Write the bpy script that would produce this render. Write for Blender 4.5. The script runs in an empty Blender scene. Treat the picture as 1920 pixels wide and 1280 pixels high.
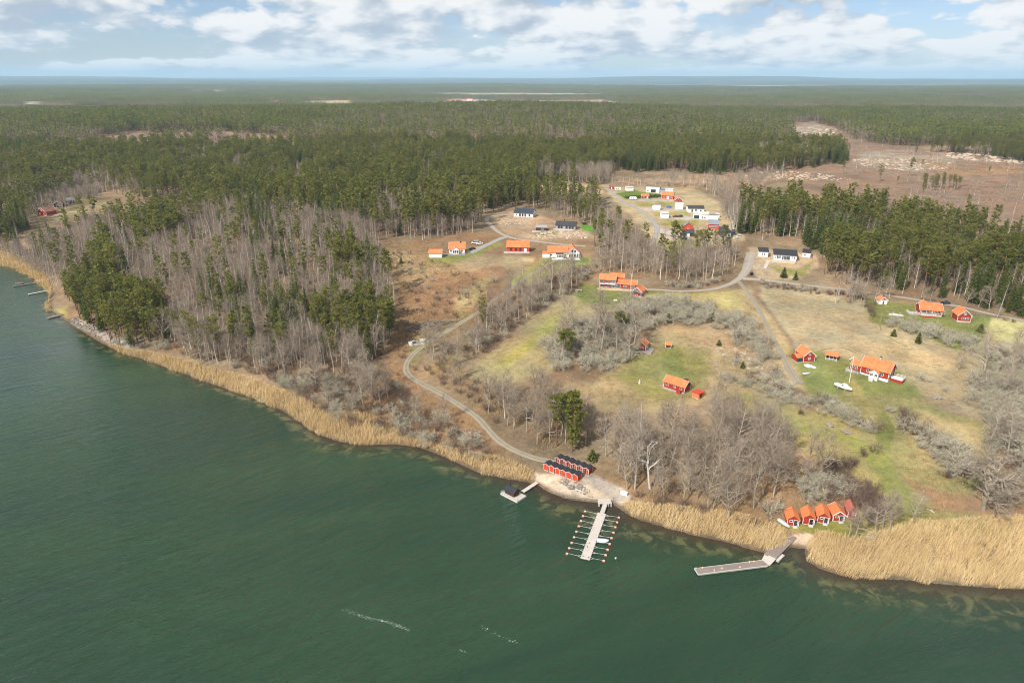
import bpy, bmesh, math, random
import numpy as np
from mathutils import Vector, Matrix

random.seed(7)
RNG = np.random.default_rng(11)
scene = bpy.context.scene
COL = scene.collection

# ------------------------------------------------------------------ camera
CAM_H = 120.0
PITCH = math.radians(21.1)
FPX = 1280.0
cam_data = bpy.data.cameras.new('camera')
cam_data.sensor_width = 36.0
cam_data.lens = 24.0
cam_data.clip_start = 1.0
cam_data.clip_end = 120000.0
cam = bpy.data.objects.new('camera', cam_data)
COL.objects.link(cam)
cam.location = (0, 0, CAM_H)
cam.rotation_euler = (math.pi / 2 - PITCH, 0, 0)
scene.camera = cam

# ------------------------------------------------------------------ light
SUN_EL = math.radians(43)
SUN_AZ = math.radians(222)          # compass angle from +Y clockwise: behind the camera, to its left
sd = Vector((math.sin(SUN_AZ) * math.cos(SUN_EL), math.cos(SUN_AZ) * math.cos(SUN_EL), math.sin(SUN_EL)))
sun_data = bpy.data.lights.new('sun', 'SUN')
sun_data.energy = 5.0
sun_data.angle = math.radians(0.6)
sun_data.color = (1.0, 0.945, 0.875)
sun = bpy.data.objects.new('sun', sun_data)
COL.objects.link(sun)
sun.rotation_euler = sd.to_track_quat('Z', 'Y').to_euler()
sun.location = (0, 0, 400)

world = bpy.data.worlds.new('World')
scene.world = world
world.use_nodes = True


class NT:
    """Short hand for building node trees."""
    def __init__(self, tree):
        self.t = tree
        tree.nodes.clear()

    def n(self, kind, **kw):
        nd = self.t.nodes.new(kind)
        ins = kw.pop('ins', {})
        for k, v in kw.items():
            setattr(nd, k, v)
        for k, v in ins.items():
            self.set(nd, k, v)
        return nd

    def set(self, nd, k, v):
        s = nd.inputs[k]
        if isinstance(v, bpy.types.NodeSocket):
            self.t.links.new(v, s)
        elif isinstance(v, bpy.types.Node):
            self.t.links.new(v.outputs[0], s)
        else:
            s.default_value = v

    def m(self, op, a, b=None, c=None, clamp=False):
        nd = self.n('ShaderNodeMath', operation=op)
        nd.use_clamp = clamp
        self.set(nd, 0, a)
        if b is not None:
            self.set(nd, 1, b)
        if c is not None:
            self.set(nd, 2, c)
        return nd.outputs[0]

    def ramp(self, fac, stops, interp='LINEAR'):
        nd = self.n('ShaderNodeValToRGB')
        cr = nd.color_ramp
        cr.interpolation = interp
        while len(cr.elements) < len(stops):
            cr.elements.new(0.5)
        for e, (p, c) in zip(cr.elements, stops):
            e.position = p
            e.color = (c[0], c[1], c[2], 1) if not isinstance(c, (int, float)) else (c, c, c, 1)
        self.set(nd, 0, fac)
        return nd.outputs[0]

    def mix(self, fac, a, b, mode='MIX'):
        nd = self.n('ShaderNodeMix', data_type='RGBA', blend_type=mode)
        nd.clamp_factor = True
        self.set(nd, 0, fac)
        for i, v in ((6, a), (7, b)):
            if isinstance(v, tuple):
                v = (v[0], v[1], v[2], 1)
            self.set(nd, i, v)
        return nd.outputs[2]

    def noise(self, vec, scale, detail=4, rough=0.55, dist=0.0):
        nd = self.n('ShaderNodeTexNoise')
        self.set(nd, 'Vector', vec)
        self.set(nd, 'Scale', scale)
        self.set(nd, 'Detail', detail)
        self.set(nd, 'Roughness', rough)
        self.set(nd, 'Distortion', dist)
        return nd.outputs[0]

    def smooth(self, x, lo, hi):
        nd = self.n('ShaderNodeMapRange', interpolation_type='SMOOTHSTEP')
        self.set(nd, 0, x)
        self.set(nd, 1, lo)
        self.set(nd, 2, hi)
        return nd.outputs[0]


def build_world():
    w = NT(world.node_tree)
    out = w.n('ShaderNodeOutputWorld')
    sky = w.n('ShaderNodeTexSky', sky_type='NISHITA')
    sky.sun_disc = False
    sky.sun_elevation = SUN_EL
    sky.sun_rotation = SUN_AZ
    sky.altitude = 100
    sky.air_density = 1.0
    sky.dust_density = 0.25
    sky.ozone_density = 2.5
    cool = w.n('ShaderNodeVectorMath', operation='MULTIPLY', ins={0: sky.outputs[0]})
    cool.inputs[1].default_value = (0.88, 0.94, 1.16)
    bg = w.n('ShaderNodeBackground', ins={'Color': cool.outputs[0], 'Strength': 0.085})
    tc = w.n('ShaderNodeTexCoord')
    sx = w.n('ShaderNodeSeparateXYZ', ins={0: tc.outputs['Generated']})
    x, y, z = sx.outputs
    zc = w.m('MAXIMUM', z, 0.0)
    # cloud field: cumulus get smaller towards the horizon, so the height is taken on a log scale
    lz = w.m('LOGARITHM', w.m('ADD', zc, 0.05), math.e)

    def place(dx, dz, vs):
        return w.n('ShaderNodeCombineXYZ', ins={0: w.m('ADD', x, dx), 1: y, 2: w.m('MULTIPLY_ADD', lz, vs, dz)}).outputs[0]

    def density(dx, dz, fine):
        c = place(dx, dz, 0.27)
        n = w.noise(c, 6.5, 8.0 if fine else 5.0, 0.56)
        warp = w.n('ShaderNodeVectorMath', operation='ADD', ins={0: c})
        nz = w.n('ShaderNodeTexNoise', ins={'Vector': c, 'Scale': 22.0, 'Detail': 3.0})
        sc = w.n('ShaderNodeVectorMath', operation='SCALE', ins={0: nz.outputs['Color'], 'Scale': 0.035})
        w.set(warp, 1, sc.outputs[0])
        out = n
        for k, (vs, amp) in enumerate(((13.0, 0.20), (31.0, 0.085), (75.0, 0.035))[:3 if fine else 2]):
            v = w.n('ShaderNodeTexVoronoi', feature='F1', ins={'Vector': warp.outputs[0], 'Scale': vs})
            out = w.m('MULTIPLY_ADD', w.m('SUBTRACT', 0.42, v.outputs['Distance']), amp, out)
        return out
    big = w.noise(place(0.4, 0.7, 0.20), 2.7, 2.0, 0.5)
    n0 = density(0, 0, True)
    n1 = density(-0.018, 0.020, False)
    n2 = density(-0.045, 0.055, False)
    dens = w.m('MULTIPLY_ADD', w.m('SUBTRACT', big, 0.5), 0.45, n0)
    mask = w.smooth(dens, 0.335, 0.415)
    # flat, clear strip just above the horizon
    low = w.smooth(z, -0.002, 0.016)
    mask = w.m('MULTIPLY', mask, w.m('MULTIPLY_ADD', low, 0.65, 0.35))
    # lit crowns and greyer bases: density falling towards the sun is bright
    lit = w.m('ADD', w.m('MULTIPLY', w.m('SUBTRACT', n0, n1), 3.0), w.m('MULTIPLY', w.m('SUBTRACT', n0, n2), 2.3))
    lit = w.m('ADD', lit, 0.68)
    thick = w.smooth(dens, 0.52, 0.74)
    lit = w.m('SUBTRACT', lit, w.m('MULTIPLY', thick, 0.26))
    ccol = w.ramp(lit, [(0.0, (0.46, 0.53, 0.63)), (0.32, (0.60, 0.655, 0.73)), (0.60, (0.80, 0.825, 0.86)), (0.90, (0.96, 0.96, 0.96))])
    veil = w.m('MULTIPLY', w.smooth(w.noise(place(0.3, 0.2, 0.5), 3.0, 6.0, 0.6), 0.35, 0.7), 0.45)
    mask = w.m('MAXIMUM', mask, veil)
    cbg = w.n('ShaderNodeBackground', ins={'Color': ccol, 'Strength': CLOUD})
    mx = w.n('ShaderNodeMixShader', ins={0: mask, 1: bg.outputs[0], 2: cbg.outputs[0]})
    w.t.links.new(mx.outputs[0], out.inputs[0])


CLOUD = 0.88
build_world()
world.cycles.sampling_method = 'MANUAL'
world.cycles.sample_map_resolution = 512

scene.view_settings.view_transform = 'Standard'
scene.view_settings.look = 'None'
scene.view_settings.exposure = 0.2
scene.view_settings.gamma = 1.0
scene.view_settings.use_curve_mapping = False
scene.render.engine = 'CYCLES'
cy = scene.cycles
cy.max_bounces = 5
cy.diffuse_bounces = 2
cy.glossy_bounces = 2
cy.transmission_bounces = 2
cy.volume_bounces = 1
cy.caustics_reflective = False
cy.caustics_refractive = False
cy.filter_width = 1.05
cy.use_denoising = True
cy.denoiser = 'OPENIMAGEDENOISE'
cy.denoising_prefilter = 'ACCURATE'
cy.denoising_input_passes = 'RGB_ALBEDO_NORMAL'
cy.sample_clamp_indirect = 4.0
cy.sample_clamp_direct = 2.5

# ------------------------------------------------------------------ projection and terrain
CP, SP = math.cos(PITCH), math.sin(PITCH)


def project(x, y, z):
    x = np.asarray(x, float); y = np.asarray(y, float); z = np.asarray(z, float) - CAM_H
    f = y * CP - z * SP
    u = y * SP + z * CP
    f = np.where(np.abs(f) < 1e-6, 1e-6, f)
    px = 960 + FPX * x / f
    py = 640 - FPX * u / f
    bad = f < 1
    return np.where(bad, -1e5, px), np.where(bad, 1e5, py), f


def ray(px, py):
    a = (px - 960) / FPX
    b = (640 - py) / FPX
    d = np.array((a, CP + b * SP, -SP + b * CP))
    return d / np.linalg.norm(d)


def at_water(px, py):
    d = ray(px, py)
    t = -CAM_H / d[2]
    return d[0] * t, d[1] * t


SHORE_PX = [(-420, 440), (-250, 462), (-120, 478), (0, 487), (20, 500), (50, 513), (62, 522), (90, 540), (98, 555), (92, 570), (97, 583),
            (115, 594), (125, 602), (160, 625), (195, 645), (230, 662), (270, 673), (320, 692), (380, 712), (420, 727), (480, 747),
            (530, 770), (570, 795), (600, 815), (640, 828), (700, 833), (740, 832), (780, 836), (820, 850), (860, 868), (900, 886),
            (950, 897), (990, 903), (1008, 908), (1030, 922), (1060, 934), (1100, 940), (1150, 945), (1175, 962), (1200, 974),
            (1250, 988), (1300, 1002), (1350, 1012), (1400, 1026), (1440, 1036), (1472, 1033), (1480, 1024), (1510, 1028),
            (1512, 1050), (1540, 1066), (1580, 1079), (1640, 1083), (1700, 1086), (1760, 1093), (1840, 1099), (1920, 1103), (2050, 1110), (2500, 1130)]
_shore = [at_water(*p) for p in SHORE_PX]
LAND = np.array([(-2600.0, 560.0)] + _shore + [(700.0, 60.0), (3000.0, -400.0), (60000.0, -400.0), (60000.0, 60000.0), (-60000.0, 60000.0), (-60000.0, 1500.0)])


def seg_dist(px, py, A, B):
    dx, dy = B[0] - A[0], B[1] - A[1]
    L2 = dx * dx + dy * dy + 1e-9
    t = np.clip(((px - A[0]) * dx + (py - A[1]) * dy) / L2, 0, 1)
    return np.hypot(px - A[0] - t * dx, py - A[1] - t * dy)


def in_poly(px, py, P):
    c = np.zeros(np.shape(px), bool)
    n = len(P)
    j = n - 1
    for i in range(n):
        xi, yi = P[i]; xj, yj = P[j]
        if yi != yj:
            c ^= ((yi > py) != (yj > py)) & (px < (xj - xi) * (py - yi) / (yj - yi) + xi)
        j = i
    return c


def poly_sd(px, py, P, closed=True):
    d = np.full(np.shape(px), 1e9)
    n = len(P)
    for i in range(n if closed else n - 1):
        d = np.minimum(d, seg_dist(px, py, P[i], P[(i + 1) % n]))
    if closed:
        return np.where(in_poly(px, py, P), d, -d)
    return d


def shore_dist(x, y):
    return poly_sd(np.asarray(x, float), np.asarray(y, float), LAND)


def _hash(ix, iy, seed):
    h = (ix.astype(np.int64) * 374761393 + iy.astype(np.int64) * 668265263 + seed * 2147483647) & 0xFFFFFFFF
    h = ((h ^ (h >> 13)) * 1274126177) & 0xFFFFFFFF
    h = h ^ (h >> 16)
    return (h & 0xFFFF) / 65535.0


def vnoise(x, y, scale, seed=0):
    x = np.asarray(x, float) / scale; y = np.asarray(y, float) / scale
    ix = np.floor(x); iy = np.floor(y)
    fx = x - ix; fy = y - iy
    fx = fx * fx * fx * (fx * (6 * fx - 15) + 10); fy = fy * fy * fy * (fy * (6 * fy - 15) + 10)
    a = _hash(ix, iy, seed); b = _hash(ix + 1, iy, seed); c = _hash(ix, iy + 1, seed); d = _hash(ix + 1, iy + 1, seed)
    return (a * (1 - fx) + b * fx) * (1 - fy) + (c * (1 - fx) + d * fx) * fy - 0.5


def fbm(x, y, scale, octs=4, seed=0):
    s = 0; amp = 1.0
    for k in range(octs):
        s = s + amp * vnoise(x, y, scale / 2 ** k, seed + k * 17)
        amp *= 0.5
    return s


def sstep(x, a, b):
    t = np.clip((np.asarray(x, float) - a) / (b - a), 0, 1)
    return t * t * (3 - 2 * t)


def far_lake(x, y):
    """1 inside the long pale lakes close to the horizon."""
    wob = 900 * vnoise(x, y, 1500, 91)
    a = np.exp(-(((x - 2600) / 2600) ** 4 + ((y - 11000 + wob) / 2300) ** 4))
    b = np.exp(-(((x - 7600) / 1800) ** 4 + ((y - 11300 + wob) / 2300) ** 4))
    return np.maximum(a, b)


def far_field(x, y):
    """High inside the long open fields and felled strips of the distance."""
    return fbm(np.asarray(x) * 0.45, np.asarray(y) + 300 * vnoise(x, y, 2500, 8), 1050, 3, 123)


def height(x, y):
    x = np.asarray(x, float); y = np.asarray(y, float)
    d = shore_dist(x, y)
    r = np.hypot(x, y)
    base = 25.0 * (1 - np.exp(-np.maximum(d, 0) / 190.0))
    base = base + 9.0 * np.exp(-(((x + 190) / 110) ** 2 + ((y - 470) / 110) ** 2)) * sstep(d, 5, 90)
    base = base + 2.2 * fbm(x, y, 90, 3, 3) * sstep(d, 20, 120)
    base = base + 10.0 * fbm(x, y, 700, 3, 21) * sstep(r, 600, 1300)
    ridge = np.exp(-((r - 1750 - 160 * vnoise(x, y, 900, 5)) / 330) ** 2) * (1 - 0.8 * sstep(x / np.maximum(r, 1), 0.12, 0.3))
    base = base + 17 * ridge
    base = base - 12 * sstep(r, 2100, 2700)
    base = base + 34.0 * fbm(x * 0.6, y, 2300, 3, 41) * sstep(r, 2600, 5000)
    base = base + 120.0 * (0.55 + fbm(x, y, 6500, 4, 77) + 0.25 * sstep(-x / np.maximum(r, 1), -0.5, 0.5)) * sstep(r, 11000, 22000)
    base = np.where(r > 1500, np.maximum(base, 5.0 + 0.25 * base), base)
    lk = far_lake(x, y)
    base = base * (1 - sstep(lk, 0.2, 0.5)) - 2.0 * sstep(lk, 0.3, 0.6)
    under = np.maximum(-4.0, d * 0.16)
    return np.where(d > 0, base + 0.12, under)


def hit(px, py, lift=0.0):
    """Point of the terrain (or the water) seen at a pixel of the photograph."""
    d = ray(px, py)
    t = np.geomspace(90, 40000, 900)
    z = CAM_H + d[2] * t
    h = np.maximum(height(d[0] * t, d[1] * t), 0.0) + lift
    k = np.nonzero(z <= h)[0]
    if len(k) == 0:
        tt = 40000
    else:
        k = k[0]
        lo, hi = t[max(k - 1, 0)], t[k]
        ts = np.linspace(lo, hi, 64)
        zz = CAM_H + d[2] * ts
        hh = np.maximum(height(d[0] * ts, d[1] * ts), 0.0) + lift
        kk = np.nonzero(zz <= hh)[0]
        tt = ts[kk[0]] if len(kk) else hi
    return np.array((d[0] * tt, d[1] * tt, CAM_H + d[2] * tt))


def hgt(x, y):
    return float(height(np.array([x]), np.array([y]))[0])


# ------------------------------------------------------------------ objects and meshes
def tag(o, label=None, cat=None, group=None, kind=None):
    if label: o['label'] = label
    if cat: o['category'] = cat
    if group: o['group'] = group
    if kind: o['kind'] = kind
    return o


def link(name, mesh, parent=None):
    o = bpy.data.objects.new(name, mesh)
    COL.objects.link(o)
    if parent is not None:
        o.parent = parent
    return o


def empty(name, loc, rz=0.0):
    o = bpy.data.objects.new(name, None)
    o.empty_display_size = 0.5
    o.location = loc
    o.rotation_euler = (0, 0, rz)
    COL.objects.link(o)
    return o


def np_mesh(name, V, F, mats, midx=None, tint=None, smooth=False):
    """V (n,3); F list of arrays of faces with 3 or 4 corners."""
    me = bpy.data.meshes.new(name)
    V = np.asarray(V, np.float32)
    if not isinstance(F, list):
        F = [F]
    F = [np.asarray(f, np.int32) for f in F if len(f)]
    me.vertices.add(len(V))
    me.vertices.foreach_set('co', V.ravel())
    loops = np.concatenate([f.ravel() for f in F])
    tot = np.concatenate([np.full(len(f), f.shape[1], np.int32) for f in F])
    start = np.concatenate([[0], np.cumsum(tot)[:-1]]).astype(np.int32)
    me.loops.add(len(loops))
    me.loops.foreach_set('vertex_index', loops)
    me.polygons.add(len(tot))
    me.polygons.foreach_set('loop_start', start)
    me.polygons.foreach_set('loop_total', tot)
    for m in (mats if isinstance(mats, (list, tuple)) else [mats]):
        me.materials.append(m)
    if midx is not None:
        me.polygons.foreach_set('material_index', np.asarray(midx, np.int32))
    me.polygons.foreach_set('use_smooth', np.full(len(tot), smooth))
    if tint is not None:
        a = me.attributes.new('tint', 'FLOAT', 'POINT')
        a.data.foreach_set('value', np.asarray(tint, np.float32))
    me.update(calc_edges=True)
    return me


class MB:
    """Collects simple solids into one mesh."""
    def __init__(self):
        self.v = []; self.f = []; self.mi = []; self.cur = 0

    def add(self, vs, fs):
        o = len(self.v)
        self.v += [tuple(p) for p in vs]
        for f in fs:
            self.f.append(tuple(i + o for i in f)); self.mi.append(self.cur)

    def box(self, x0, x1, y0, y1, z0, z1):
        self.add([(x0, y0, z0), (x1, y0, z0), (x1, y1, z0), (x0, y1, z0), (x0, y0, z1), (x1, y0, z1), (x1, y1, z1), (x0, y1, z1)],
                 [(0, 3, 2, 1), (4, 5, 6, 7), (0, 1, 5, 4), (1, 2, 6, 5), (2, 3, 7, 6), (3, 0, 4, 7)])

    def hexa(self, p):
        self.add(p, [(0, 3, 2, 1), (4, 5, 6, 7), (0, 1, 5, 4), (1, 2, 6, 5), (2, 3, 7, 6), (3, 0, 4, 7)])

    def slab(self, quad, t):
        """A quad given counter-clockwise from above, thickened downwards by t."""
        q = [Vector(p) for p in quad]
        self.hexa([p - Vector((0, 0, t)) for p in q] + q)

    def prism(self, poly, axis, a, b):
        """Extrude a polygon; axis 'y' takes (x,z) points, 'x' takes (y,z), 'z' takes (x,y)."""
        mk = {'y': lambda p, s: (p[0], s, p[1]), 'x': lambda p, s: (s, p[0], p[1]), 'z': lambda p, s: (p[0], p[1], s)}[axis]
        n = len(poly)
        vs = [mk(p, a) for p in poly] + [mk(p, b) for p in poly]
        fs = [tuple(range(n - 1, -1, -1)), tuple(range(n, 2 * n))] + [(i, (i + 1) % n, n + (i + 1) % n, n + i) for i in range(n)]
        self.add(vs, fs)

    def tube(self, pts, rad, n=6):
        pts = [Vector(p) for p in pts]
        rings = []
        for i, p in enumerate(pts):
            d = (pts[min(i + 1, len(pts) - 1)] - pts[max(i - 1, 0)]).normalized()
            a = d.orthogonal().normalized(); b = d.cross(a)
            r = rad[i] if isinstance(rad, (list, tuple)) else rad
            rings.append([p + (a * math.cos(2 * math.pi * k / n) + b * math.sin(2 * math.pi * k / n)) * r for k in range(n)])
        vs = [v for r in rings for v in r]
        fs = [(i * n + k, i * n + (k + 1) % n, (i + 1) * n + (k + 1) % n, (i + 1) * n + k) for i in range(len(pts) - 1) for k in range(n)]
        fs += [tuple(range(n - 1, -1, -1)), tuple((len(pts) - 1) * n + k for k in range(n))]
        self.add(vs, fs)

    def loft(self, rings, close=True):
        n = len(rings[0])
        vs = [p for r in rings for p in r]
        fs = []
        for i in range(len(rings) - 1):
            for k in range(n if close else n - 1):
                fs.append((i * n + k, i * n + (k + 1) % n, (i + 1) * n + (k + 1) % n, (i + 1) * n + k))
        if close:
            fs += [tuple(range(n - 1, -1, -1)), tuple((len(rings) - 1) * n + k for k in range(n))]
        self.add(vs, fs)

    def mesh(self, name, mats, smooth=False):
        me = bpy.data.meshes.new(name)
        me.from_pydata(self.v, [], self.f)
        for m in (mats if isinstance(mats, (list, tuple)) else [mats]):
            me.materials.append(m)
        me.polygons.foreach_set('material_index', self.mi)
        me.polygons.foreach_set('use_smooth', [smooth] * len(self.f))
        bm = bmesh.new(); bm.from_mesh(me)
        bmesh.ops.recalc_face_normals(bm, faces=bm.faces)
        bm.to_mesh(me); bm.free()
        me.update()
        return me

    def build(self, name, mats, parent=None, smooth=False):
        return link(name, self.mesh(name, mats, smooth), parent)


# ------------------------------------------------------------------ materials
def mat(name, fn):
    m = bpy.data.materials.new(name)
    m.use_nodes = True
    t = NT(m.node_tree)
    out = t.n('ShaderNodeOutputMaterial')
    b = t.n('ShaderNodeBsdfPrincipled')
    b.inputs['Roughness'].default_value = 0.85
    b.inputs['Specular IOR Level'].default_value = 0.25
    t.t.links.new(b.outputs[0], out.inputs[0])
    fn(t, b)
    return m


def plain(name, rgb, rough=0.8, var=0.18, scale=1.2, grain=9.0, bump=0.0, spec=0.25):
    """A painted or natural surface: two sizes of blotches, fine grain and a little relief."""
    def fn(t, b):
        oc = t.n('ShaderNodeTexCoord').outputs['Object']
        n1 = t.noise(oc, scale, 4, 0.6)
        n2 = t.noise(oc, grain, 3, 0.6)
        f = t.m('MULTIPLY_ADD', t.m('ADD', n1, t.m('MULTIPLY', n2, 0.6)), 2 * var, 1 - 1.6 * var)
        hs = t.n('ShaderNodeVectorMath', operation='SCALE')
        hs.inputs[0].default_value = rgb
        t.set(hs, 'Scale', f)
        t.set(b, 'Base Color', hs.outputs[0])
        b.inputs['Roughness'].default_value = rough
        b.inputs['Specular IOR Level'].default_value = spec
        if bump:
            bp = t.n('ShaderNodeBump', ins={'Height': n2, 'Strength': 1.0, 'Distance': bump})
            t.set(b, 'Normal', bp.outputs[0])
    return mat(name, fn)


def leafy(name, cols, rough=0.8, objvar=0.35, translucent=0.0):
    """Foliage, twigs and bark: colour by the clump's own tint and by the plant."""
    def fn(t, b):
        at = t.n('ShaderNodeAttribute', attribute_name='tint')
        oi = t.n('ShaderNodeObjectInfo')
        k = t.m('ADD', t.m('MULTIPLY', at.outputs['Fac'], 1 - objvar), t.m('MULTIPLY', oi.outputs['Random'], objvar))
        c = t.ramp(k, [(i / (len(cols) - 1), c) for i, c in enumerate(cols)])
        t.set(b, 'Base Color', c)
        b.inputs['Roughness'].default_value = rough
        b.inputs['Specular IOR Level'].default_value = 0.15
        if translucent:      # light passing through needles and leaves
            out = [n for n in t.t.nodes if n.type == 'OUTPUT_MATERIAL'][0]
            tr = t.n('ShaderNodeBsdfTranslucent', ins={'Color': c})
            mx = t.n('ShaderNodeMixShader', ins={0: translucent, 1: b.outputs[0], 2: tr.outputs[0]})
            t.t.links.new(mx.outputs[0], out.inputs[0])
    return mat(name, fn)


def boarded(name, rgb, step=0.35, axis='X', dark=0.75):
    """Painted vertical boards."""
    def fn(t, b):
        tc = t.n('ShaderNodeTexCoord').outputs['Object']
        s = t.n('ShaderNodeSeparateXYZ', ins={0: tc})
        u = t.m('ADD', s.outputs[0], s.outputs[1])
        fr = t.m('FRACT', t.m('DIVIDE', u, step))
        joint = t.smooth(t.m('ABSOLUTE', t.m('SUBTRACT', fr, 0.5)), 0.40, 0.49)
        n = t.noise(tc, 0.8, 5, 0.65)
        n2 = t.noise(tc, 6.0, 3, 0.65)
        k = t.m('MULTIPLY_ADD', t.m('ADD', n, t.m('MULTIPLY', n2, 0.5)), 0.45, 0.66)
        hs = t.n('ShaderNodeVectorMath', operation='SCALE')
        hs.inputs[0].default_value = rgb
        t.set(hs, 'Scale', k)
        t.set(b, 'Base Color', hs.outputs[0])
        bp = t.n('ShaderNodeBump', ins={'Height': t.m('SUBTRACT', 1.0, joint), 'Strength': 0.7, 'Distance': 0.03})
        t.set(b, 'Normal', bp.outputs[0])
        b.inputs['Roughness'].default_value = 0.85
    return mat(name, fn)


def tiled(name, cols, sx=0.28, relief=0.035, rough=0.8):
    """Roof covering: courses of small tiles, colour varying from tile to tile."""
    def fn(t, b):
        tc = t.n('ShaderNodeTexCoord').outputs['Object']
        s = t.n('ShaderNodeSeparateXYZ', ins={0: tc})
        rows = t.m('FRACT', t.m('DIVIDE', s.outputs[2], 0.19))
        wx = t.m('FRACT', t.m('DIVIDE', t.m('ADD', s.outputs[0], s.outputs[1]), sx))
        hgt_ = t.m('ADD', t.m('MULTIPLY', rows, -0.6), t.m('ABSOLUTE', t.m('SUBTRACT', wx, 0.5)))
        v = t.n('ShaderNodeTexVoronoi', ins={'Vector': tc, 'Scale': 3.2})
        n = t.noise(tc, 0.55, 5, 0.65)
        k = t.m('ADD', t.m('MULTIPLY', v.outputs['Distance'], 0.35), n)
        c = t.ramp(k, [(0.25 + 0.6 * i / (len(cols) - 1), c) for i, c in enumerate(cols)])
        moss = t.noise(tc, 0.35, 6, 0.7)
        oi = t.n('ShaderNodeObjectInfo')
        dirt = t.m('MULTIPLY', t.smooth(t.m('MULTIPLY_ADD', oi.outputs['Random'], 0.16, moss), 0.56, 0.78), 0.5)
        c = t.mix(dirt, c, (0.62, 0.55, 0.48), 'MULTIPLY')
        t.set(b, 'Base Color', c)
        bp = t.n('ShaderNodeBump', ins={'Height': hgt_, 'Strength': 0.9, 'Distance': relief})
        t.set(b, 'Normal', bp.outputs[0])
        b.inputs['Roughness'].default_value = rough
    return mat(name, fn)


M = {}
M['red'] = boarded('falu_red_boards', (0.34, 0.040, 0.022))
M['bright_red'] = boarded('orange_red_boards', (0.50, 0.065, 0.030))
M['white_wall'] = boarded('white_boards', (0.80, 0.79, 0.76), 0.22)
M['grey_wall'] = boarded('grey_boards', (0.33, 0.32, 0.31), 0.25)
M['dark_wall'] = boarded('charcoal_boards', (0.045, 0.045, 0.05), 0.25)
M['brown_wall'] = boarded('tarred_brown_boards', (0.075, 0.04, 0.028), 0.25)
M['white'] = plain('white_paint', (0.80, 0.79, 0.77), 0.55, 0.06)
M['pink'] = plain('faded_pink_white_paint', (0.66, 0.42, 0.36), 0.7, 0.10)
M['tile'] = tiled('orange_roof_tiles', [(0.44, 0.115, 0.040), (0.60, 0.175, 0.062), (0.68, 0.225, 0.09)])
M['old_tile'] = tiled('weathered_red_roof_tiles', [(0.30, 0.07, 0.05), (0.42, 0.10, 0.07), (0.46, 0.17, 0.12)])
M['felt'] = plain('black_roofing_felt', (0.035, 0.036, 0.04), 0.9, 0.22, 1.0, 12, 0.01)
M['dark_roof'] = tiled('black_roof_tiles', [(0.03, 0.032, 0.04), (0.05, 0.05, 0.06), (0.065, 0.066, 0.075)])
M['slate_roof'] = tiled('blue_grey_sheet_roof', [(0.15, 0.17, 0.20), (0.20, 0.22, 0.25), (0.24, 0.26, 0.29)], 0.5)
M['brown_roof'] = tiled('brown_red_roof_tiles', [(0.16, 0.07, 0.05), (0.22, 0.10, 0.07), (0.26, 0.14, 0.10)])
M['stone_base'] = plain('pale_rendered_plinth', (0.52, 0.47, 0.42), 0.9, 0.15, 1.5, 10, 0.01)
M['brick'] = plain('yellow_chimney_brick', (0.55, 0.40, 0.24), 0.9, 0.2, 3)
M['old_wood'] = plain('weathered_grey_planks', (0.36, 0.32, 0.30), 0.85, 0.28, 0.9, 7.0, 0.01)
M['new_wood'] = plain('fresh_yellow_planks', (0.58, 0.43, 0.26), 0.8, 0.15, 0.9, 7.0)
M['pier'] = plain('pale_weathered_pier_planks', (0.50, 0.45, 0.40), 0.85, 0.24, 0.6, 5.0, 0.01)
M['pier_dark'] = plain('grey_brown_pier_planks', (0.235, 0.19, 0.165), 0.85, 0.30, 0.7, 5.0, 0.01)
M['concrete'] = plain('sun_bleached_concrete', (0.55, 0.52, 0.48), 0.9, 0.16, 0.7, 6.0, 0.01)
M['steel'] = plain('galvanised_steel', (0.50, 0.51, 0.51), 0.5, 0.12, 2, 10, 0, 0.5)
M['float_top'] = plain('pale_pink_float_lid', (0.66, 0.45, 0.38), 0.6, 0.12)
M['float_side'] = plain('orange_red_plastic', (0.36, 0.09, 0.055), 0.6, 0.15)
M['glass'] = mat('dark_window_glass', lambda t, b: (b.inputs['Base Color'].__setattr__('default_value', (0.035, 0.045, 0.055, 1)), b.inputs['Roughness'].__setattr__('default_value', 0.08), b.inputs['Specular IOR Level'].__setattr__('default_value', 0.6)))
M['hull'] = plain('white_gelcoat', (0.80, 0.80, 0.79), 0.25, 0.05, 0.8, 5, 0, 0.5)
M['hull_grey'] = plain('dull_grey_hull', (0.50, 0.50, 0.49), 0.5, 0.15)
M['tarp'] = plain('pale_blue_white_tarpaulin', (0.72, 0.74, 0.78), 0.6, 0.08, 0.9, 4, 0.03)
M['rubber'] = plain('black_rubber', (0.02, 0.02, 0.02), 0.8, 0.1)
M['car_white'] = plain('white_car_paint', (0.78, 0.78, 0.78), 0.25, 0.03, spec=0.5)
M['car_dark'] = plain('dark_car_paint', (0.03, 0.033, 0.04), 0.25, 0.05, spec=0.5)
M['car_red'] = plain('red_car_paint', (0.35, 0.03, 0.025), 0.25, 0.05, spec=0.5)
M['car_blue'] = plain('blue_car_paint', (0.10, 0.16, 0.38), 0.25, 0.05, spec=0.5)
M['orange_ball'] = plain('orange_white_plastic', (0.78, 0.48, 0.30), 0.45, 0.1)
M['rubble'] = plain('pale_broken_stone', (0.44, 0.35, 0.26), 0.95, 0.28, 0.5, 5, 0.06)
M['rock'] = plain('pale_granite', (0.25, 0.215, 0.18), 0.95, 0.32, 0.5, 5, 0.06)
M['needle'] = leafy('pine_needles', [(0.095, 0.112, 0.024), (0.170, 0.186, 0.040), (0.240, 0.246, 0.056), (0.320, 0.296, 0.082)], translucent=0.55)
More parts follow.
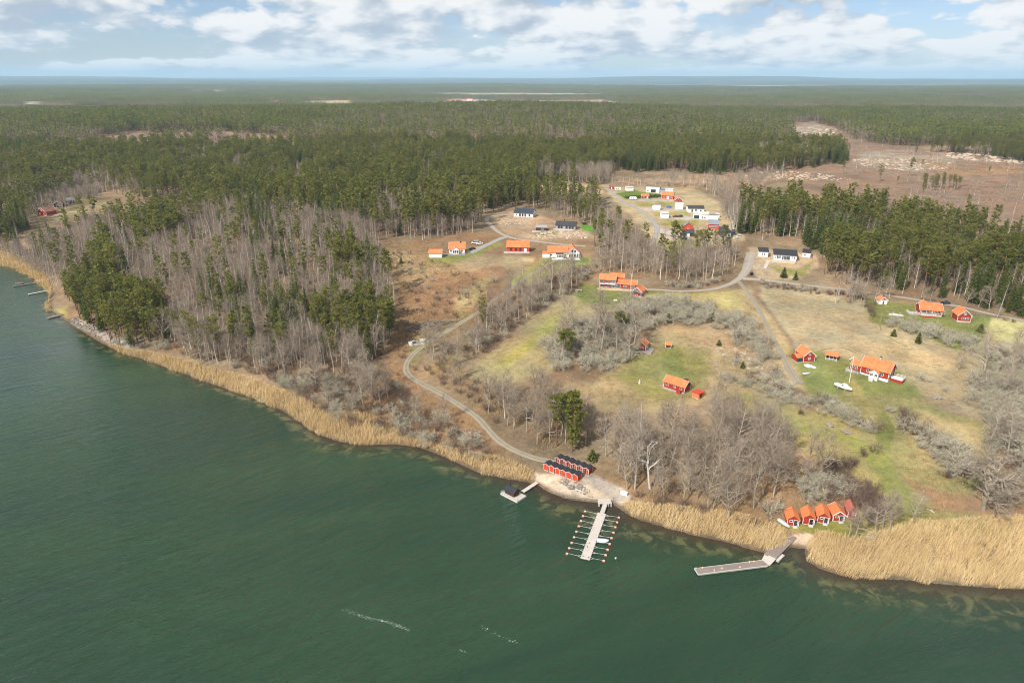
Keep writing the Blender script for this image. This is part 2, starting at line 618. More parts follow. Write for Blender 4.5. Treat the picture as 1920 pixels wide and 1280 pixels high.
M['spruce'] = leafy('spruce_needles', [(0.060, 0.090, 0.023), (0.112, 0.146, 0.035), (0.165, 0.194, 0.046), (0.228, 0.236, 0.062)], translucent=0.5)
M['juniper'] = leafy('juniper_needles', [(0.050, 0.062, 0.016), (0.095, 0.105, 0.026), (0.15, 0.15, 0.04)])
M['hedge'] = leafy('clipped_hedge_leaves', [(0.04, 0.06, 0.012), (0.075, 0.10, 0.018), (0.12, 0.13, 0.025)])
M['bark_pine'] = leafy('pine_bark', [(0.13, 0.085, 0.06), (0.20, 0.125, 0.08), (0.30, 0.17, 0.10), (0.36, 0.20, 0.12)], objvar=0.1)
M['bark_birch'] = leafy('birch_bark', [(0.38, 0.33, 0.27), (0.54, 0.48, 0.41), (0.70, 0.64, 0.56)], objvar=0.4)
M['bark_grey'] = leafy('grey_bark', [(0.24, 0.20, 0.155), (0.35, 0.30, 0.24), (0.46, 0.40, 0.325)], objvar=0.4)
M['bark_oak'] = leafy('pale_oak_bark', [(0.25, 0.21, 0.16), (0.34, 0.29, 0.225), (0.42, 0.37, 0.29)], objvar=0.2)
M['bark_pale'] = leafy('bleached_dead_wood', [(0.50, 0.45, 0.38), (0.62, 0.57, 0.49)], objvar=0.4)
M['twig_birch'] = leafy('birch_twigs', [(0.155, 0.110, 0.083), (0.25, 0.190, 0.148), (0.37, 0.30, 0.245)], objvar=0.5)
M['twig_grey'] = leafy('grey_twigs', [(0.185, 0.14, 0.10), (0.295, 0.235, 0.175), (0.42, 0.355, 0.275)], objvar=0.4)
M['twig_oak'] = leafy('pale_oak_twigs', [(0.21, 0.17, 0.125), (0.31, 0.26, 0.20), (0.43, 0.37, 0.295)], objvar=0.1)
M['twig_lichen'] = leafy('lichen_covered_twigs', [(0.23, 0.195, 0.135), (0.40, 0.365, 0.27), (0.56, 0.53, 0.405)], objvar=0.3)
M['twig_brown'] = leafy('brown_thicket_twigs', [(0.105, 0.066, 0.050), (0.165, 0.112, 0.085), (0.26, 0.19, 0.14)], objvar=0.55)
M['reed'] = leafy('dry_golden_reed', [(0.45, 0.31, 0.145), (0.62, 0.45, 0.225), (0.74, 0.58, 0.325)], objvar=0.0)
M['tuft'] = leafy('dead_bracken_and_grass', [(0.22, 0.135, 0.065), (0.36, 0.245, 0.12), (0.50, 0.38, 0.20)], objvar=0.6)
M['straw_tuft'] = leafy('pale_straw_grass', [(0.20, 0.165, 0.075), (0.36, 0.29, 0.145), (0.52, 0.43, 0.25)], objvar=0.6)
M['foam'] = plain('white_foam', (0.50, 0.56, 0.52), 0.6, 0.1)
# ------------------------------------------------------------------ ground cover, outlined in the photograph and laid on the terrain
STRAW = (0.318, 0.255, 0.155); OLIVE = (0.242, 0.208, 0.100); GREEN = (0.150, 0.160, 0.050); RUST = (0.255, 0.155, 0.088)
BRACKEN = (0.235, 0.150, 0.083); SAND = (0.50, 0.405, 0.30); GRAVEL = (0.37, 0.325, 0.275); CUT = (0.215, 0.142, 0.095)
COVER = [
    # polygon, colour, feather, edge wander (pixels)
    ([(640, 720), (700, 660), (745, 560), (730, 500), (690, 452), (800, 450), (900, 436), (960, 425), (1105, 430), (1112, 520), (960, 565), (900, 605), (800, 655), (775, 690), (800, 735), (860, 770), (915, 812), (965, 850), (1010, 880), (1000, 912), (900, 892), (800, 850), (700, 838), (620, 818)], BRACKEN, 8, 10),
    ([(700, 460), (830, 482), (960, 480), (1010, 515), (910, 545), (800, 548), (745, 525)], (0.295, 0.212, 0.118), 10, 12),
    ([(765, 535), (860, 515), (950, 498), (958, 525), (880, 600), (800, 625), (775, 590)], (0.225, 0.135, 0.078), 9, 12),
    ([(850, 560), (905, 520), (930, 520), (890, 580), (860, 600)], (0.32, 0.24, 0.12), 7, 6),
    ([(770, 640), (790, 625), (880, 585), (890, 592), (800, 650), (780, 680), (765, 680)], OLIVE, 4, 3),
    ([(790, 690), (880, 640), (860, 690), (800, 705)], (0.33, 0.24, 0.115), 5, 5),
    ([(800, 482), (870, 476), (925, 452), (946, 456), (900, 478), (850, 494), (800, 494)], (0.21, 0.20, 0.06), 3, 2),
    ([(945, 478), (1000, 482), (995, 495), (950, 492)], (0.36, 0.28, 0.16), 4, 3),
    ([(990, 500), (1010, 482), (1105, 482), (1112, 500), (1040, 512), (960, 540), (960, 528)], (0.27, 0.245, 0.085), 6, 6),
    ([(1020, 486), (1100, 483), (1105, 492), (1050, 500), (1020, 500)], GREEN, 2, 4),
    ([(880, 705), (960, 720), (1030, 700), (1045, 680), (1020, 640), (1060, 592), (1190, 590), (1200, 560), (1110, 535), (1020, 580), (960, 632), (890, 680)], (0.272, 0.225, 0.115), 7, 6),
    ([(1000, 660), (960, 690), (930, 690), (985, 640), (1020, 600), (1060, 580)], (0.29, 0.265, 0.085), 9, 8),
    ([(1090, 530), (1188, 545), (1200, 562), (1185, 583), (1120, 572), (1085, 566), (1078, 552)], GREEN, 5, 4),
    ([(1213, 546), (1290, 549), (1330, 553), (1240, 562), (1212, 556)], (0.19, 0.205, 0.05), 3, 3),
    ([(1205, 555), (1390, 542), (1405, 585), (1330, 578), (1230, 562)], (0.36, 0.295, 0.125), 5, 4),
    ([(1110, 720), (1180, 660), (1230, 620), (1330, 608), (1400, 680), (1470, 720), (1500, 790), (1450, 800), (1340, 745), (1240, 775), (1120, 775), (1050, 750), (1060, 715)], (0.288, 0.225, 0.122), 7, 8),
    ([(1150, 700), (1200, 668), (1250, 650), (1320, 655), (1340, 700), (1290, 735), (1250, 755), (1180, 735)], (0.205, 0.195, 0.072), 16, 14),
    ([(1240, 660), (1275, 650), (1285, 700), (1255, 705)], GREEN, 8, 6),
    ([(1385, 545), (1405, 540), (1450, 600), (1490, 660), (1530, 700), (1510, 735), (1470, 720), (1440, 660), (1410, 600)], (0.335, 0.245, 0.13), 5, 5),
    ([(1330, 600), (1420, 640), (1480, 720), (1440, 720), (1370, 670), (1300, 640)], (0.30, 0.215, 0.125), 8, 8),
    ([(1425, 535), (1540, 548), (1640, 562), (1720, 575), (1860, 598), (2000, 640), (1960, 780), (1880, 750), (1830, 690), (1760, 700), (1690, 690), (1560, 668), (1495, 652), (1458, 600), (1428, 556)], STRAW, 4, 3),
    ([(1690, 680), (1960, 690), (2100, 800), (1850, 800), (1790, 752), (1725, 738), (1690, 705)], (0.30, 0.236, 0.14), 7, 6),
    ([(1600, 640), (1720, 640), (1800, 680), (1760, 700), (1640, 665)], (0.385, 0.285, 0.155), 10, 10),
    ([(1845, 593), (1930, 602), (2300, 645), (2300, 700), (1920, 640), (1840, 632)], (0.37, 0.315, 0.14), 5, 5),
    ([(1625, 560), (1860, 592), (1850, 620), (1835, 650), (1800, 655), (1720, 625), (1630, 602)], GREEN, 4, 4),
    ([(1478, 655), (1590, 672), (1690, 700), (1735, 735), (1700, 762), (1560, 770), (1505, 735), (1490, 690)], (0.185, 0.188, 0.062), 9, 9),
    ([(1600, 700), (1620, 735), (1600, 760), (1580, 740)], (0.30, 0.25, 0.09), 8, 5),
    ([(1350, 740), (1440, 745), (1520, 775), (1560, 745), (1720, 740), (1850, 800), (1850, 900), (1800, 940), (2000, 985), (1900, 1003), (1600, 1012), (1600, 900), (1500, 850), (1400, 790)], (0.242, 0.212, 0.090), 7, 8),
    ([(1670, 800), (1740, 775), (1840, 810), (1810, 890), (1730, 870)], (0.37, 0.285, 0.14), 12, 12),
    ([(1390, 740), (1480, 785), (1640, 835), (1680, 870), (1705, 930), (1745, 975), (1690, 975), (1650, 890), (1590, 840), (1470, 805)], (0.195, 0.200, 0.062), 9, 12),
    ([(1655, 770), (1672, 800), (1668, 850), (1640, 830), (1640, 790)], GREEN, 5, 4),
    ([(1700, 900), (1760, 960), (2000, 985), (2000, 960), (1800, 930)], RUST, 9, 8),
    ([(1450, 968), (1480, 978), (1600, 975), (1630, 1005), (1540, 1003), (1500, 996), (1465, 990)], (0.185, 0.19, 0.055), 4, 3),
    ([(1120, 860), (1200, 880), (1500, 870), (1570, 930), (1480, 968), (1300, 1000), (1180, 960), (1150, 920), (1090, 880)], (0.245, 0.165, 0.095), 8, 8),
    ([(1482, 1004), (1515, 998), (1532, 1008), (1512, 1032), (1474, 1027)], SAND, 2, 2),
    ([(1003, 884), (1050, 888), (1090, 905), (1120, 905), (1168, 918), (1182, 935), (1160, 948), (1100, 946), (1050, 938), (1004, 908)], SAND, 3, 4),
    ([(1082, 896), (1112, 889), (1160, 914), (1182, 930), (1150, 940), (1118, 918)], GRAVEL, 3, 3),
    ([(1128, 350), (1290, 345), (1375, 395), (1395, 450), (1290, 472), (1232, 462), (1180, 405)], (0.365, 0.285, 0.165), 4, 4),
    ([(1155, 362), (1190, 357), (1236, 364), (1234, 372), (1172, 373)], (0.12, 0.165, 0.032), 1.5, 1),
    ([(1190, 378), (1268, 378), (1264, 388), (1202, 387)], (0.30, 0.255, 0.09), 2, 2),
    ([(1222, 398), (1292, 397), (1292, 404), (1230, 406)], (0.25, 0.23, 0.075), 2, 2),
    ([(1240, 412), (1312, 412), (1300, 424), (1243, 425)], (0.27, 0.245, 0.08), 2, 2),
    ([(1240, 452), (1300, 449), (1320, 465), (1250, 475)], (0.24, 0.225, 0.07), 3, 3),
    ([(1195, 388.5), (1265, 391), (1282, 394), (1215, 398)], GRAVEL, 1.2, 1),
    ([(1238, 408), (1300, 405), (1300, 411.5), (1235, 412)], GRAVEL, 1.2, 1),
    ([(1232, 425), (1290, 436), (1282, 448), (1236, 446)], (0.40, 0.34, 0.28), 2, 2),
    ([(1180, 372.5), (1265, 374), (1262, 378), (1188, 377)], GRAVEL, 1.2, 1),
    ([(1000, 345), (1120, 349), (1132, 362), (1060, 370), (1012, 361)], (0.42, 0.31, 0.17), 3, 3),
    ([(1465, 236), (1520, 228), (1570, 240), (1600, 260), (1700, 276), (1780, 282), (1920, 300), (2600, 340), (2600, 560), (1930, 478), (1800, 445), (1700, 425), (1560, 402), (1480, 380), (1500, 345), (1560, 332), (1480, 338), (1380, 338), (1480, 322), (1590, 302), (1565, 285), (1490, 270)], CUT, 3, 5),
    ([(1620, 285), (1780, 290), (1800, 310), (1700, 318), (1600, 305)], (0.30, 0.235, 0.17), 6, 8),
    ([(1700, 300), (1920, 310), (1920, 330), (1800, 330)], (0.28, 0.165, 0.085), 6, 6),
    ([(1480, 238), (1530, 232), (1570, 245), (1560, 258), (1490, 252)], (0.30, 0.24, 0.18), 4, 5),
    ([(1140, 335), (1260, 330), (1400, 325), (1480, 330), (1400, 360), (1300, 352), (1150, 350)], (0.29, 0.20, 0.125), 4, 5),
    ([(140, 268), (240, 252), (430, 250), (505, 258), (480, 278), (330, 288), (160, 284)], (0.21, 0.135, 0.115), 4, 6),
    ([(470, 255), (560, 260), (640, 268), (600, 285), (500, 280)], (0.24, 0.18, 0.09), 4, 6),
    ([(920, 408), (965, 398), (1012, 400), (1050, 424), (1100, 426), (1112, 442), (1000, 452), (950, 440)], (0.35, 0.25, 0.16), 4, 5),
    ([(1088, 421), (1116, 424), (1120, 436), (1094, 432)], (0.10, 0.235, 0.028), 1.5, 1),
    ([(1000, 437), (1040, 434), (1042, 440), (1008, 443)], GREEN, 2, 2),
    ([(1405, 462), (1530, 478), (1535, 500), (1500, 522), (1420, 522), (1405, 500)], (0.40, 0.295, 0.185), 3, 3),
    ([(1442, 499), (1500, 503), (1525, 488), (1512, 518), (1462, 512)], (0.25, 0.225, 0.08), 3, 3),
    ([(50, 396), (110, 380), (200, 375), (215, 400), (110, 410), (60, 415)], (0.25, 0.19, 0.10), 5, 5),
    ([(838, 186), (920, 187), (918, 195), (845, 194)], (0.42, 0.31, 0.22), 1, 2),
    ([(1030, 188), (1130, 187), (1155, 193), (1060, 194)], (0.30, 0.24, 0.18), 1, 2),
    ([(560, 190), (660, 188), (660, 194), (570, 195)], (0.38, 0.31, 0.17), 1, 1),
    ([(40, 190), (110, 190), (105, 195), (50, 195)], (0.40, 0.33, 0.22), 1, 1),
    ([(790, 318), (830, 318), (820, 345), (780, 345)], (0.36, 0.27, 0.19), 3, 3),
    ([(80, 585), (125, 575), (130, 600), (105, 598)], (0.30, 0.27, 0.10), 3, 3),
    ([(130, 606), (200, 640), (240, 655), (250, 645), (200, 625), (150, 595)], (0.38, 0.33, 0.28), 3, 4),
]
FLOOR_A = np.array((0.185, 0.128, 0.078)); FLOOR_B = np.array((0.265, 0.192, 0.118))


def px_mask(px, py, poly, feather, wander, wx, wy):
    xs = [p[0] for p in poly]; ys = [p[1] for p in poly]
    pad = feather + wander
    out = np.zeros(px.shape)
    k = np.nonzero((px > min(xs) - pad) & (px < max(xs) + pad) & (py > min(ys) - pad) & (py < max(ys) + pad))[0]
    if len(k) == 0:
        return out
    qx = px[k] + wx[k] * wander; qy = py[k] + wy[k] * wander * 0.6
    out[k] = sstep(poly_sd(qx, qy, poly), -feather, feather)
    return out


def cover_colour(x, y, z):
    px, py, _ = project(x, y, z)
    r = np.hypot(x, y)
    sc = np.clip(r / 300, 0.6, 4)
    wx = 2.2 * fbm(x, y, 14, 3, 301); wy = 2.2 * fbm(x, y, 14, 3, 302)
    n = np.clip(0.5 + fbm(x, y, 30, 4, 55), 0, 1)[:, None]
    c = FLOOR_A * (1 - n) + FLOOR_B * n
    # beyond the first kilometres the crowns are too far to tell apart: the land takes their colour
    mid = sstep(r, 1800, 3000)[:, None]
    c = c * (1 - mid) + mid * np.array((0.085, 0.088, 0.045))
    opn = (sstep(far_field(x, y), 0.22, 0.27) * sstep(r, 2600, 2900))[:, None]
    c = c * (1 - opn) + opn * np.array((0.36, 0.285, 0.19))
    far = sstep(r, 9000, 13000)[:, None]
    n2 = np.clip(0.5 + 1.1 * fbm(x, y, 1600, 4, 66), 0, 1)[:, None]
    c = c * (1 - far) + far * (np.array((0.045, 0.06, 0.028)) * (1 - n2) + np.array((0.10, 0.095, 0.06)) * n2)
    for poly, col, fe, wa in COVER:
        mk = px_mask(px, py, poly, fe, wa, wx, wy)[:, None]
        c = c * (1 - mk) + np.array(col) * mk
    d = shore_dist(x, y)
    wet = (1 - sstep(d, 0.2, 2.2))[:, None] * (r < 1500)[:, None]
    c = c * (1 - wet) + np.array((0.13, 0.10, 0.065)) * wet
    # patchiness of the grass cover itself
    p = (1 + 0.30 * fbm(x, y, 9, 3, 71) + 0.22 * fbm(x, y, 38, 3, 72))[:, None]
    g = np.clip(0.5 * fbm(x, y, 20, 3, 73), -0.3, 0.3)[:, None] * np.array((0.35, 0.0, -0.2))
    return np.clip(c * p * (1 + g), 0.01, 0.9)


def polar_grid(angs, radii):
    A, R = np.meshgrid(angs, radii)
    x = (R * np.sin(A)).ravel(); y = (R * np.cos(A)).ravel()
    na = len(angs); nr = len(radii)
    i = np.arange(nr - 1)[:, None] * na + np.arange(na - 1)[None, :]
    i = i.ravel()
    F = np.stack([i, i + 1, i + na + 1, i + na], 1)[:, ::-1]
    return x, y, F


def build_ground():
    rad = [85.0]
    while rad[-1] < 900: rad.append(rad[-1] * 1.0058)
    while rad[-1] < 4000: rad.append(rad[-1] * 1.014)
    while rad[-1] < 45000: rad.append(rad[-1] * 1.03)
    fine = np.radians(np.linspace(-44, 44, 470))
    angs = np.concatenate([np.radians(np.linspace(-75, -45, 30)), fine, np.radians(np.linspace(45, 90, 40))])
    x, y, F = polar_grid(angs, np.array(rad))
    z = height(x, y)
    keep = (shore_dist(x, y) > -60)
    fk = keep[F].any(1)
    F = F[fk]
    used = np.zeros(len(x), bool); used[F.ravel()] = True
    idx = np.cumsum(used) - 1
    x, y, z = x[used], y[used], z[used]
    F = idx[F]
    # small relief of tussocks and stones near by
    r = np.hypot(x, y)
    z = z + 0.22 * fbm(x, y, 4.0, 2, 88) * (r < 700) * sstep(shore_dist(x, y), 3, 12)

    def fn(t, b):
        at = t.n('ShaderNodeAttribute', attribute_name='cover').outputs['Color']
        oc = t.n('ShaderNodeTexCoord').outputs['Object']
        n1 = t.noise(oc, 0.45, 6, 0.7)
        n2 = t.noise(oc, 2.4, 4, 0.7)
        n3 = t.noise(oc, 0.09, 5, 0.65)
        k = t.m('ADD', t.m('ADD', t.m('MULTIPLY', n1, 1.15), t.m('MULTIPLY', n2, 1.0)), t.m('MULTIPLY', n3, 0.5))
        k = t.m('MULTIPLY_ADD', k, 1.25, -0.64)
        hs = t.n('ShaderNodeVectorMath', operation='SCALE', ins={0: at})
        t.set(hs, 'Scale', k)
        dry = t.mix(t.smooth(n1, 0.50, 0.72), hs.outputs[0], (1.0, 0.93, 0.80), 'MULTIPLY')
        t.set(b, 'Base Color', dry)
        bp = t.n('ShaderNodeBump', ins={'Height': t.m('ADD', n1, t.m('MULTIPLY', n2, 0.5)), 'Strength': 0.8, 'Distance': 0.35})
        t.set(b, 'Normal', bp.outputs[0])
        b.inputs['Roughness'].default_value = 1.0
        b.inputs['Specular IOR Level'].default_value = 0.05
    me = np_mesh('ground', np.stack([x, y, z], 1), F, mat('ground_cover', fn), smooth=True)
    c = cover_colour(x, y, z)
    a = me.attributes.new('cover', 'FLOAT_COLOR', 'POINT')
    a.data.foreach_set('color', np.concatenate([c, np.ones((len(c), 1))], 1).astype(np.float32).ravel())
    tag(link('ground', me), kind='structure')


def build_water():
    rad = [25.0]
    while rad[-1] < 100: rad.append(rad[-1] * 1.15)
    while rad[-1] < 900: rad.append(rad[-1] * 1.013)
    while rad[-1] < 60000: rad.append(rad[-1] * 1.25)
    angs = np.concatenate([np.radians(np.linspace(-180, -46, 40)), np.radians(np.linspace(-45, 45, 300)), np.radians(np.linspace(46, 180, 40))])
    x, y, F = polar_grid(angs, np.array(rad))
    d = -shore_dist(x, y)
    r = np.hypot(x, y)
    px, py, _ = project(x, y, 0 * x)
    wide = 5 + 9 * np.clip(0.5 + vnoise(x, y, 40, 7), 0, 1) + 10 * np.exp(-(((px - 1090) / 150) ** 2)) + 7 * sstep(px, 1400, 1560) * (px < 2200)
    wide = wide * (0.6 + 0.4 * sstep(px, 150, 600))
    sh = np.clip(1 - d / wide, 0, 1)
    sh = np.where(r > 2000, 0, sh)

    def fn(t, b):
        at = t.n('ShaderNodeAttribute', attribute_name='shallow').outputs['Fac']
        oc = t.n('ShaderNodeTexCoord').outputs['Object']
        def crests(angle, stretch, scale, detail, dist):
            mp = t.n('ShaderNodeMapping', vector_type='TEXTURE', ins={'Vector': oc, 'Rotation': (0, 0, math.radians(angle)), 'Scale': (stretch, 1.0, 1.0)})
            return t.noise(mp.outputs[0], scale, detail, 0.6, dist)
        w1 = crests(34, 4.2, 0.42, 4, 0.4)
        w2 = crests(27, 3.0, 1.25, 3, 0.3)
        w3 = crests(40, 5.0, 0.15, 2, 0.3)
        big = crests(20, 3.0, 0.022, 4, 0.6)
        weed = t.noise(oc, 0.24, 5, 0.62, 0.5)
        deep = t.mix(t.smooth(big, 0.32, 0.70), (0.010, 0.033, 0.014), (0.022, 0.056, 0.024))
        bed = t.mix(t.smooth(weed, 0.45, 0.60), (0.026, 0.034, 0.016), (0.095, 0.098, 0.040))
        bed = t.mix(t.smooth(at, 0.62, 0.95), bed, (0.040, 0.030, 0.018))
        k = t.m('MULTIPLY_ADD', t.m('SUBTRACT', weed, 0.5), 0.9, at)
        c = t.mix(t.m('MULTIPLY', t.smooth(k, 0.10, 0.75), t.smooth(at, 0.0, 0.12)), deep, bed)
        # the bed colour turns dark brown right at the edge
        t.set(b, 'Base Color', c)
        b.inputs['Roughness'].default_value = 0.10
        b.inputs['IOR'].default_value = 1.38
        b.inputs['Specular IOR Level'].default_value = 0.5
        sx = t.n('ShaderNodeSeparateXYZ', ins={0: oc})
        lee = t.m('MULTIPLY', t.smooth(sx.outputs[0], -90.0, -210.0), t.smooth(sx.outputs[1], 120.0, 260.0))   # sheltered bay in the lee of the wooded headland
        calm = t.m('MULTIPLY', t.m('MULTIPLY_ADD', t.smooth(big, 0.35, 0.65), 0.5, 0.55), t.m('MULTIPLY_ADD', lee, -0.72, 1.0))
        hh = t.m('ADD', t.m('MULTIPLY_ADD', w3, 0.9, w1), t.m('MULTIPLY', w2, 0.34))
        bp = t.n('ShaderNodeBump', ins={'Height': hh, 'Strength': calm, 'Distance': 1.5})
        t.set(b, 'Normal', bp.outputs[0])
    me = np_mesh('water', np.stack([x, y, 0 * x], 1), F, mat('lake_water', fn), smooth=True)
    a = me.attributes.new('shallow', 'FLOAT', 'POINT')
    a.data.foreach_set('value', sh.astype(np.float32))
    tag(link('water', me), kind='structure')


def smooth_line(pts, n=8):
    P = np.array(pts, float)
    P = np.vstack([2 * P[0] - P[1], P, 2 * P[-1] - P[-2]])
    out = []
    for i in range(1, len(P) - 2):
        for k in range(n):
            t = k / n
            p0, p1, p2, p3 = P[i - 1], P[i], P[i + 1], P[i + 2]
            out.append(0.5 * (2 * p1 + (p2 - p0) * t + (2 * p0 - 5 * p1 + 4 * p2 - p3) * t * t + (3 * p1 - p0 - 3 * p2 + p3) * t ** 3))
    out.append(P[-2])
    return np.array(out)


ROADS = []     # world centre lines with half width, used to keep plants off the tracks


def road(name, pts_px, width, material, n=8, lift=0.16):
    W = np.array([hit(*p)[:2] for p in pts_px])
    L = smooth_line(W, n)
    seg = np.hypot(*np.diff(L, axis=0).T)
    s = np.concatenate([[0], np.cumsum(seg)])
    ns = max(4, int(s[-1] / 1.6))
    ss = np.linspace(0, s[-1], ns)
    L = np.stack([np.interp(ss, s, L[:, 0]), np.interp(ss, s, L[:, 1])], 1)
    T = np.gradient(L, axis=0); T /= np.linalg.norm(T, axis=1)[:, None]
    Nn = np.stack([-T[:, 1], T[:, 0]], 1)
    if isinstance(width, (tuple, list)):
        wid = np.interp(np.linspace(0, 1, ns), np.linspace(0, 1, len(width)), width)
    else:
        wid = np.full(ns, width)
    wob = 1 + 0.16 * vnoise(ss, ss * 0, 5.0, 9)
    us = np.linspace(-1, 1, 9)
    V = []; U = []
    for u in us:
        q = L + Nn * (u * wid * 0.5 * wob)[:, None]
        z = height(q[:, 0], q[:, 1]) + lift - 0.10 * abs(u) ** 3
        V.append(np.stack([q[:, 0], q[:, 1], z], 1)); U.append(np.full(ns, u))
    V = np.stack(V, 1).reshape(-1, 3); U = np.stack(U, 1).ravel()
    i = (np.arange(ns - 1)[:, None] * 9 + np.arange(8)[None]).ravel()
    F = np.stack([i, i + 9, i + 10, i + 1], 1)[:, ::-1]
    me = np_mesh(name, V, F, material, tint=U, smooth=True)
    ROADS.append((L, wid.max() / 2))
    return tag(link(name, me), kind='structure')


def road_material(name, base, edge, centre, cstrength):
    def fn(t, b):
        u = t.m('ABSOLUTE', t.n('ShaderNodeAttribute', attribute_name='tint').outputs['Fac'])
        oc = t.n('ShaderNodeTexCoord').outputs['Object']
        n = t.noise(oc, 0.35, 5, 0.65); n2 = t.noise(oc, 3.0, 4, 0.65)
        uu = t.m('MULTIPLY_ADD', t.m('SUBTRACT', n, 0.5), 0.5, u)
        c = t.mix(t.m('MULTIPLY', t.smooth(uu, 0.30, 0.08), cstrength), base, centre)
        c = t.mix(t.smooth(uu, 0.68, 0.98), c, edge)
        k = t.m('MULTIPLY_ADD', t.m('ADD', n, n2), 0.45, 0.55)
        hs = t.n('ShaderNodeVectorMath', operation='SCALE', ins={0: c})
        t.set(hs, 'Scale', k)
        t.set(b, 'Base Color', hs.outputs[0])
        b.inputs['Roughness'].default_value = 1.0
        b.inputs['Specular IOR Level'].default_value = 0.1
    return mat(name, fn)


build_ground()
build_water()
M['track'] = road_material('gravel_track', (0.275, 0.24, 0.195), (0.25, 0.195, 0.11), (0.20, 0.18, 0.09), 0.85)
M['gravel'] = road_material('pale_gravel', (0.315, 0.275, 0.23), (0.30, 0.235, 0.15), (0.38, 0.34, 0.28), 0.5)
M['asphalt'] = road_material('worn_grey_asphalt', (0.30, 0.285, 0.265), (0.30, 0.25, 0.16), (0.32, 0.30, 0.28), 0.3)
M['wheel_track'] = road_material('green_wheel_track', (0.20, 0.185, 0.075), (0.30, 0.245, 0.13), (0.22, 0.20, 0.085), 0.5)
M['lane'] = road_material('overgrown_lane', (0.27, 0.235, 0.19), (0.29, 0.225, 0.13), (0.23, 0.20, 0.12), 0.7)
road('gravel_track', [(1042, 488), (1020, 500), (985, 522), (945, 550), (905, 580), (860, 608), (815, 635), (785, 655), (768, 672), (761, 690), (768, 705), (792, 720), (830, 740), (865, 762), (895, 783), (915, 805), (935, 826), (962, 843), (1000, 858), (1035, 866), (1075, 880), (1110, 893)], 2.7, M['track'])
road('gravel_road', [(1098, 462), (1050, 458), (1000, 452), (960, 446), (936, 436), (920, 422), (912, 412), (925, 405), (962, 402)], 3.6, M['gravel'])
road('asphalt_road', [(878, 474), (895, 467), (920, 456), (940, 447), (955, 444)], (7.5, 4.5, 4.2), M['asphalt'])
road('gravel_road', [(1185, 543), (1225, 543), (1280, 546), (1330, 543), (1362, 535), (1385, 523), (1400, 505), (1406, 485), (1410, 474)], (2.5, 2.5, 3.0, 4.2, 6.0, 6.5), M['gravel'])
road('gravel_road', [(1392, 522), (1440, 526), (1520, 536), (1600, 545), (1680, 556), (1745, 566), (1800, 575), (1850, 587), (1920, 602), (1990, 618)], (5.5, 3.0, 2.9, 2.9), M['gravel'])
road('gravel_road', [(1385, 528), (1402, 548), (1425, 585), (1445, 625), (1468, 668), (1482, 695), (1498, 720)], (2.6, 2.2, 2.2, 3.6), M['lane'])
road('asphalt_road', [(1138, 354), (1152, 365), (1172, 379), (1192, 390), (1210, 402), (1224, 414), (1232, 428), (1229, 444), (1222, 462)], 3.7, M['asphalt'])
road('gravel_road', [(1228, 441), (1245, 441), (1275, 444)], 5.5, M['gravel'])
road('gravel_path', [(100, 404), (120, 400), (140, 397), (185, 398)], 2.6, M['gravel'])
road('wheel_track', [(1428, 551), (1470, 556), (1520, 568), (1545, 578), (1562, 576), (1590, 582)], 0.9, M['wheel_track'], lift=0.07)
road('wheel_track', [(1518, 668), (1545, 655), (1580, 652), (1600, 660), (1612, 664)], 1.0, M['wheel_track'], lift=0.07)
road('wheel_track', [(1655, 585), (1650, 610), (1662, 630), (1700, 650)], 0.8, M['wheel_track'], lift=0.07)
road('wheel_track', [(1395, 742), (1450, 770), (1520, 797), (1600, 822), (1660, 842)], 1.2, M['wheel_track'], lift=0.07)
# ------------------------------------------------------------------ plants: parts shared by all trees of a kind
def unit(v):
    return v / (np.linalg.norm(v) + 1e-9)


def grow(rng, out, p, d, L, r, lev, S):
    n = S['seg'][lev]
    pts = [p]; dirs = []
    rad = [r]
    tint = rng.random()
    for i in range(n):
        d = unit(d + rng.normal(0, S['wob'][lev], 3) + np.array((0, 0, S['up'][lev])))
        q = pts[-1] + d * (L / n)
        r1 = r * (1 - (i + 1) / n * (1 - S['tip'][lev]))
        out.append((pts[-1], q, rad[-1], r1, lev, tint))
        pts.append(q); dirs.append(d); rad.append(r1)
    if lev + 1 < len(S['seg']):
        nc = S['n'][lev]
        t0 = S['t0'][lev]
        az = rng.random() * 6.28
        for k in range(nc):
            t = t0 + (0.99 - t0) * ((k + rng.random()) / nc)
            i = min(int(t * n), n - 1)
            f = t * n - i
            pos = pts[i] * (1 - f) + pts[i + 1] * f
            ax = dirs[i]
            az += 2.4 + rng.normal(0, 0.5)
            a = unit(np.cross(ax, (0.3, 0.2, 1.0) if abs(ax[2]) < 0.95 else (1.0, 0.1, 0.0)))
            b = np.cross(ax, a)
            ang = math.radians(S['ang'][lev] + rng.normal(0, S['angv'][lev]))
            nd = ax * math.cos(ang) + (a * math.cos(az) + b * math.sin(az)) * math.sin(ang)
            shape = 1 - S['fall'][lev] * abs(t - S['peak'][lev]) / max(S['peak'][lev], 1 - S['peak'][lev])
            grow(rng, out, pos, nd, S['len'][lev] * shape * (0.7 + 0.6 * rng.random()), min(S['rad'][lev] * shape, rad[i] * 0.8), lev + 1, S)


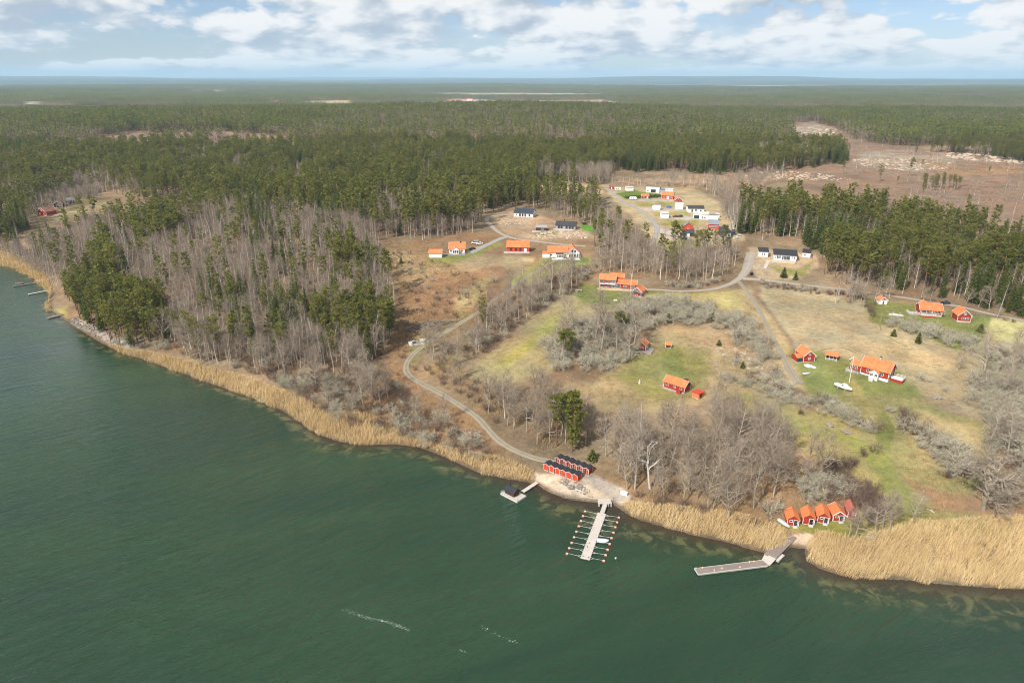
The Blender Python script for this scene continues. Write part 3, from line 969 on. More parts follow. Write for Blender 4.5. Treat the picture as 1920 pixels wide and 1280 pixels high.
def seg_mesh(segs, sides):
    """Tapered prisms (sides > 2) or flat strips (sides == 2) for the given segments."""
    if not segs:
        return np.zeros((0, 3)), np.zeros((0, 4), int), np.zeros(0)
    P = np.array([s[0] for s in segs]); Q = np.array([s[1] for s in segs])
    r0 = np.array([s[2] for s in segs]); r1 = np.array([s[3] for s in segs]); tn = np.array([s[5] for s in segs])
    D = Q - P; D /= np.linalg.norm(D, axis=1)[:, None] + 1e-9
    ref = np.where(np.abs(D[:, 2:3]) < 0.9, np.array([[0, 0, 1.0]]), np.array([[1.0, 0, 0]]))
    A = np.cross(D, ref); A /= np.linalg.norm(A, axis=1)[:, None] + 1e-9
    B = np.cross(D, A)
    n = len(segs)
    if sides == 2:
        th = (np.arange(n) * 2.39996) % math.pi
        X = A * np.cos(th)[:, None] + B * np.sin(th)[:, None]
        V = np.stack([P - X * r0[:, None], P + X * r0[:, None], Q + X * r1[:, None], Q - X * r1[:, None]], 1).reshape(-1, 3)
        F = np.arange(n)[:, None] * 4 + np.array([[0, 1, 2, 3]])
        return V, F, np.repeat(tn, 4)
    ring = []
    for C, r in ((P, r0), (Q, r1)):
        for k in range(sides):
            a = 2 * math.pi * k / sides
            ring.append(C + (A * math.cos(a) + B * math.sin(a)) * r[:, None])
    V = np.stack(ring, 1).reshape(-1, 3)
    base = np.arange(n)[:, None] * 2 * sides
    F = np.concatenate([base + np.array([[k, (k + 1) % sides, sides + (k + 1) % sides, sides + k]]) for k in range(sides)])
    return V, F, np.repeat(tn, 2 * sides)


def tufts(rng, C, size, flat=0.3, up=None, aspect=1.0):
    """Small randomly turned leaf clumps (quads) at the points C."""
    n = len(C)
    N = rng.normal(0, 1, (n, 3)); N[:, 2] = np.abs(N[:, 2]) + flat
    N /= np.linalg.norm(N, axis=1)[:, None]
    R = rng.normal(0, 1, (n, 3))
    if up is not None:
        R = up + 0.5 * R
    X = np.cross(N, R); X /= np.linalg.norm(X, axis=1)[:, None] + 1e-9
    Y = np.cross(N, X)
    s = size * (0.6 + 0.8 * rng.random(n))[:, None]
    k = 0.35 + 0.5 * rng.random((n, 4))
    V = np.stack([C - X * s * aspect * k[:, :1], C - Y * s * k[:, 1:2], C + X * s * aspect * k[:, 2:3], C + Y * s * k[:, 3:4]], 1).reshape(-1, 3)
    F = np.arange(n)[:, None] * 4 + np.array([[0, 1, 2, 3]])
    return V, F


def join(parts):
    V = []; F = {3: [], 4: []}; T = []; o = 0
    for v, f, t in parts:
        if len(v) == 0:
            continue
        V.append(v); T.append(t); F[f.shape[1]].append(f + o); o += len(v)
    return np.concatenate(V), [np.concatenate(x) for x in F.values() if x], np.concatenate(T)


def bare_tree(name, seed, S, H, R, bark, twig, trunk_lev=1, lean=0.04):
    """Leafless tree: returns (trunk mesh, crown mesh)."""
    rng = np.random.default_rng(seed)
    segs = []
    for st in range(S.get('stems', 1)):
        a = rng.random() * 6.28
        sp = S.get('spread', 0)
        d = unit(np.array((math.cos(a) * (sp + lean * rng.random()), math.sin(a) * (sp + lean * rng.random()), 1.0)))
        p = np.array((math.cos(a), math.sin(a), 0.0)) * S.get('foot', 0.0) * rng.random() + np.array((0, 0, -0.4))
        grow(rng, segs, p, d, H * (0.8 + 0.3 * rng.random() if S.get('stems', 1) > 1 else 1), R, 0, S)
    tr = [s for s in segs if s[4] <= trunk_lev]
    cr = [s for s in segs if s[4] > trunk_lev]
    thick = [s for s in tr if s[2] > 0.09]; thin = [s for s in tr if s[2] <= 0.09]
    tv, tf, tt = join([seg_mesh(thick, 6), seg_mesh(thin, 3)])
    V, F, T = join([seg_mesh(cr, 2)])
    return np_mesh(name + '_trunk', tv, tf, bark, tint=tt), np_mesh(name + '_crown', V, F, twig, tint=T)


BIRCH = dict(seg=[7, 3, 2, 1], wob=[0.05, 0.14, 0.22, 0.3], up=[0.03, 0.10, -0.02, -0.05], tip=[0.12, 0.3, 0.4, 0.4], n=[24, 7, 4], t0=[0.34, 0.2, 0.15],
             ang=[42, 38, 40], angv=[9, 12, 18], len=[3.3, 1.35, 0.8], fall=[0.75, 0.4, 0.3], peak=[0.35, 0.3, 0.3], rad=[0.055, 0.034, 0.024])
GREY = dict(seg=[6, 4, 3, 1], wob=[0.09, 0.16, 0.22, 0.3], up=[0.02, 0.09, 0.05, 0.0], tip=[0.22, 0.3, 0.4, 0.4], n=[17, 9, 5], t0=[0.28, 0.18, 0.15],
            ang=[52, 44, 42], angv=[12, 14, 18], len=[5.2, 2.0, 1.0], fall=[0.6, 0.4, 0.3], peak=[0.4, 0.35, 0.3], rad=[0.125, 0.055, 0.028])
OAK = dict(seg=[5, 6, 4, 3, 1], wob=[0.07, 0.20, 0.24, 0.26, 0.3], up=[0.05, 0.05, 0.06, 0.05, 0.0], tip=[0.35, 0.25, 0.3, 0.4, 0.4], n=[15, 10, 7, 5], t0=[0.30, 0.2, 0.15, 0.15],
           ang=[62, 46, 44, 42], angv=[14, 14, 16, 18], len=[10.4, 4.4, 1.9, 0.95], fall=[0.45, 0.45, 0.4, 0.3], peak=[0.2, 0.3, 0.35, 0.3], rad=[0.40, 0.19, 0.075, 0.03])
DEAD = dict(seg=[5, 5, 3, 1], wob=[0.14, 0.24, 0.3, 0.3], up=[0.0, 0.05, 0.02, 0.0], tip=[0.35, 0.25, 0.3, 0.4], n=[8, 5, 3], t0=[0.25, 0.2, 0.2],
            ang=[48, 45, 45], angv=[14, 16, 18], len=[7.0, 2.6, 1.0], fall=[0.4, 0.4, 0.3], peak=[0.4, 0.35, 0.3], rad=[0.30, 0.14, 0.06])
LICHEN = dict(stems=6, spread=0.55, foot=0.6, seg=[4, 3, 2, 1], wob=[0.22, 0.3, 0.35, 0.4], up=[0.05, 0.08, 0.05, 0.05], tip=[0.4, 0.5, 0.5, 0.6], n=[9, 5, 4], t0=[0.2, 0.15, 0.15],
              ang=[52, 52, 55], angv=[16, 18, 22], len=[1.7, 0.75, 0.40], fall=[0.35, 0.3, 0.2], peak=[0.55, 0.5, 0.5], rad=[0.055, 0.046, 0.046])
BROWN = dict(stems=9, spread=0.45, foot=1.0, seg=[3, 2, 1], wob=[0.14, 0.2, 0.3], up=[0.08, 0.12, 0.1], tip=[0.4, 0.5, 0.5], n=[11, 6], t0=[0.15, 0.1],
             ang=[36, 36], angv=[12, 14], len=[1.35, 0.75], fall=[0.4, 0.3], peak=[0.5, 0.5], rad=[0.03, 0.022])


def pine(name, seed, H=20.0, crown=0.55, wide=3.0, nb=30, per=34, size=0.56):
    rng = np.random.default_rng(seed)
    segs = []
    p = np.array((0, 0, -0.4)); d = unit(np.array((rng.normal(0, 0.03), rng.normal(0, 0.03), 1)))
    axis = [p]
    n = 8
    R = H * 0.0105 + 0.03
    for i in range(n):
        d = unit(d + rng.normal(0, 0.025, 3) + np.array((0, 0, 0.05)))
        q = p + d * (H / n)
        segs.append((p, q, R * (1 - 0.86 * i / n), R * (1 - 0.86 * (i + 1) / n), 0, min(1, max(0, (i / n - 0.1) * 1.4))))
        p = q; axis.append(p)
    axis = np.array(axis)
    pos = lambda t: np.array([np.interp(t * n, range(n + 1), axis[:, k]) for k in range(3)])
    cl = []; tint = []
    bs = []
    az = rng.random() * 6
    for k in range(nb):
        t = 1 - crown * ((k + rng.random()) / nb) ** 1.1
        b0 = pos(t)
        az += 2.4 + rng.normal(0, 0.4)
        prof = math.sin(math.pi * min(1, 0.16 + 0.80 * (1 - t) / crown)) ** 0.75
        L = wide * prof * (0.65 + 0.6 * rng.random())
        el = 0.75 * (t - (1 - crown)) / crown - 0.05 + rng.normal(0, 0.12)
        dv = np.array((math.cos(az) * math.cos(el), math.sin(az) * math.cos(el), math.sin(el)))
        b1 = b0 + dv * L
        bs.append((b0, b1, 0.06, 0.03, 1, 0.8))
        m = int(per * (0.55 + 0.6 * L / wide))
        u = 0.35 + 0.65 * rng.random(m) ** 0.7
        c = b0 + dv * L * u[:, None] + rng.normal(0, 1, (m, 3)) * np.array((0.42, 0.42, 0.24)) * (0.55 + 0.22 * L)
        cl.append(c); tint.append(np.full(m, 0.15 + 0.6 * rng.random()) + 0.25 * rng.random(m))
    C = np.concatenate(cl); tn = np.clip(np.concatenate(tint), 0, 1)
    V, F = tufts(rng, C, size, 0.5)
    tv, tf, tt = join([seg_mesh(segs, 6), seg_mesh(bs, 3)])
    return (np_mesh(name + '_trunk', tv, tf, M['bark_pine'], tint=tt), np_mesh(name + '_crown', V, F, M['needle'], tint=np.repeat(tn, 4)))


def spruce(name, seed, H=21.0, wide=2.9, whorls=24, per=11, size=0.55, low=0.08, matname='spruce'):
    rng = np.random.default_rng(seed)
    segs = [(np.array((0, 0, -0.4)), np.array((0, 0, H * 0.5)), H * 0.011, H * 0.006, 0, 0.2), (np.array((0, 0, H * 0.5)), np.array((0, 0, H)), H * 0.006, 0.02, 0, 0.2)]
    cl = []; tn = []; ups = []
    for k in range(whorls):
        t = low + (1 - low) * (k + 0.5 * rng.random()) / whorls
        z = t * H
        L0 = wide * (1 - t) ** 0.8 + 0.25
        nb = max(4, int(round(9 * (1 - t) + 4)))
        a0 = rng.random() * 6.28
        for j in range(nb):
            a = a0 + j * 6.283 / nb + rng.normal(0, 0.15)
            L = L0 * (0.72 + 0.5 * rng.random())
            m = max(2, int(per * L / wide))
            u = (np.arange(m) + rng.random(m)) / m
            w = rng.normal(0, 0.16, m) * L
            c = np.stack([math.cos(a) * u * L - math.sin(a) * w * u, math.sin(a) * u * L + math.cos(a) * w * u, z - 0.30 * L * u ** 1.4 + rng.normal(0, 0.10, m)], 1)
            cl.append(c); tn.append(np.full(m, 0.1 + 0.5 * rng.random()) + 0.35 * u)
    C = np.concatenate(cl); T = np.clip(np.concatenate(tn), 0, 1)
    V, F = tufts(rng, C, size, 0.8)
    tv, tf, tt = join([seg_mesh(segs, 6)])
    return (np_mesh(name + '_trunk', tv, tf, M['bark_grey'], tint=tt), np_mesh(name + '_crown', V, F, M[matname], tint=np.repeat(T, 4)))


def merged(name, pair):
    """Trunk and crown in one mesh, for the trees of the far-off masses."""
    vs = []; fs = {3: [], 4: []}; ts = []; mi = {3: [], 4: []}; o = 0; mats = []
    for k, me in enumerate(pair):
        n = len(me.vertices)
        v = np.empty(n * 3, np.float32); me.vertices.foreach_get('co', v)
        t = np.empty(n, np.float32); me.attributes['tint'].data.foreach_get('value', t)
        lo = np.empty(len(me.loops), np.int32); me.loops.foreach_get('vertex_index', lo)
        tot = np.empty(len(me.polygons), np.int32); me.polygons.foreach_get('loop_total', tot)
        fs[4].append(lo.reshape(-1, 4) + o); mi[4].append(np.full(len(me.polygons), k))
        vs.append(v.reshape(-1, 3)); ts.append(t); o += n; mats.append(me.materials[0])
    return np_mesh(name, np.concatenate(vs), [np.concatenate(fs[4])], mats, midx=np.concatenate(mi[4]), tint=np.concatenate(ts))


PROTO = {
    'pine': [pine('pine%d' % k, 100 + k, H, c, w, 26, 30, 0.52) for k, (H, c, w) in enumerate([(21, 0.50, 3.1), (23, 0.60, 3.0), (19, 0.58, 3.6), (22, 0.42, 2.9), (20, 0.68, 3.3), (24, 0.52, 2.7)])],
    'spruce': [spruce('spruce%d' % k, 200 + k, H, w) for k, (H, w) in enumerate([(21, 3.0), (23, 2.7), (18, 2.9), (20, 2.4)])],
    'birch': [bare_tree('birch%d' % k, 300 + k, BIRCH, H, 0.21, M['bark_birch'], M['twig_birch']) for k, H in enumerate([16, 17.5, 15, 18, 16.5, 14.5])],
    'bare': [bare_tree('bare%d' % k, 400 + k, GREY, H, 0.21, M['bark_grey'], M['twig_grey']) for k, H in enumerate([13, 14.5, 12, 15, 13.5, 12.5])],
    'lichen': [bare_tree('lichen%d' % k, 500 + k, LICHEN, H, 0.09, M['bark_grey'], M['twig_lichen'], 0) for k, H in enumerate([3.6, 4.2, 3.2, 4.6])],
    'brown': [bare_tree('brown%d' % k, 600 + k, BROWN, H, 0.04, M['twig_brown'], M['twig_brown'], 0) for k, H in enumerate([2.9, 3.4, 2.5, 3.8])],
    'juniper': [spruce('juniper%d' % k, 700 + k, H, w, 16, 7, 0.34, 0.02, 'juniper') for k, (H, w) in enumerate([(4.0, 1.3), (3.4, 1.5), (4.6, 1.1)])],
    'oak': [bare_tree('oak%d' % k, 800 + k, OAK, H, 0.80, M['bark_oak'], M['twig_oak'], 2) for k, H in enumerate([12.5, 12.0])],
    'dead': [bare_tree('dead', 900, DEAD, 15, 0.42, M['bark_pale'], M['bark_pale'])],
    'full_pine': [pine('full_pine%d' % k, 970 + k, 18, c, w, 46, 42, 0.5) for k, (c, w) in enumerate([(0.80, 3.4), (0.66, 2.7), (0.86, 2.3)])],
    'round_pine': [pine('round_pine%d' % k, 950 + k, 12, 0.52, 4.2, 38, 46, 0.5) for k in range(2)],
}
FAR = {
    'pine': [merged('far_pine', pine('fp%d' % k, 150 + k, H, c, w, 14, 9, 1.15)) for k, (H, c, w) in enumerate([(22, 0.52, 2.9), (24, 0.60, 2.7), (20, 0.45, 3.0), (23, 0.40, 2.6)])],
    'spruce': [merged('far_spruce', spruce('fs%d' % k, 250 + k, H, w, 9, 4, 1.3)) for k, (H, w) in enumerate([(22, 3.0), (20, 2.6)])],
    'birch': [merged('far_birch', bare_tree('fb%d' % k, 350 + k, dict(BIRCH, seg=[3, 2, 1], n=[16, 6], len=[3.3, 1.5], rad=[0.09, 0.075]), H, 0.2, M['bark_birch'], M['twig_birch'], 0)) for k, H in enumerate([16, 18])],
}
FAR['bare'] = FAR['birch']
H0 = {k: None for k in PROTO}
for k, v in PROTO.items():
    H0[k] = [max(max(vv.co.z for vv in me.vertices) for me in pr) for pr in v]

# ------------------------------------------------------------------ where the plants stand



def clear_of(x, y, margin_road, margin_built):
    ok = np.ones(len(x), bool)
    for L, hw in ROADS:
        lo = L.min(0) - 12; hi = L.max(0) + 12
        k = np.nonzero((x > lo[0]) & (x < hi[0]) & (y > lo[1]) & (y < hi[1]))[0]
        if len(k) == 0:
            continue
        step = max(1, len(L) // 60)
        P = L[::step]
        ok[k[-poly_sd(x[k], y[k], P, False) > -(hw + margin_road)]] = False
    for P in BUILT:
        P = np.array(P)
        lo = P.min(0) - 8; hi = P.max(0) + 8
        k = np.nonzero((x > lo[0]) & (x < hi[0]) & (y > lo[1]) & (y < hi[1]))[0]
        if len(k):
            ok[k[poly_sd(x[k], y[k], P) > -margin_built]] = False
    return ok


def fill(poly, spacing, rmax=1500, seed=0, wander=6):
    """Jittered points of the terrain whose foot lies inside an outline seen in the photograph."""
    rng = np.random.default_rng(seed)
    W = []
    for i in range(len(poly)):
        a, b = poly[i], poly[(i + 1) % len(poly)]
        for t in (0, 0.5):
            q = hit(a[0] + (b[0] - a[0]) * t, a[1] + (b[1] - a[1]) * t)
            rr = math.hypot(q[0], q[1])
            if rr > rmax:
                q = q * (rmax / rr)
            W.append(q[:2])
    W = np.array(W)
    lo = W.min(0) - 5; hi = W.max(0) + 5
    nx = int((hi[0] - lo[0]) / spacing) + 1; ny = int((hi[1] - lo[1]) / spacing) + 1
    gx, gy = np.meshgrid(np.arange(nx), np.arange(ny))
    x = lo[0] + (gx.ravel() + 0.5 * (gy.ravel() % 2) + rng.uniform(-0.46, 0.46, nx * ny)) * spacing
    y = lo[1] + (gy.ravel() + rng.uniform(-0.46, 0.46, nx * ny)) * spacing
    z = height(x, y)
    px, py, f = project(x, y, z)
    wob = wander * 2 * vnoise(x, y, 9, seed + 5)
    k = in_poly(px + wob, py + 0.6 * wander * 2 * vnoise(x, y, 9, seed + 9), poly) & (z > 0.15) & (f < rmax)
    return x[k], y[k], z[k]


TREES = {k: [] for k in PROTO}     # rows of x, y, z, scale, turn, zone index, variant
ZONES = []                          # phrases saying where a zone lies


def plant(poly, spacing, mix, where, size=(0.8, 1.1), seed=0, rmax=1400, road=2.2, built=2.0, patch=None, keep=1.0, wander=6):
    zi = len(ZONES); ZONES.append(where)
    rng = np.random.default_rng(seed + 1000)
    x, y, z = fill(poly, spacing, rmax, seed, wander)
    ok = clear_of(x, y, road, built) & (rng.random(len(x)) < keep)
    x, y, z = x[ok], y[ok], z[ok]
    kinds = list(mix)
    w = np.array([mix[k] for k in kinds], float); w /= w.sum()
    u = rng.random(len(x))
    if patch:
        u = np.clip(0.5 + 1.15 * fbm(x, y, patch, 2, seed + 31) + 0.32 * (u - 0.5), 0, 0.9999)
        # spread evenly again so that the shares of the mix hold
        o = np.argsort(u); v = np.empty(len(u)); v[o] = (np.arange(len(u)) + 0.5) / max(1, len(u)); u = v
    pick = np.searchsorted(np.cumsum(w), u)
    for i, k in enumerate(kinds):
        s = np.nonzero(pick == i)[0]
        n = len(s)
        if n == 0:
            continue
        sc = rng.uniform(size[0], size[1], n) * (1 + 0.10 * rng.normal(0, 1, n)).clip(0.75, 1.25)
        TREES[k].append(np.stack([x[s], y[s], z[s], sc, rng.uniform(0, 6.28, n), np.full(n, zi), rng.integers(0, len(PROTO[k]), n)], 1))


SINGLES = []


def single(kind, px, py, h, label, cat, variant=0, turn=None, group=None):
    SINGLES.append((kind, px, py, h, label, cat, variant, turn if turn is not None else (px * 0.7) % 6.28, group))
# ------------------------------------------------------------------ buildings
BUILT = []
LANDMARKS = []


def at_plane(px, py, z):
    d = ray(px, py)
    t = (z - CAM_H) / d[2]
    return np.array((d[0] * t, d[1] * t, z))


def facing(face, L, D):
    return {'F': lambda u, d, z: (u, -d, z), 'R': lambda u, d, z: (L + d, u, z), 'L': lambda u, d, z: (-d, D - u, z), 'B': lambda u, d, z: (L - u, D + d, z)}[face]


def fbox(mb, P, u0, u1, d0, d1, z0, z1):
    mb.hexa([P(u0, d0, z0), P(u1, d0, z0), P(u1, d1, z0), P(u0, d1, z0), P(u0, d0, z1), P(u1, d0, z1), P(u1, d1, z1), P(u0, d1, z1)])


def window(root, P, u, z, w, h, frame='white', bars=1, cross=0):
    """Window standing proud of the wall: frame with mullions, dark pane behind them."""
    mb = MB(); t = 0.10
    fbox(mb, P, u, u + t, 0.0, 0.07, z, z + h); fbox(mb, P, u + w - t, u + w, 0.0, 0.07, z, z + h)
    fbox(mb, P, u + t, u + w - t, 0.0, 0.07, z, z + t); fbox(mb, P, u + t, u + w - t, 0.0, 0.07, z + h - t, z + h)
    for k in range(bars):
        c = u + w * (k + 1) / (bars + 1)
        fbox(mb, P, c - 0.035, c + 0.035, 0.0, 0.06, z + t, z + h - t)
    for k in range(cross):
        c = z + h * (k + 1) / (cross + 1)
        fbox(mb, P, u + t, u + w - t, 0.0, 0.05, c - 0.03, c + 0.03)
    f = mb.build('window', M[frame], root)
    pb = MB(); fbox(pb, P, u + t, u + w - t, 0.005, 0.025, z + t, z + h - t)
    pb.build('pane', M['glass'], f)
    return f


def door(root, P, u, w, h, leaf='white', frame='white', glazed=False, z=0.0):
    mb = MB(); fbox(mb, P, u + 0.1, u + w - 0.1, 0.0, 0.05, z, z + h - 0.1)
    d = mb.build('door', M['glass' if glazed else leaf], root)
    fb = MB(); fbox(fb, P, u, u + 0.1, 0, 0.08, z, z + h); fbox(fb, P, u + w - 0.1, u + w, 0, 0.08, z, z + h); fbox(fb, P, u + 0.1, u + w - 0.1, 0, 0.08, z + h - 0.1, z + h)
    fb.build('door_frame', M[frame], d)
    hb = MB(); fbox(hb, P, u + w - 0.28, u + w - 0.2, 0.05, 0.11, z + h * 0.45, z + h * 0.53); hb.build('handle', M['steel'], d)
    return d


def shell(root, L, D, h, roof, rise, wall, roofm, trim, base=0.3, ox=0.35, oy=0.4, low=1.0, x0=0.0, y0=0.0, thick=0.16, plinth='stone_base', ridge_cap=True, wall_name='wall'):
    """Walls, plinth, roof and white trim of one block; ridge along x ('x'), along y ('y'), or a single slope falling to the front ('m') or back ('n')."""
    pb = MB(); pb.box(x0 + 0.02, x0 + L - 0.02, y0 + 0.02, y0 + D - 0.02, -low, base); pb.build('plinth', M[plinth], root)
    mb = MB()
    if roof == 'x':
        mb.prism([(y0, base), (y0 + D, base), (y0 + D, h), (y0 + D / 2, h + rise), (y0, h)], 'x', x0, x0 + L)
    elif roof == 'y':
        mb.prism([(x0, base), (x0 + L, base), (x0 + L, h), (x0 + L / 2, h + rise), (x0, h)], 'y', y0, y0 + D)
    elif roof == 'm':
        mb.prism([(y0, base), (y0 + D, base), (y0 + D, h + rise), (y0, h)], 'x', x0, x0 + L)
    else:
        mb.prism([(y0, base), (y0 + D, base), (y0 + D, h), (y0, h + rise)], 'x', x0, x0 + L)
    mb.build(wall_name, M[wall], root)
    rb = MB(); tb = MB()
    if roof in 'xy':
        W = D if roof == 'x' else L
        c0 = y0 if roof == 'x' else x0
        e = oy if roof == 'x' else ox
        sl = rise / (W / 2)
        ez = h - sl * e
        g = 0.012
        prof = [(c0 - e, ez + thick), (c0 + W / 2, h + rise + thick), (c0 + W + e, ez + thick), (c0 + W + e, ez + g), (c0 + W / 2, h + rise + g), (c0 - e, ez + g)]
        a, b = (x0 - ox, x0 + L + ox) if roof == 'x' else (y0 - oy, y0 + D + oy)
        rb.prism(prof, 'x' if roof == 'x' else 'y', a, b)
        bp = [(c0 - e - 0.03, ez + thick + 0.03), (c0 + W / 2, h + rise + thick + 0.04), (c0 + W + e + 0.03, ez + thick + 0.03), (c0 + W + e + 0.03, ez - 0.10), (c0 + W / 2, h + rise - 0.10), (c0 - e - 0.03, ez - 0.10)]
        rf = rb.build('roof', M[roofm], root)
        if ridge_cap:
            kb = MB()
            kb.prism([(c0 + W / 2 - 0.16, h + rise + thick - 0.16 * sl + 0.03), (c0 + W / 2, h + rise + thick + 0.10), (c0 + W / 2 + 0.16, h + rise + thick - 0.16 * sl + 0.03)], 'x' if roof == 'x' else 'y', a + 0.02, b - 0.02)
            kb.build('ridge_cap', M[roofm], rf)
        if trim:
            for s in (a - 0.05, b + 0.005):
                tb = MB(); tb.prism(bp, 'x' if roof == 'x' else 'y', s, s + 0.045); tb.build('bargeboard', M[trim], rf)
    else:
        z0, z1 = (h, h + rise) if roof == 'm' else (h + rise, h)
        sl = (z1 - z0) / D
        ya, yb = y0 - oy, y0 + D + oy
        za, zb = z0 - sl * oy, z1 + sl * oy
        rb.slab([(x0 - ox, ya, za + thick), (x0 + L + ox, ya, za + thick), (x0 + L + ox, yb, zb + thick), (x0 - ox, yb, zb + thick)], thick - 0.012)
        rf = rb.build('roof', M[roofm], root)
        if trim:
            tb.box(x0 - ox, x0 + L + ox, ya - 0.045, ya - 0.005, za - 0.12, za + thick + 0.02)
            tb.build('fascia', M[trim], rf)
    if trim and wall not in ('white_wall',):
        for cx, cyy in ((x0, y0), (x0 + L, y0), (x0 + L, y0 + D), (x0, y0 + D)):
            sx = -1 if cx == x0 else 1; sy = -1 if cyy == y0 else 1
            cb = MB()
            xa, xb = sorted((cx + sx * 0.03, cx - sx * 0.13)); ya, yb = sorted((cyy + sy * 0.03, cyy - sy * 0.13))
            cb.box(xa, xb, ya, yb, base, h - 0.05)
            cb.build('corner_board', M[trim], root)
    return rf


def place(name, A, B, depth, label, cat, group=None, dz=0.0, margin=0.5, phrase=None):
    """Empty at the left front corner of a building; x runs along its front, y away from the viewer."""
    a = hit(*A); b = hit(*B)
    L = float(math.hypot(*(b - a)[:2]))
    rz = math.atan2(b[1] - a[1], b[0] - a[0])
    n = np.array((-math.sin(rz), math.cos(rz))); u = np.array((math.cos(rz), math.sin(rz)))
    P = [a[:2], b[:2], b[:2] + n * depth, a[:2] + n * depth]
    zs = [hgt(*p) for p in P]
    z = 0.5 * (zs[0] + zs[1]) * 0.75 + 0.25 * 0.5 * (zs[2] + zs[3]) + dz
    root = empty(name, (a[0], a[1], max(z, 0.25)), rz)
    tag(root, label, cat, group)
    m = margin
    BUILT.append([P[0] - u * m - n * m, P[1] + u * m - n * m, P[2] + u * m + n * m, P[3] - u * m + n * m])
    if phrase:
        LANDMARKS.append(((A[0] + B[0]) / 2, (A[1] + B[1]) / 2, phrase))
    return root, L


def chimney(root, x, y, z0, z1, m='brick', w=0.6):
    mb = MB(); mb.box(x - w / 2, x + w / 2, y - w / 2, y + w / 2, z0, z1)
    c = mb.build('chimney', M[m], root)
    cb = MB(); cb.box(x - w / 2 - 0.08, x + w / 2 + 0.08, y - w / 2 - 0.08, y + w / 2 + 0.08, z1, z1 + 0.12); cb.build('chimney_cap', M['rubber'], c)


def railing(root, pts, z, h=0.9, m='white', step=1.2, name='railing'):
    mb = MB()
    for (xa, ya), (xb, yb) in zip(pts[:-1], pts[1:]):
        L = math.hypot(xb - xa, yb - ya); n = max(1, int(L / step))
        for k in range(n + 1):
            x, y = xa + (xb - xa) * k / n, ya + (yb - ya) * k / n
            mb.box(x - 0.04, x + 0.04, y - 0.04, y + 0.04, z, z + h - 0.05)
        ux, uy = (xb - xa) / L, (yb - ya) / L
        for zz in (z + h * 0.5, z + h - 0.05):
            mb.hexa([(xa - uy * .03, ya + ux * .03, zz), (xa + uy * .03, ya - ux * .03, zz), (xb + uy * .03, yb - ux * .03, zz), (xb - uy * .03, yb + ux * .03, zz),
                     (xa - uy * .03, ya + ux * .03, zz + .07), (xa + uy * .03, ya - ux * .03, zz + .07), (xb + uy * .03, yb - ux * .03, zz + .07), (xb - uy * .03, yb + ux * .03, zz + .07)])
    return mb.build(name, M[m], root)


def planking(root, x0, x1, y0, y1, z, m, along='y', board=0.16, name='planking', thick=0.06):
    """Deck of separate boards with open joints (one part: the boards are thinner than a pixel)."""
    rng = np.random.default_rng(int(abs(x0 * 13 + y1 * 7)) + 3)
    mb = MB()
    a, b = (x0, x1) if along == 'y' else (y0, y1)
    n = max(1, int((b - a) / board)); w = (b - a) / n
    for k in range(n):
        p, q = a + k * w + 0.008, a + (k + 1) * w - 0.008
        dz = rng.uniform(-0.012, 0.012)
        if along == 'y':
            mb.box(p, q, y0, y1, z - thick + dz, z + dz)
        else:
            mb.box(x0, x1, p, q, z - thick + dz, z + dz)
    o = mb.build(name, M[m], root)
    o['kind'] = 'stuff'
    return o


def deck(root, x0, x1, y0, y1, z, m='old_wood', skirt=None, low=-1.2, along='x'):
    planking(root, x0, x1, y0, y1, z, m, along)
    fb = MB(); fb.box(x0 + 0.03, x1 - 0.03, y0 + 0.03, y1 - 0.03, low, z - 0.08)
    fb.build('deck_frame', M[skirt or m], root)


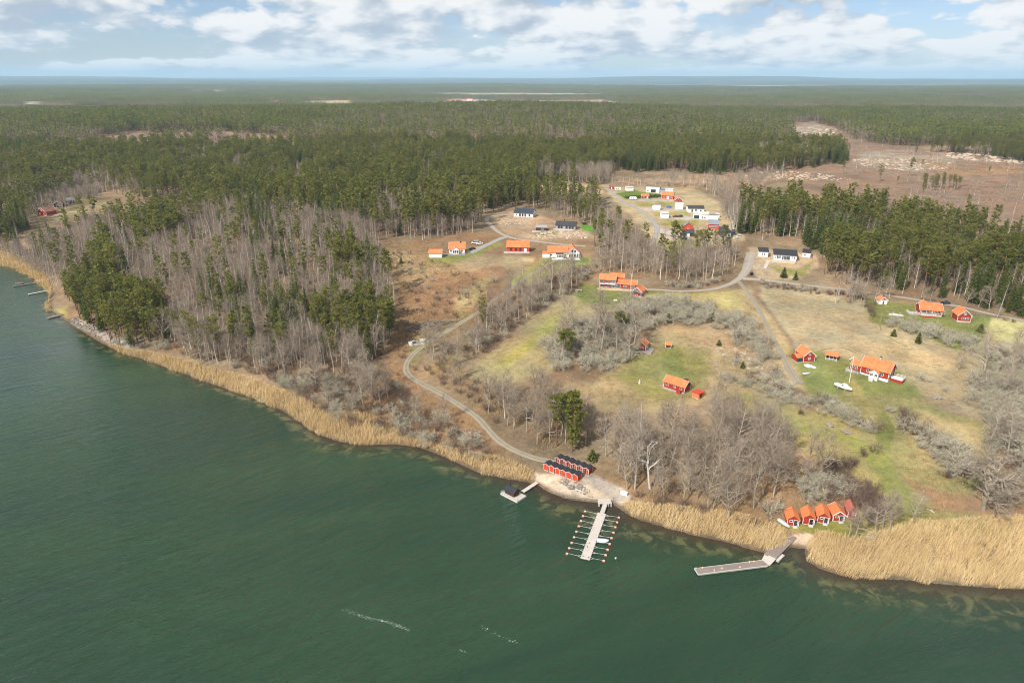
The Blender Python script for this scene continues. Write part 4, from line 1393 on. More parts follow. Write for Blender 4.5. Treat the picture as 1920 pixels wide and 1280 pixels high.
# ---- the red farmhouse with its outbuildings
def red_farm():
    r, L = place('farmhouse', (1612.3, 699.7), (1663.8, 716.7), 6.8, 'red farmhouse with orange tiled roof, white porch and chimney', 'house', phrase='the red farmhouse', margin=2.0)
    D = 6.8; h = 3.7
    shell(r, L, D, h, 'x', 2.9, 'red', 'tile', 'white', 0.7, 0.45, 0.5, plinth='white')
    F, R_, Lf = facing('F', L, D), facing('R', L, D), facing('L', L, D)
    window(r, F, 2.2, 1.5, 1.9, 1.5, bars=2, cross=1); window(r, F, L - 4.4, 1.5, 2.6, 1.5, bars=3, cross=1)
    window(r, R_, 0.6, 1.5, 1.9, 1.5, bars=2, cross=1); window(r, R_, 2.6, 4.2, 1.1, 1.1, bars=1, cross=1); window(r, Lf, 2.7, 4.2, 1.1, 1.1, bars=1, cross=1)
    door(r, R_, 3.6, 1.1, 2.7, z=0.7, glazed=True)
    chimney(r, L * 0.52, D / 2, h + 2.3, h + 4.1)
    # glazed entrance porch with its own little roof and steps
    px0, px1 = L * 0.40, L * 0.40 + 3.0
    shell(r, px1 - px0, 2.2, 2.7, 'y', 1.0, 'white_wall', 'tile', 'white', 0.7, 0.25, 0.3, x0=px0, y0=-2.2, plinth='white', wall_name='porch_wall')
    PF = lambda u, d, z: (px0 + u, -2.2 - d, z)
    window(r, PF, 0.15, 1.3, 1.1, 1.2, bars=1); window(r, PF, 1.75, 1.3, 1.1, 1.2, bars=1); window(r, lambda u, d, z: (px1 + d, -2.2 + u, z), 0.3, 1.3, 1.5, 1.2, bars=2)
    sb = MB()
    for k in range(4):
        sb.box(px0 + 0.4, px0 + 2.0, -2.75 - 0.42 * k, -2.33 - 0.42 * k, -0.8, 0.62 - 0.17 * k)
    sb.build('steps', M['stone_base'], r)
    railing(r, [(px0 + 0.35, -2.3), (px0 + 0.35, -4.0)], 0.5, 0.9); railing(r, [(px0 + 2.05, -2.3), (px0 + 2.05, -4.0)], 0.5, 0.9)
    # raised white terrace behind the right gable
    deck(r, L + 0.05, L + 4.4, D - 4.4, D - 0.5, 0.75, 'concrete', 'red')
    railing(r, [(L + 0.1, D - 4.35), (L + 4.35, D - 4.35), (L + 4.35, D - 0.55), (L + 0.1, D - 0.55)], 0.75, 0.85)
    pb = MB(); pb.box(L + 0.1, L + 4.3, D - 4.36, D - 4.30, 0.85, 1.5); pb.box(L + 4.30, L + 4.36, D - 4.3, D - 0.6, 0.85, 1.5); pb.build('terrace_screen', M['white'], r)
    # small wing and pergola at the left gable
    shell(r, 4.2, 4.6, 2.5, 'x', 1.3, 'red', 'tile', 'white', 0.4, 0.3, 0.3, x0=-4.25, y0=1.4, wall_name='wing_wall')
    window(r, lambda u, d, z: (-4.25 + u, 1.4 - d, z), 1.2, 1.0, 1.4, 1.0, bars=1)
    deck(r, -5.0, -0.2, -1.6, 1.3, 0.3, 'old_wood')
    railing(r, [(-0.3, -1.55), (-4.95, -1.55), (-4.95, 1.2)], 0.3, 0.95)
    # flagpole
    p = hit(1592, 717.3)
    fp = empty('flagpole', p); tag(fp, 'tall white flagpole on the lawn left of the red farmhouse', 'flagpole')
    mb = MB(); mb.tube([(0, 0, -0.5), (0, 0, 5.5), (0, 0, 11.0)], [0.11, 0.09, 0.05], 8); mb.build('pole', M['white'], fp)
    mb = MB(); mb.tube([(0, 0, 11.0), (0, 0, 11.12), (0, 0, 11.24)], [0.06, 0.13, 0.03], 8); mb.build('knob', M['brick'], fp)
    mb = MB(); mb.tube([(-0.1, 0, 10.85), (-1.0, -0.05, 10.1), (-2.0, -0.1, 9.85)], [0.05, 0.14, 0.02], 6); mb.build('pennant', M['white'], fp)
    # shed with a lean-to
    r, L = place('shed', (1505.4, 680), (1527, 677.4), 6.6, 'red gabled shed with orange roof, lean-to and white upturned boats before it', 'shed', phrase='the red shed with the lean-to', margin=1.0)
    shell(r, L, 6.6, 2.7, 'y', 2.1, 'red', 'tile', 'white', 0.15, 0.35, 0.4)
    F = facing('F', L, 6.6)
    window(r, F, L / 2 - 0.45, 0.9, 1.0, 1.0, bars=1, cross=1); window(r, F, L / 2 - 0.4, 2.75, 0.9, 0.9, bars=1, cross=1)
    shell(r, 2.4, 4.6, 1.9, 'x', 0.7, 'red', 'tile', None, 0.1, 0.1, 0.2, x0=-2.75, y0=0.2, wall_name='lean_to_wall')
    ob = MB(); ob.box(-2.5, -0.6, 0.12, 0.196, 0.1, 1.7); ob.build('lean_to_gate', M['dark_wall'], r)
    # open pavilion
    r, L = place('pavilion', (1547.3, 674), (1568.3, 677.6), 3.2, 'small open sided pavilion with orange roof and white posts', 'pavilion', phrase='the open pavilion', margin=0.6)
    wb = MB(); wb.box(0, L, 3.1, 3.2, -0.5, 2.2); wb.box(-0.001, 0.1, 1.3, 3.1, -0.5, 2.2); wb.box(L - 0.1, L + 0.001, 1.3, 3.1, -0.5, 2.2); wb.build('wall', M['dark_wall'], r)
    fb = MB(); fb.box(0, L, 0, 3.1, -0.5, 0.12); fb.build('floor_slab', M['old_wood'], r)
    for k in range(4):
        pb = MB(); pb.box(k * (L - 0.12) / 3, k * (L - 0.12) / 3 + 0.12, 0.0, 0.12, 0.12, 2.2); pb.build('post', M['white'], r)
    rb = MB(); rb.prism([(-0.45, 2.1), (1.6, 3.2), (3.65, 2.1), (3.65, 1.98), (1.6, 3.05), (-0.45, 1.98)], 'x', -0.4, L + 0.4); rb.build('roof', M['tile'], r)
    railing(r, [(0.1, 0.05), (L - 0.1, 0.05)], 0.1, 0.7)
    tb = MB(); tb.box(L * .3, L * .7, 1.3, 2.1, 0.75, 0.8); tb.box(L * .45, L * .55, 1.6, 1.8, .12, .75); tb.build('table', M['old_wood'], r)


def hull_rings(L, W, H, n=9, stern=0.85, m=7, sheer=0.25):
    rings = []
    for i in range(n):
        t = i / (n - 1)
        w = W / 2 * (stern + (1 - stern) * math.sin(min(1, t * 2) * math.pi / 2)) * (1 - max(0, (t - 0.45) / 0.55) ** 2.2 * 0.97)
        top = H * (1 + sheer * max(0, t - 0.3) ** 2 * 2)
        ring = []
        for k in range(m):
            a = math.pi * k / (m - 1)
            ring.append((L * t - 0.06 * L * (1 - math.sin(a)) * 0 , -w * math.cos(a), top - top * math.sin(a) ** 0.8 * (1 - 0.35 * max(0, t - .6) / .4)))
        rings.append(ring)
    return rings


def boat(name, p, rz, L, W, H, label, group=None, upturned=False, m='hull', cover=None, cat='boat'):
    r = empty(name, p, rz); tag(r, label, cat, group)
    rings = hull_rings(L, W, H)
    if upturned:
        rings = [[(x, y, H * 1.15 - z) for x, y, z in ring] for ring in rings]
    mb = MB(); mb.loft(rings); mb.build('hull', M[m], r, smooth=True)
    if upturned:
        kb = MB(); kb.box(0.1, L * 0.9, -0.04, 0.04, H * 1.13, H * 1.13 + 0.07); kb.build('keel', M[m], r)
    else:
        top = [[(x, y, z) for x, y, z in (ring[0], ring[-1])] for ring in rings]
        if cover:
            cb = MB(); rr = []
            for (a, b) in top:
                w = abs(a[1]); z = a[2]
                rr.append([(a[0], -w - 0.03, z - 0.12), (a[0], -w * 0.98, z + 0.05), (a[0], -w * 0.5, z + 0.26), (a[0], 0, z + 0.36), (a[0], w * 0.5, z + 0.26), (a[0], w * 0.98, z + 0.05), (a[0], w + 0.03, z - 0.12)])
            cb.loft(rr); cb.build('tarpaulin', M[cover], r, smooth=True)
        else:
            for k in (0.3, 0.6):
                sb = MB(); sb.box(L * k, L * k + 0.25, -W * 0.4, W * 0.4, H * 0.75, H * 0.8); sb.build('thwart', M['old_wood'], r)
    return r


def boats_on_land():
    for (px, py, L, W, rz, lab) in ((1518.6, 689.5, 3.3, 1.5, 2.0, 'shorter white upturned dinghy left of the longer one on the lawn'), (1529.0, 691.0, 4.6, 1.7, 2.05, 'longer white upturned rowing boat in front of the red shed')):
        p = hit(px, py); p[2] = hgt(p[0], p[1]) - 0.05
        boat('rowing_boat', p, rz, L, W, 0.6, lab, 'upturned boats before the red shed', True)
    p = hit(1505, 702.5); p[2] = hgt(p[0], p[1])
    r = boat('rowing_boat', p, 0.25, 3.6, 1.5, 0.7, 'small grey open boat on a cradle beside the lane end', None, False, 'hull_grey')
    # cabin boat laid up on the grass
    a = hit(1565.5, 724.5); b = hit(1596, 737)
    rz = math.atan2(b[1] - a[1], b[0] - a[0]); L = math.hypot(*(b - a)[:2])
    a[2] = hgt(a[0], a[1]) + 0.5
    r = empty('cabin_boat', a, rz); tag(r, 'white cabin cruiser laid up on the grass below the farmhouse', 'cabin boat')
    mb = MB(); mb.loft(hull_rings(L, L * 0.32, 1.15, 11, 0.9)); mb.build('hull', M['hull'], r, smooth=True)
    db = MB(); db.prism([(L * .02, 1.12), (L * .9, 1.20), (L * .9, 1.26), (L * .02, 1.18)], 'y', -L * .11, L * .11); db.build('deck', M['hull'], r)
    cb = MB(); cb.loft([[(L * .40, -.95, 1.2), (L * .43, -.85, 1.95), (L * .43, .85, 1.95), (L * .40, .95, 1.2)], [(L * .60, -.95, 1.2), (L * .57, -.8, 1.95), (L * .57, .8, 1.95), (L * .60, .95, 1.2)], [(L * .82, -.55, 1.25), (L * .76, -.45, 1.5), (L * .76, .45, 1.5), (L * .82, .55, 1.25)]]); cb.build('cabin', M['hull'], r)
    for s in (-1, 1):
        wb = MB(); wb.hexa([(L * .44, s * .93, 1.35), (L * .57, s * .93, 1.35), (L * .57, s * .97, 1.35), (L * .44, s * .97, 1.35), (L * .45, s * .86, 1.8), (L * .56, s * .83, 1.8), (L * .56, s * .88, 1.8), (L * .45, s * .91, 1.8)]); wb.build('side_window', M['glass'], r)
    fb = MB(); fb.box(L * .10, L * .34, -.7, .7, 1.19, 1.24); fb.build('cockpit_floor', M['hull_grey'], r)
    for k in (0.2, 0.65):
        sb = MB(); sb.box(L * k, L * k + 0.25, -.8, .8, -0.7, 0.35); sb.build('cradle_beam', M['old_wood'], r)
    BUILT.append([a[:2] + (-1, 1), b[:2] + (1, 1), b[:2] + (1, -1.5), a[:2] + (-1, -1.5)])
    LANDMARKS.append((1580, 730, 'the white cabin boat'))
    # white boat on the cottage lawn
    p = hit(1667, 590); p[2] = hgt(p[0], p[1])
    boat('rowing_boat', p, -0.35, 6.2, 1.7, 0.6, 'long white upturned boat on the cottage lawn above the hedge', None, True)
    # pale boats beside the boathouses
    p = hit(1459, 975); p[2] = hgt(p[0], p[1]) + 0.1
    r = boat('rowing_boat', p, -1.1, 4.2, 1.5, 0.6, 'grey rowing boat leaning at the wall of the first boathouse', None, True, 'hull_grey')
    p = hit(1624, 1008); p[2] = hgt(p[0], p[1])
    boat('rowing_boat', p, 0.1, 2.6, 1.1, 0.5, 'small grey dinghy lying on the bank right of the alder', None, True, 'hull_grey')


def cottage_group():
    r, L = place('outhouse', (1648, 571), (1663, 571), 3.4, 'little white walled outhouse with orange gable roof by the road', 'outhouse', phrase='the little white outhouse', margin=0.6)
    shell(r, L, 3.4, 2.2, 'y', 1.4, 'white_wall', 'tile', 'white', 0.15, 0.3, 0.35)
    door(r, facing('F', L, 3.4), L / 2 - 0.5, 1.0, 1.9, leaf='red')
    gb = MB(); gb.prism([(L * .18, 2.35), (L * .82, 2.35), (L * .5, 3.25)], 'y', -0.05, -0.005); gb.build('gable_panel', M['red'], r)
    r, L = place('cottage', (1723.8, 591.0), (1765, 594.5), 7.0, 'red cottage with orange roof and white glazed veranda on the lawn', 'house', phrase='the veranda cottage', margin=1.6)
    D = 7.0
    shell(r, L, D, 3.0, 'x', 2.3, 'red', 'tile', 'white', 0.8, 0.4, 0.45)
    F = facing('F', L, D)
    for k in range(3):
        window(r, F, 0.5 + k * 2.3, 1.2, 2.1, 1.5, bars=3)
    for k in range(3):
        window(r, F, L * .56 + k * 1.9, 1.2, 1.4, 1.5, bars=1)
    shell(r, 5.2, 4.4, 3.3, 'y', 1.9, 'red', 'tile', 'white', 0.8, 0.3, 0.3, x0=0.6, y0=D - 3.0, wall_name='rear_wing_wall')
    deck(r, -4.6, -0.1, -0.4, 4.2, 0.5, 'old_wood'); railing(r, [(-0.2, -0.35), (-4.55, -0.35), (-4.55, 4.1)], 0.5, 0.95)
    deck(r, 0, L * .66, -2.0, -0.1, 0.5, 'old_wood', 'red'); railing(r, [(0.05, -1.95), (L * .65, -1.95)], 0.5, 0.95, step=0.8)
    r, L = place('annex', (1793.8, 603), (1818.8, 605.2), 6.6, 'red gabled annex with white corner boards right of the cottage', 'annex', phrase='the red gabled annex', margin=1.2)
    shell(r, L, 6.6, 3.2, 'y', 2.5, 'red', 'tile', 'white', 0.3, 0.4, 0.45)
    F = facing('F', L, 6.6)
    window(r, F, L * .30, 1.3, 1.5, 0.95, bars=1); window(r, F, L * .58, 1.3, 1.5, 0.95, bars=1); window(r, F, L / 2 - 0.55, 3.5, 1.1, 1.2, bars=1, cross=1)
    bb = MB(); bb.box(-0.03, L + 0.03, -0.05, -0.005, 0.22, 0.45); bb.build('base_board', M['white'], r)


def white_group():
    r, L = place('garage', (1422.2, 481.3), (1439.5, 482.7), 5.6, 'white garage with dark flat roof left of the white bungalow', 'garage', phrase='the white garage', margin=1.0)
    shell(r, L, 5.6, 3.3, 'm', 1.0, 'white_wall', 'felt', None, 0.2, 0.4, 0.4)
    F = facing('F', L, 5.6); window(r, F, L * .30, 0.9, 0.7, 1.6, bars=0); window(r, F, L * .52, 0.9, 0.7, 1.6, bars=0)
    r, L = place('bungalow', (1450.3, 487.2), (1492.5, 491.2), 8.0, 'long white bungalow with dark shallow roof and wooden terrace', 'house', phrase='the white bungalow', margin=2.0)
    D = 8
    shell(r, L, D, 3.5, 'm', 1.2, 'white_wall', 'felt', None, 0.3, 0.5, 0.6)
    F = facing('F', L, D)
    for u, w in ((0.06, 0.6), (0.12, 0.9), (0.19, 0.9), (0.26, 0.6), (0.78, 0.6), (0.88, 0.6)):
        window(r, F, L * u, 1.1, w, 1.7, bars=0)
    window(r, F, L * .36, 0.5, 1.0, 2.3, bars=0); window(r, F, L * .44, 0.5, 1.4, 2.3, bars=1); window(r, F, L * .54, 0.5, 2.2, 2.3, bars=1)
    deck(r, -1.2, L * .92, -5.0, -0.1, 0.35, 'pier', 'new_wood', -1.6)
    r, L = place('garden_house', (1503.8, 482.2), (1518.8, 483.8), 4.6, 'small white garden house with dark roof right of the bungalow', 'garden house', phrase='the small white garden house', margin=0.8)
    shell(r, L, 4.6, 3.0, 'm', 1.0, 'white_wall', 'felt', None, 0.2, 0.3, 0.4)
    F = facing('F', L, 4.6); window(r, F, L * .2, 1.0, 1.0, 1.0)
    tb = MB(); tb.tube([(L + 0.8, 0.4, 0), (L + 0.8, 0.4, 1.1)], 0.45, 10); tb.build('rain_barrel', M['car_blue'], r)
    # wooden steps
    a = hit(1434, 503); b = hit(1441, 488)
    st = empty('garden_steps', a, math.atan2(b[1] - a[1], b[0] - a[0])); tag(st, 'pale wooden garden steps leading up to the white bungalow', 'steps')
    Ls = math.hypot(*(b - a)[:2])
    for k in range(10):
        mb = MB(); mb.box(Ls * k / 10, Ls * (k + 1) / 10 - 0.03, -0.9, 0.9, -0.6, 0.15 + (b[2] - a[2]) * k / 10); mb.build('step', M['pier'], st)


def red_long_house():
    r, L = place('long_house', (1123.8, 540), (1152.9, 541.9), 6.4, 'two storey red and white house with orange roof and lower wing', 'house', phrase='the long red house', margin=1.4)
    D = 6.4
    shell(r, L, D, 5.0, 'x', 2.0, 'red', 'tile', 'white', 0.3, 0.4, 0.5)
    F = facing('F', L, D)
    for u, w in ((0.02, 1.7), (0.34, 1.7), (0.60, 2.1), (0.80, 2.0)):
        window(r, F, L * u, 3.0, w, 1.5, bars=2); window(r, F, L * u, 0.6, w, 1.8, bars=2, cross=1)
    bb = MB(); bb.box(0, L, -1.3, -0.02, 2.55, 2.72); bb.build('balcony', M['white'], r)
    shell(r, 11.2, 5.4, 2.9, 'x', 1.7, 'red', 'tile', 'white', 0.3, 0.3, 0.4, x0=L + 0.03, y0=0.4, wall_name='wing_wall')
    W = lambda u, d, z: (L + 0.03 + u, 0.4 - d, z)
    window(r, W, 0.6, 0.5, 2.2, 2.2, bars=2, cross=1); window(r, W, 4.4, 1.1, 1.6, 1.2, bars=2); window(r, W, 8.3, 0.6, 2.0, 2.1, bars=2, cross=1)
    deck(r, -1.0, L + 11, -2.6, -0.05, 0.25, 'new_wood')
    shell(r, 7.6, 4.6, 4.6, 'x', 1.5, 'red', 'tile', 'white', 0.3, 0.3, 0.4, x0=L * .55, y0=D + 0.6, wall_name='rear_block_wall')
    r, L = place('annex', (1185, 554.6), (1202.5, 557.5), 6.4, 'red annex with orange roof and grey canopy beside the flagpole', 'annex', phrase='the red annex with grey canopy', margin=0.9)
    shell(r, L, 6.4, 2.7, 'y', 1.9, 'red', 'tile', 'white', 0.3, 0.35, 0.4)
    F = facing('F', L, 6.4)
    cb = MB(); cb.prism([(-0.3, 2.45), (L / 2, 3.6), (L + 0.3, 2.45), (L + 0.3, 2.32), (L / 2, 3.45), (-0.3, 2.32)], 'y', -2.2, -0.46); cb.build('canopy', M['slate_roof'], r)
    for k in (0.0, L - 0.14):
        pb = MB(); pb.box(k, k + 0.14, -2.1, -1.96, -0.5, 2.5); pb.build('post', M['white'], r)
    door(r, F, L / 2 - 0.6, 1.2, 2.2, leaf='bright_red', z=0.2)
    window(r, facing('R', L, 6.4), 1.2, 1.0, 1.2, 1.2); window(r, facing('R', L, 6.4), 3.6, 1.0, 1.2, 1.2)
    p = hit(1182, 549)
    fp = empty('flagpole', p); tag(fp, 'cream flagpole with yardarm before the long red house', 'flagpole')
    mb = MB(); mb.tube([(0, 0, -0.5), (0, 0, 5), (0, 0, 10.4)], [0.12, 0.10, 0.06], 8); mb.build('pole', M['white'], fp)
    mb = MB(); mb.box(-1.6, 0.0, -0.04, 0.04, 10.0, 10.1); mb.build('yardarm', M['white'], fp)
    p = hit(1085, 547)
    t = empty('garden_table', p, 0.3); tag(t, 'grey wooden garden table with benches at the lawn edge', 'garden table')
    mb = MB(); mb.box(-1.6, 1.6, -0.6, 0.6, 0.95, 1.05); mb.build('table_top', M['old_wood'], t)
    for s in (-1, 1):
        mb = MB(); mb.box(-1.5, 1.5, s * 1.15 - .25, s * 1.15 + .25, 0.5, 0.58); mb.build('bench', M['old_wood'], t)
        mb = MB(); mb.box(s * 1.2 - .1, s * 1.2 + .1, -1.2, 1.2, -0.2, 0.94); mb.build('leg', M['old_wood'], t)
    p = hit(1154, 565)
    t = empty('garden_bench', p, 0.2); tag(t, 'small white garden bench alone on the green lawn', 'bench')
    mb = MB(); mb.box(-0.9, 0.9, -0.25, 0.25, 0.42, 0.5); mb.build('seat', M['white'], t)
    mb = MB(); mb.box(-0.9, 0.9, 0.2, 0.26, 0.5, 1.0); mb.build('backrest', M['white'], t)
    for s in (-0.8, 0.8):
        mb = MB(); mb.box(s - .05, s + .05, -0.24, 0.24, -0.1, 0.42); mb.build('leg', M['white'], t)


def hill_cabins():
    # cabin with a deck: gable to the viewer's left, long side to the right
    r, L = place('cabin', (1195, 656.5), (1210, 659.0), 4.9, 'small red cabin with orange gable roof on a grey deck', 'cabin', phrase='the small red cabin', margin=1.2)
    shell(r, L, 4.9, 2.5, 'y', 1.5, 'red', 'tile', 'white', 0.3, 0.35, 0.4)
    F, R_ = facing('F', L, 4.9), facing('R', L, 4.9)
    window(r, F, L * .42, 1.0, 1.2, 1.0, bars=1); window(r, R_, 0.7, 1.0, 1.0, 1.0, bars=1); door(r, R_, 2.4, 1.0, 2.0, z=0.3)
    deck(r, -0.3, L + 3.0, -2.2, -0.05, 0.28, 'old_wood', None, -1.2); planking(r, L + 0.05, L + 3.0, -0.03, 4.4, 0.28, 'old_wood', 'x')
    fb = MB(); fb.box(L + 0.08, L + 2.95, 0.0, 4.35, -1.2, 0.2); fb.build('deck_frame', M['old_wood'], r)
    r, L = place('playhouse', (1247.5, 651.0), (1258, 652.5), 2.0, 'tiny red playhouse with orange roof right of the small cabin', 'playhouse', phrase='the tiny playhouse', margin=0.5)
    shell(r, L, 2.0, 1.3, 'x', 0.9, 'brown_wall', 'tile', 'white', 0.05, 0.15, 0.2)
    window(r, facing('R', L, 2.0), 0.7, 0.5, 0.6, 0.6)
    r, L = place('cabin', (1244, 725.5), (1282.5, 739.0), 4.9, 'long red cabin with bright orange roof and dark gable', 'cabin', phrase='the long red cabin', margin=1.0)
    shell(r, L, 4.9, 2.7, 'x', 1.7, 'red', 'tile', 'white', 0.25, 0.35, 0.4)
    F, R_ = facing('F', L, 4.9), facing('R', L, 4.9)
    window(r, F, L * .10, 1.2, 1.2, 1.2, bars=1); window(r, F, L * .46, 1.2, 1.1, 1.1, bars=1); window(r, F, L * .78, 1.3, 0.9, 0.9, bars=0)
    mb = MB(); mb.box(L * .74, L * .90, 3.0, 4.3, 3.1, 4.4); mb.build('dormer', M['felt'], r)
    mb = MB(); mb.prism([(0.2, 2.3), (2.45, 3.7), (4.7, 2.3)], 'x', L + 0.005, L + 0.06); mb.build('gable_panel', M['dark_wall'], r)
    mb = MB(); mb.box(L * .70, L * .88, -1.3, -0.02, -0.6, 1.0); mb.build('bench_box', M['red'], r)
    deck(r, 0.2, L * .7, -1.2, -0.05, 0.12, 'old_wood'); deck(r, -3.0, -0.1, 0.4, 4.0, 0.12, 'old_wood')
    r, L = place('shed', (1297, 743.5), (1309.5, 748.5), 3.6, 'red flat roofed shed below the long red cabin', 'shed', phrase='the red flat roofed shed', margin=0.7)
    shell(r, L, 3.6, 1.9, 'n', 0.25, 'red', 'bright_red', None, 0.05, 0.35, 0.35)
    r.children[-1].data.materials[0] = M['tile']
    door(r, facing('R', L, 3.6), 1.0, 1.0, 1.7, leaf='brown_wall', frame='brown_wall')
    p = hit(1199, 719)
    t = empty('garden_ornament', p); tag(t, 'small white garden well post on the grass left of the long cabin', 'garden ornament')
    mb = MB(); mb.tube([(0, 0, -.2), (0, 0, .7), (0, 0, .75)], [.5, .42, .1], 10); mb.build('base', M['concrete'], t)
    mb = MB(); mb.tube([(0, 0, .75), (0, 0, 1.5), (0, 0, 1.9)], [.14, .12, .02], 8); mb.build('post', M['white'], t)


def villas():
    r, L = place('villa', (842.5, 475.5), (871.5, 475.5), 8.2, 'white villa with orange tiled roof and white front gable beside the drive', 'house', phrase='the white villa by the drive', margin=1.8)
    D = 8.2
    shell(r, L, D, 3.3, 'x', 3.0, 'white_wall', 'tile', 'white', 0.3, 0.4, 0.5)
    shell(r, L * .42, 2.0, 2.9, 'y', 1.6, 'white_wall', 'tile', 'white', 0.3, 0.25, 0.3, x0=L * .2, y0=-2.0, wall_name='front_gable_wall')
    G = lambda u, d, z: (L * .2 + u, -2.0 - d, z)
    for k in range(3):
        window(r, G, L * .04 + k * L * .125, 0.7, L * .11, 1.8, bars=0)
    F, R_ = facing('F', L, D), facing('R', L, D)
    window(r, F, L * .74, 1.0, 1.3, 1.3); window(r, F, L * .05, 1.0, 1.2, 1.3)
    for u in (1.0, 3.2, 5.4): window(r, R_, u, 1.0, 1.2, 1.4)
    window(r, R_, 3.4, 3.9, 1.2, 1.2)
    chimney(r, L * .72, D * .45, 5.4, 7.0, 'dark_wall', 0.6)
    deck(r, -4, L + 0.5, -3.6, -2.05, 0.2, 'old_wood')
    r, L = place('shed', (805, 483.5), (828.4, 483.5), 4.8, 'long white shed with orange roof left of the white villa', 'shed', phrase='the long white shed', margin=0.8)
    shell(r, L, 4.8, 2.9, 'x', 1.8, 'white_wall', 'tile', 'white', 0.2, 0.3, 0.3)
    door(r, facing('R', L, 4.8), 1.6, 1.1, 2.0)
    r, L = place('villa', (950.3, 472.8), (992, 472.8), 8.4, 'bright red villa with orange roof above a pale terrace', 'house', phrase='the bright red villa', margin=2.0)
    D = 8.4
    shell(r, L, D, 3.4, 'x', 2.9, 'bright_red', 'tile', None, 0.3, 0.35, 0.5)
    F = facing('F', L, D)
    for u in (.14, .36, .56): window(r, F, L * u, 0.8, 1.4, 1.7, 'dark_wall', bars=1)
    door(r, F, L * .78, 1.5, 2.3, z=0.3)
    chimney(r, L * .28, D * .5, 5.6, 7.0, 'tile', 0.7)
    deck(r, -1.8, L + 0.4, -3.4, -0.05, 0.3, 'pier', 'stone_base', -1.8); railing(r, [(-1.7, -3.3), (L + .3, -3.3)], 0.3, 0.9, 'steel')
    r, L = place('villa', (1028.5, 483), (1085.3, 483), 9.0, 'largest white villa with orange roof, glass veranda and front gable', 'house', phrase='the largest white villa', margin=2.0)
    D = 9
    shell(r, L * .62, D, 3.3, 'x', 2.7, 'white_wall', 'tile', 'white', 0.3, 0.35, 0.5, wall_name='wall')
    shell(r, L * .38, D + 2, 3.4, 'y', 3.1, 'white_wall', 'tile', 'white', 0.3, 0.35, 0.5, x0=L * .62 + 0.03, y0=-2.0, wall_name='gable_wing_wall')
    G = lambda u, d, z: (L * .62 + .03 + u, -2 - d, z)
    for k in range(4): window(r, G, L * (.03 + .085 * k), 0.6, L * .07, 2.2, 'white', bars=0)
    for k in range(2): window(r, G, L * (.115 + .085 * k), 3.4, L * .07, 1.8, 'white', bars=0)
    F = facing('F', L, D)
    shell(r, L * .24, 2.6, 2.5, 'm', 0.6, 'white_wall', 'felt', 'white', 0.3, 0.1, 0.2, x0=L * .24, y0=-2.6, wall_name='veranda_wall')
    V = lambda u, d, z: (L * .24 + u, -2.6 - d, z)
    for k in range(3): window(r, V, L * .012 + k * L * .077, 0.6, L * .07, 1.7, bars=1)
    window(r, F, L * .05, 1.0, 1.4, 1.3); window(r, F, L * .52, 1.0, 1.2, 1.3)
    chimney(r, L * .80, 4.0, 5.6, 7.4, 'tile', 0.6)
    deck(r, L * .1, L, -5.2, -2.7, 0.1, 'white', 'white', -1.6)
    r, L = place('garage', (1017, 483.5), (1031, 483.5), 4.2, 'low white garage with orange roof edge left of the largest villa', 'garage', phrase='the low white garage', margin=0.6)
    shell(r, L, 4.2, 2.6, 'm', 0.5, 'white_wall', 'tile', None, 0.2, 0.1, 0.15)
    door(r, facing('F', L, 4.2), 1.2, 1.0, 2.0)
    r, L = place('house', (963.4, 406.6), (999, 408.0), 8.6, 'white house with black roof alone on the rocky rise', 'house', phrase='the white house with black roof', margin=1.6)
    D = 8.6
    shell(r, L, D, 3.2, 'x', 2.9, 'white_wall', 'dark_roof', None, 0.3, 0.3, 0.4)
    F, R_ = facing('F', L, D), facing('R', L, D)
    window(r, F, L * .12, 1.3, 0.9, 0.9, 'dark_wall', 0); window(r, F, L * .28, .5, 1.4, 2.1, 'dark_wall', 0); window(r, F, L * .42, .5, 1.4, 2.1, 'dark_wall'); window(r, F, L * .56, .5, 1.2, 2.1, 'dark_wall', 0); window(r, F, L * .78, .7, 1.2, 1.8, 'dark_wall', 0)
    window(r, R_, 2.5, 1.0, 1.1, 1.3, 'dark_wall'); window(r, R_, 5.2, 1.0, 1.1, 1.3, 'dark_wall')
    pb = MB()
    sl = 2.9 / (D / 2)
    pb.slab([(L * .05, 0.6, 3.2 + sl * .6 + .26), (L * .95, 0.6, 3.2 + sl * .6 + .26), (L * .95, 3.6, 3.2 + sl * 3.6 + .26), (L * .05, 3.6, 3.2 + sl * 3.6 + .26)], 0.05); pb.build('solar_panel', M['glass'], r)
    r, L = place('house', (1042, 430.5), (1078.8, 430.5), 7.6, 'grey house with dark roof among pale boulders', 'house', phrase='the grey house among boulders', margin=1.2)
    D = 7.6
    shell(r, L, D, 3.2, 'x', 1.8, 'grey_wall', 'dark_roof', None, 0.3, 0.5, 0.6)
    F = facing('F', L, D)
    for u in (.1, .24, .5, .66, .8): window(r, F, L * u, .7, 1.5, 1.8, 'dark_wall')
    deck(r, -1.5, L + 1, -3.2, -0.05, 0.25, 'concrete', 'rock', -2.0)
    chimney(r, L * .4, D * .55, 4.6, 6.0, 'dark_wall', .6)
    r, L = place('annex', (1004.7, 433.5), (1024.4, 433.5), 4.6, 'low brown grey annex left of the grey house', 'annex', phrase='the low brown annex', margin=0.8)
    shell(r, L, 4.6, 2.5, 'm', 0.7, 'brown_wall', 'felt', None, 0.2, 0.3, 0.4)
    r.children[1].data.materials[0] = M['grey_wall']
    window(r, facing('F', L, 4.6), L * .5, .8, 1.6, 1.3)
    deck(r, -2.5, L * .5, -2.4, -0.05, .2, 'pier', 'concrete')


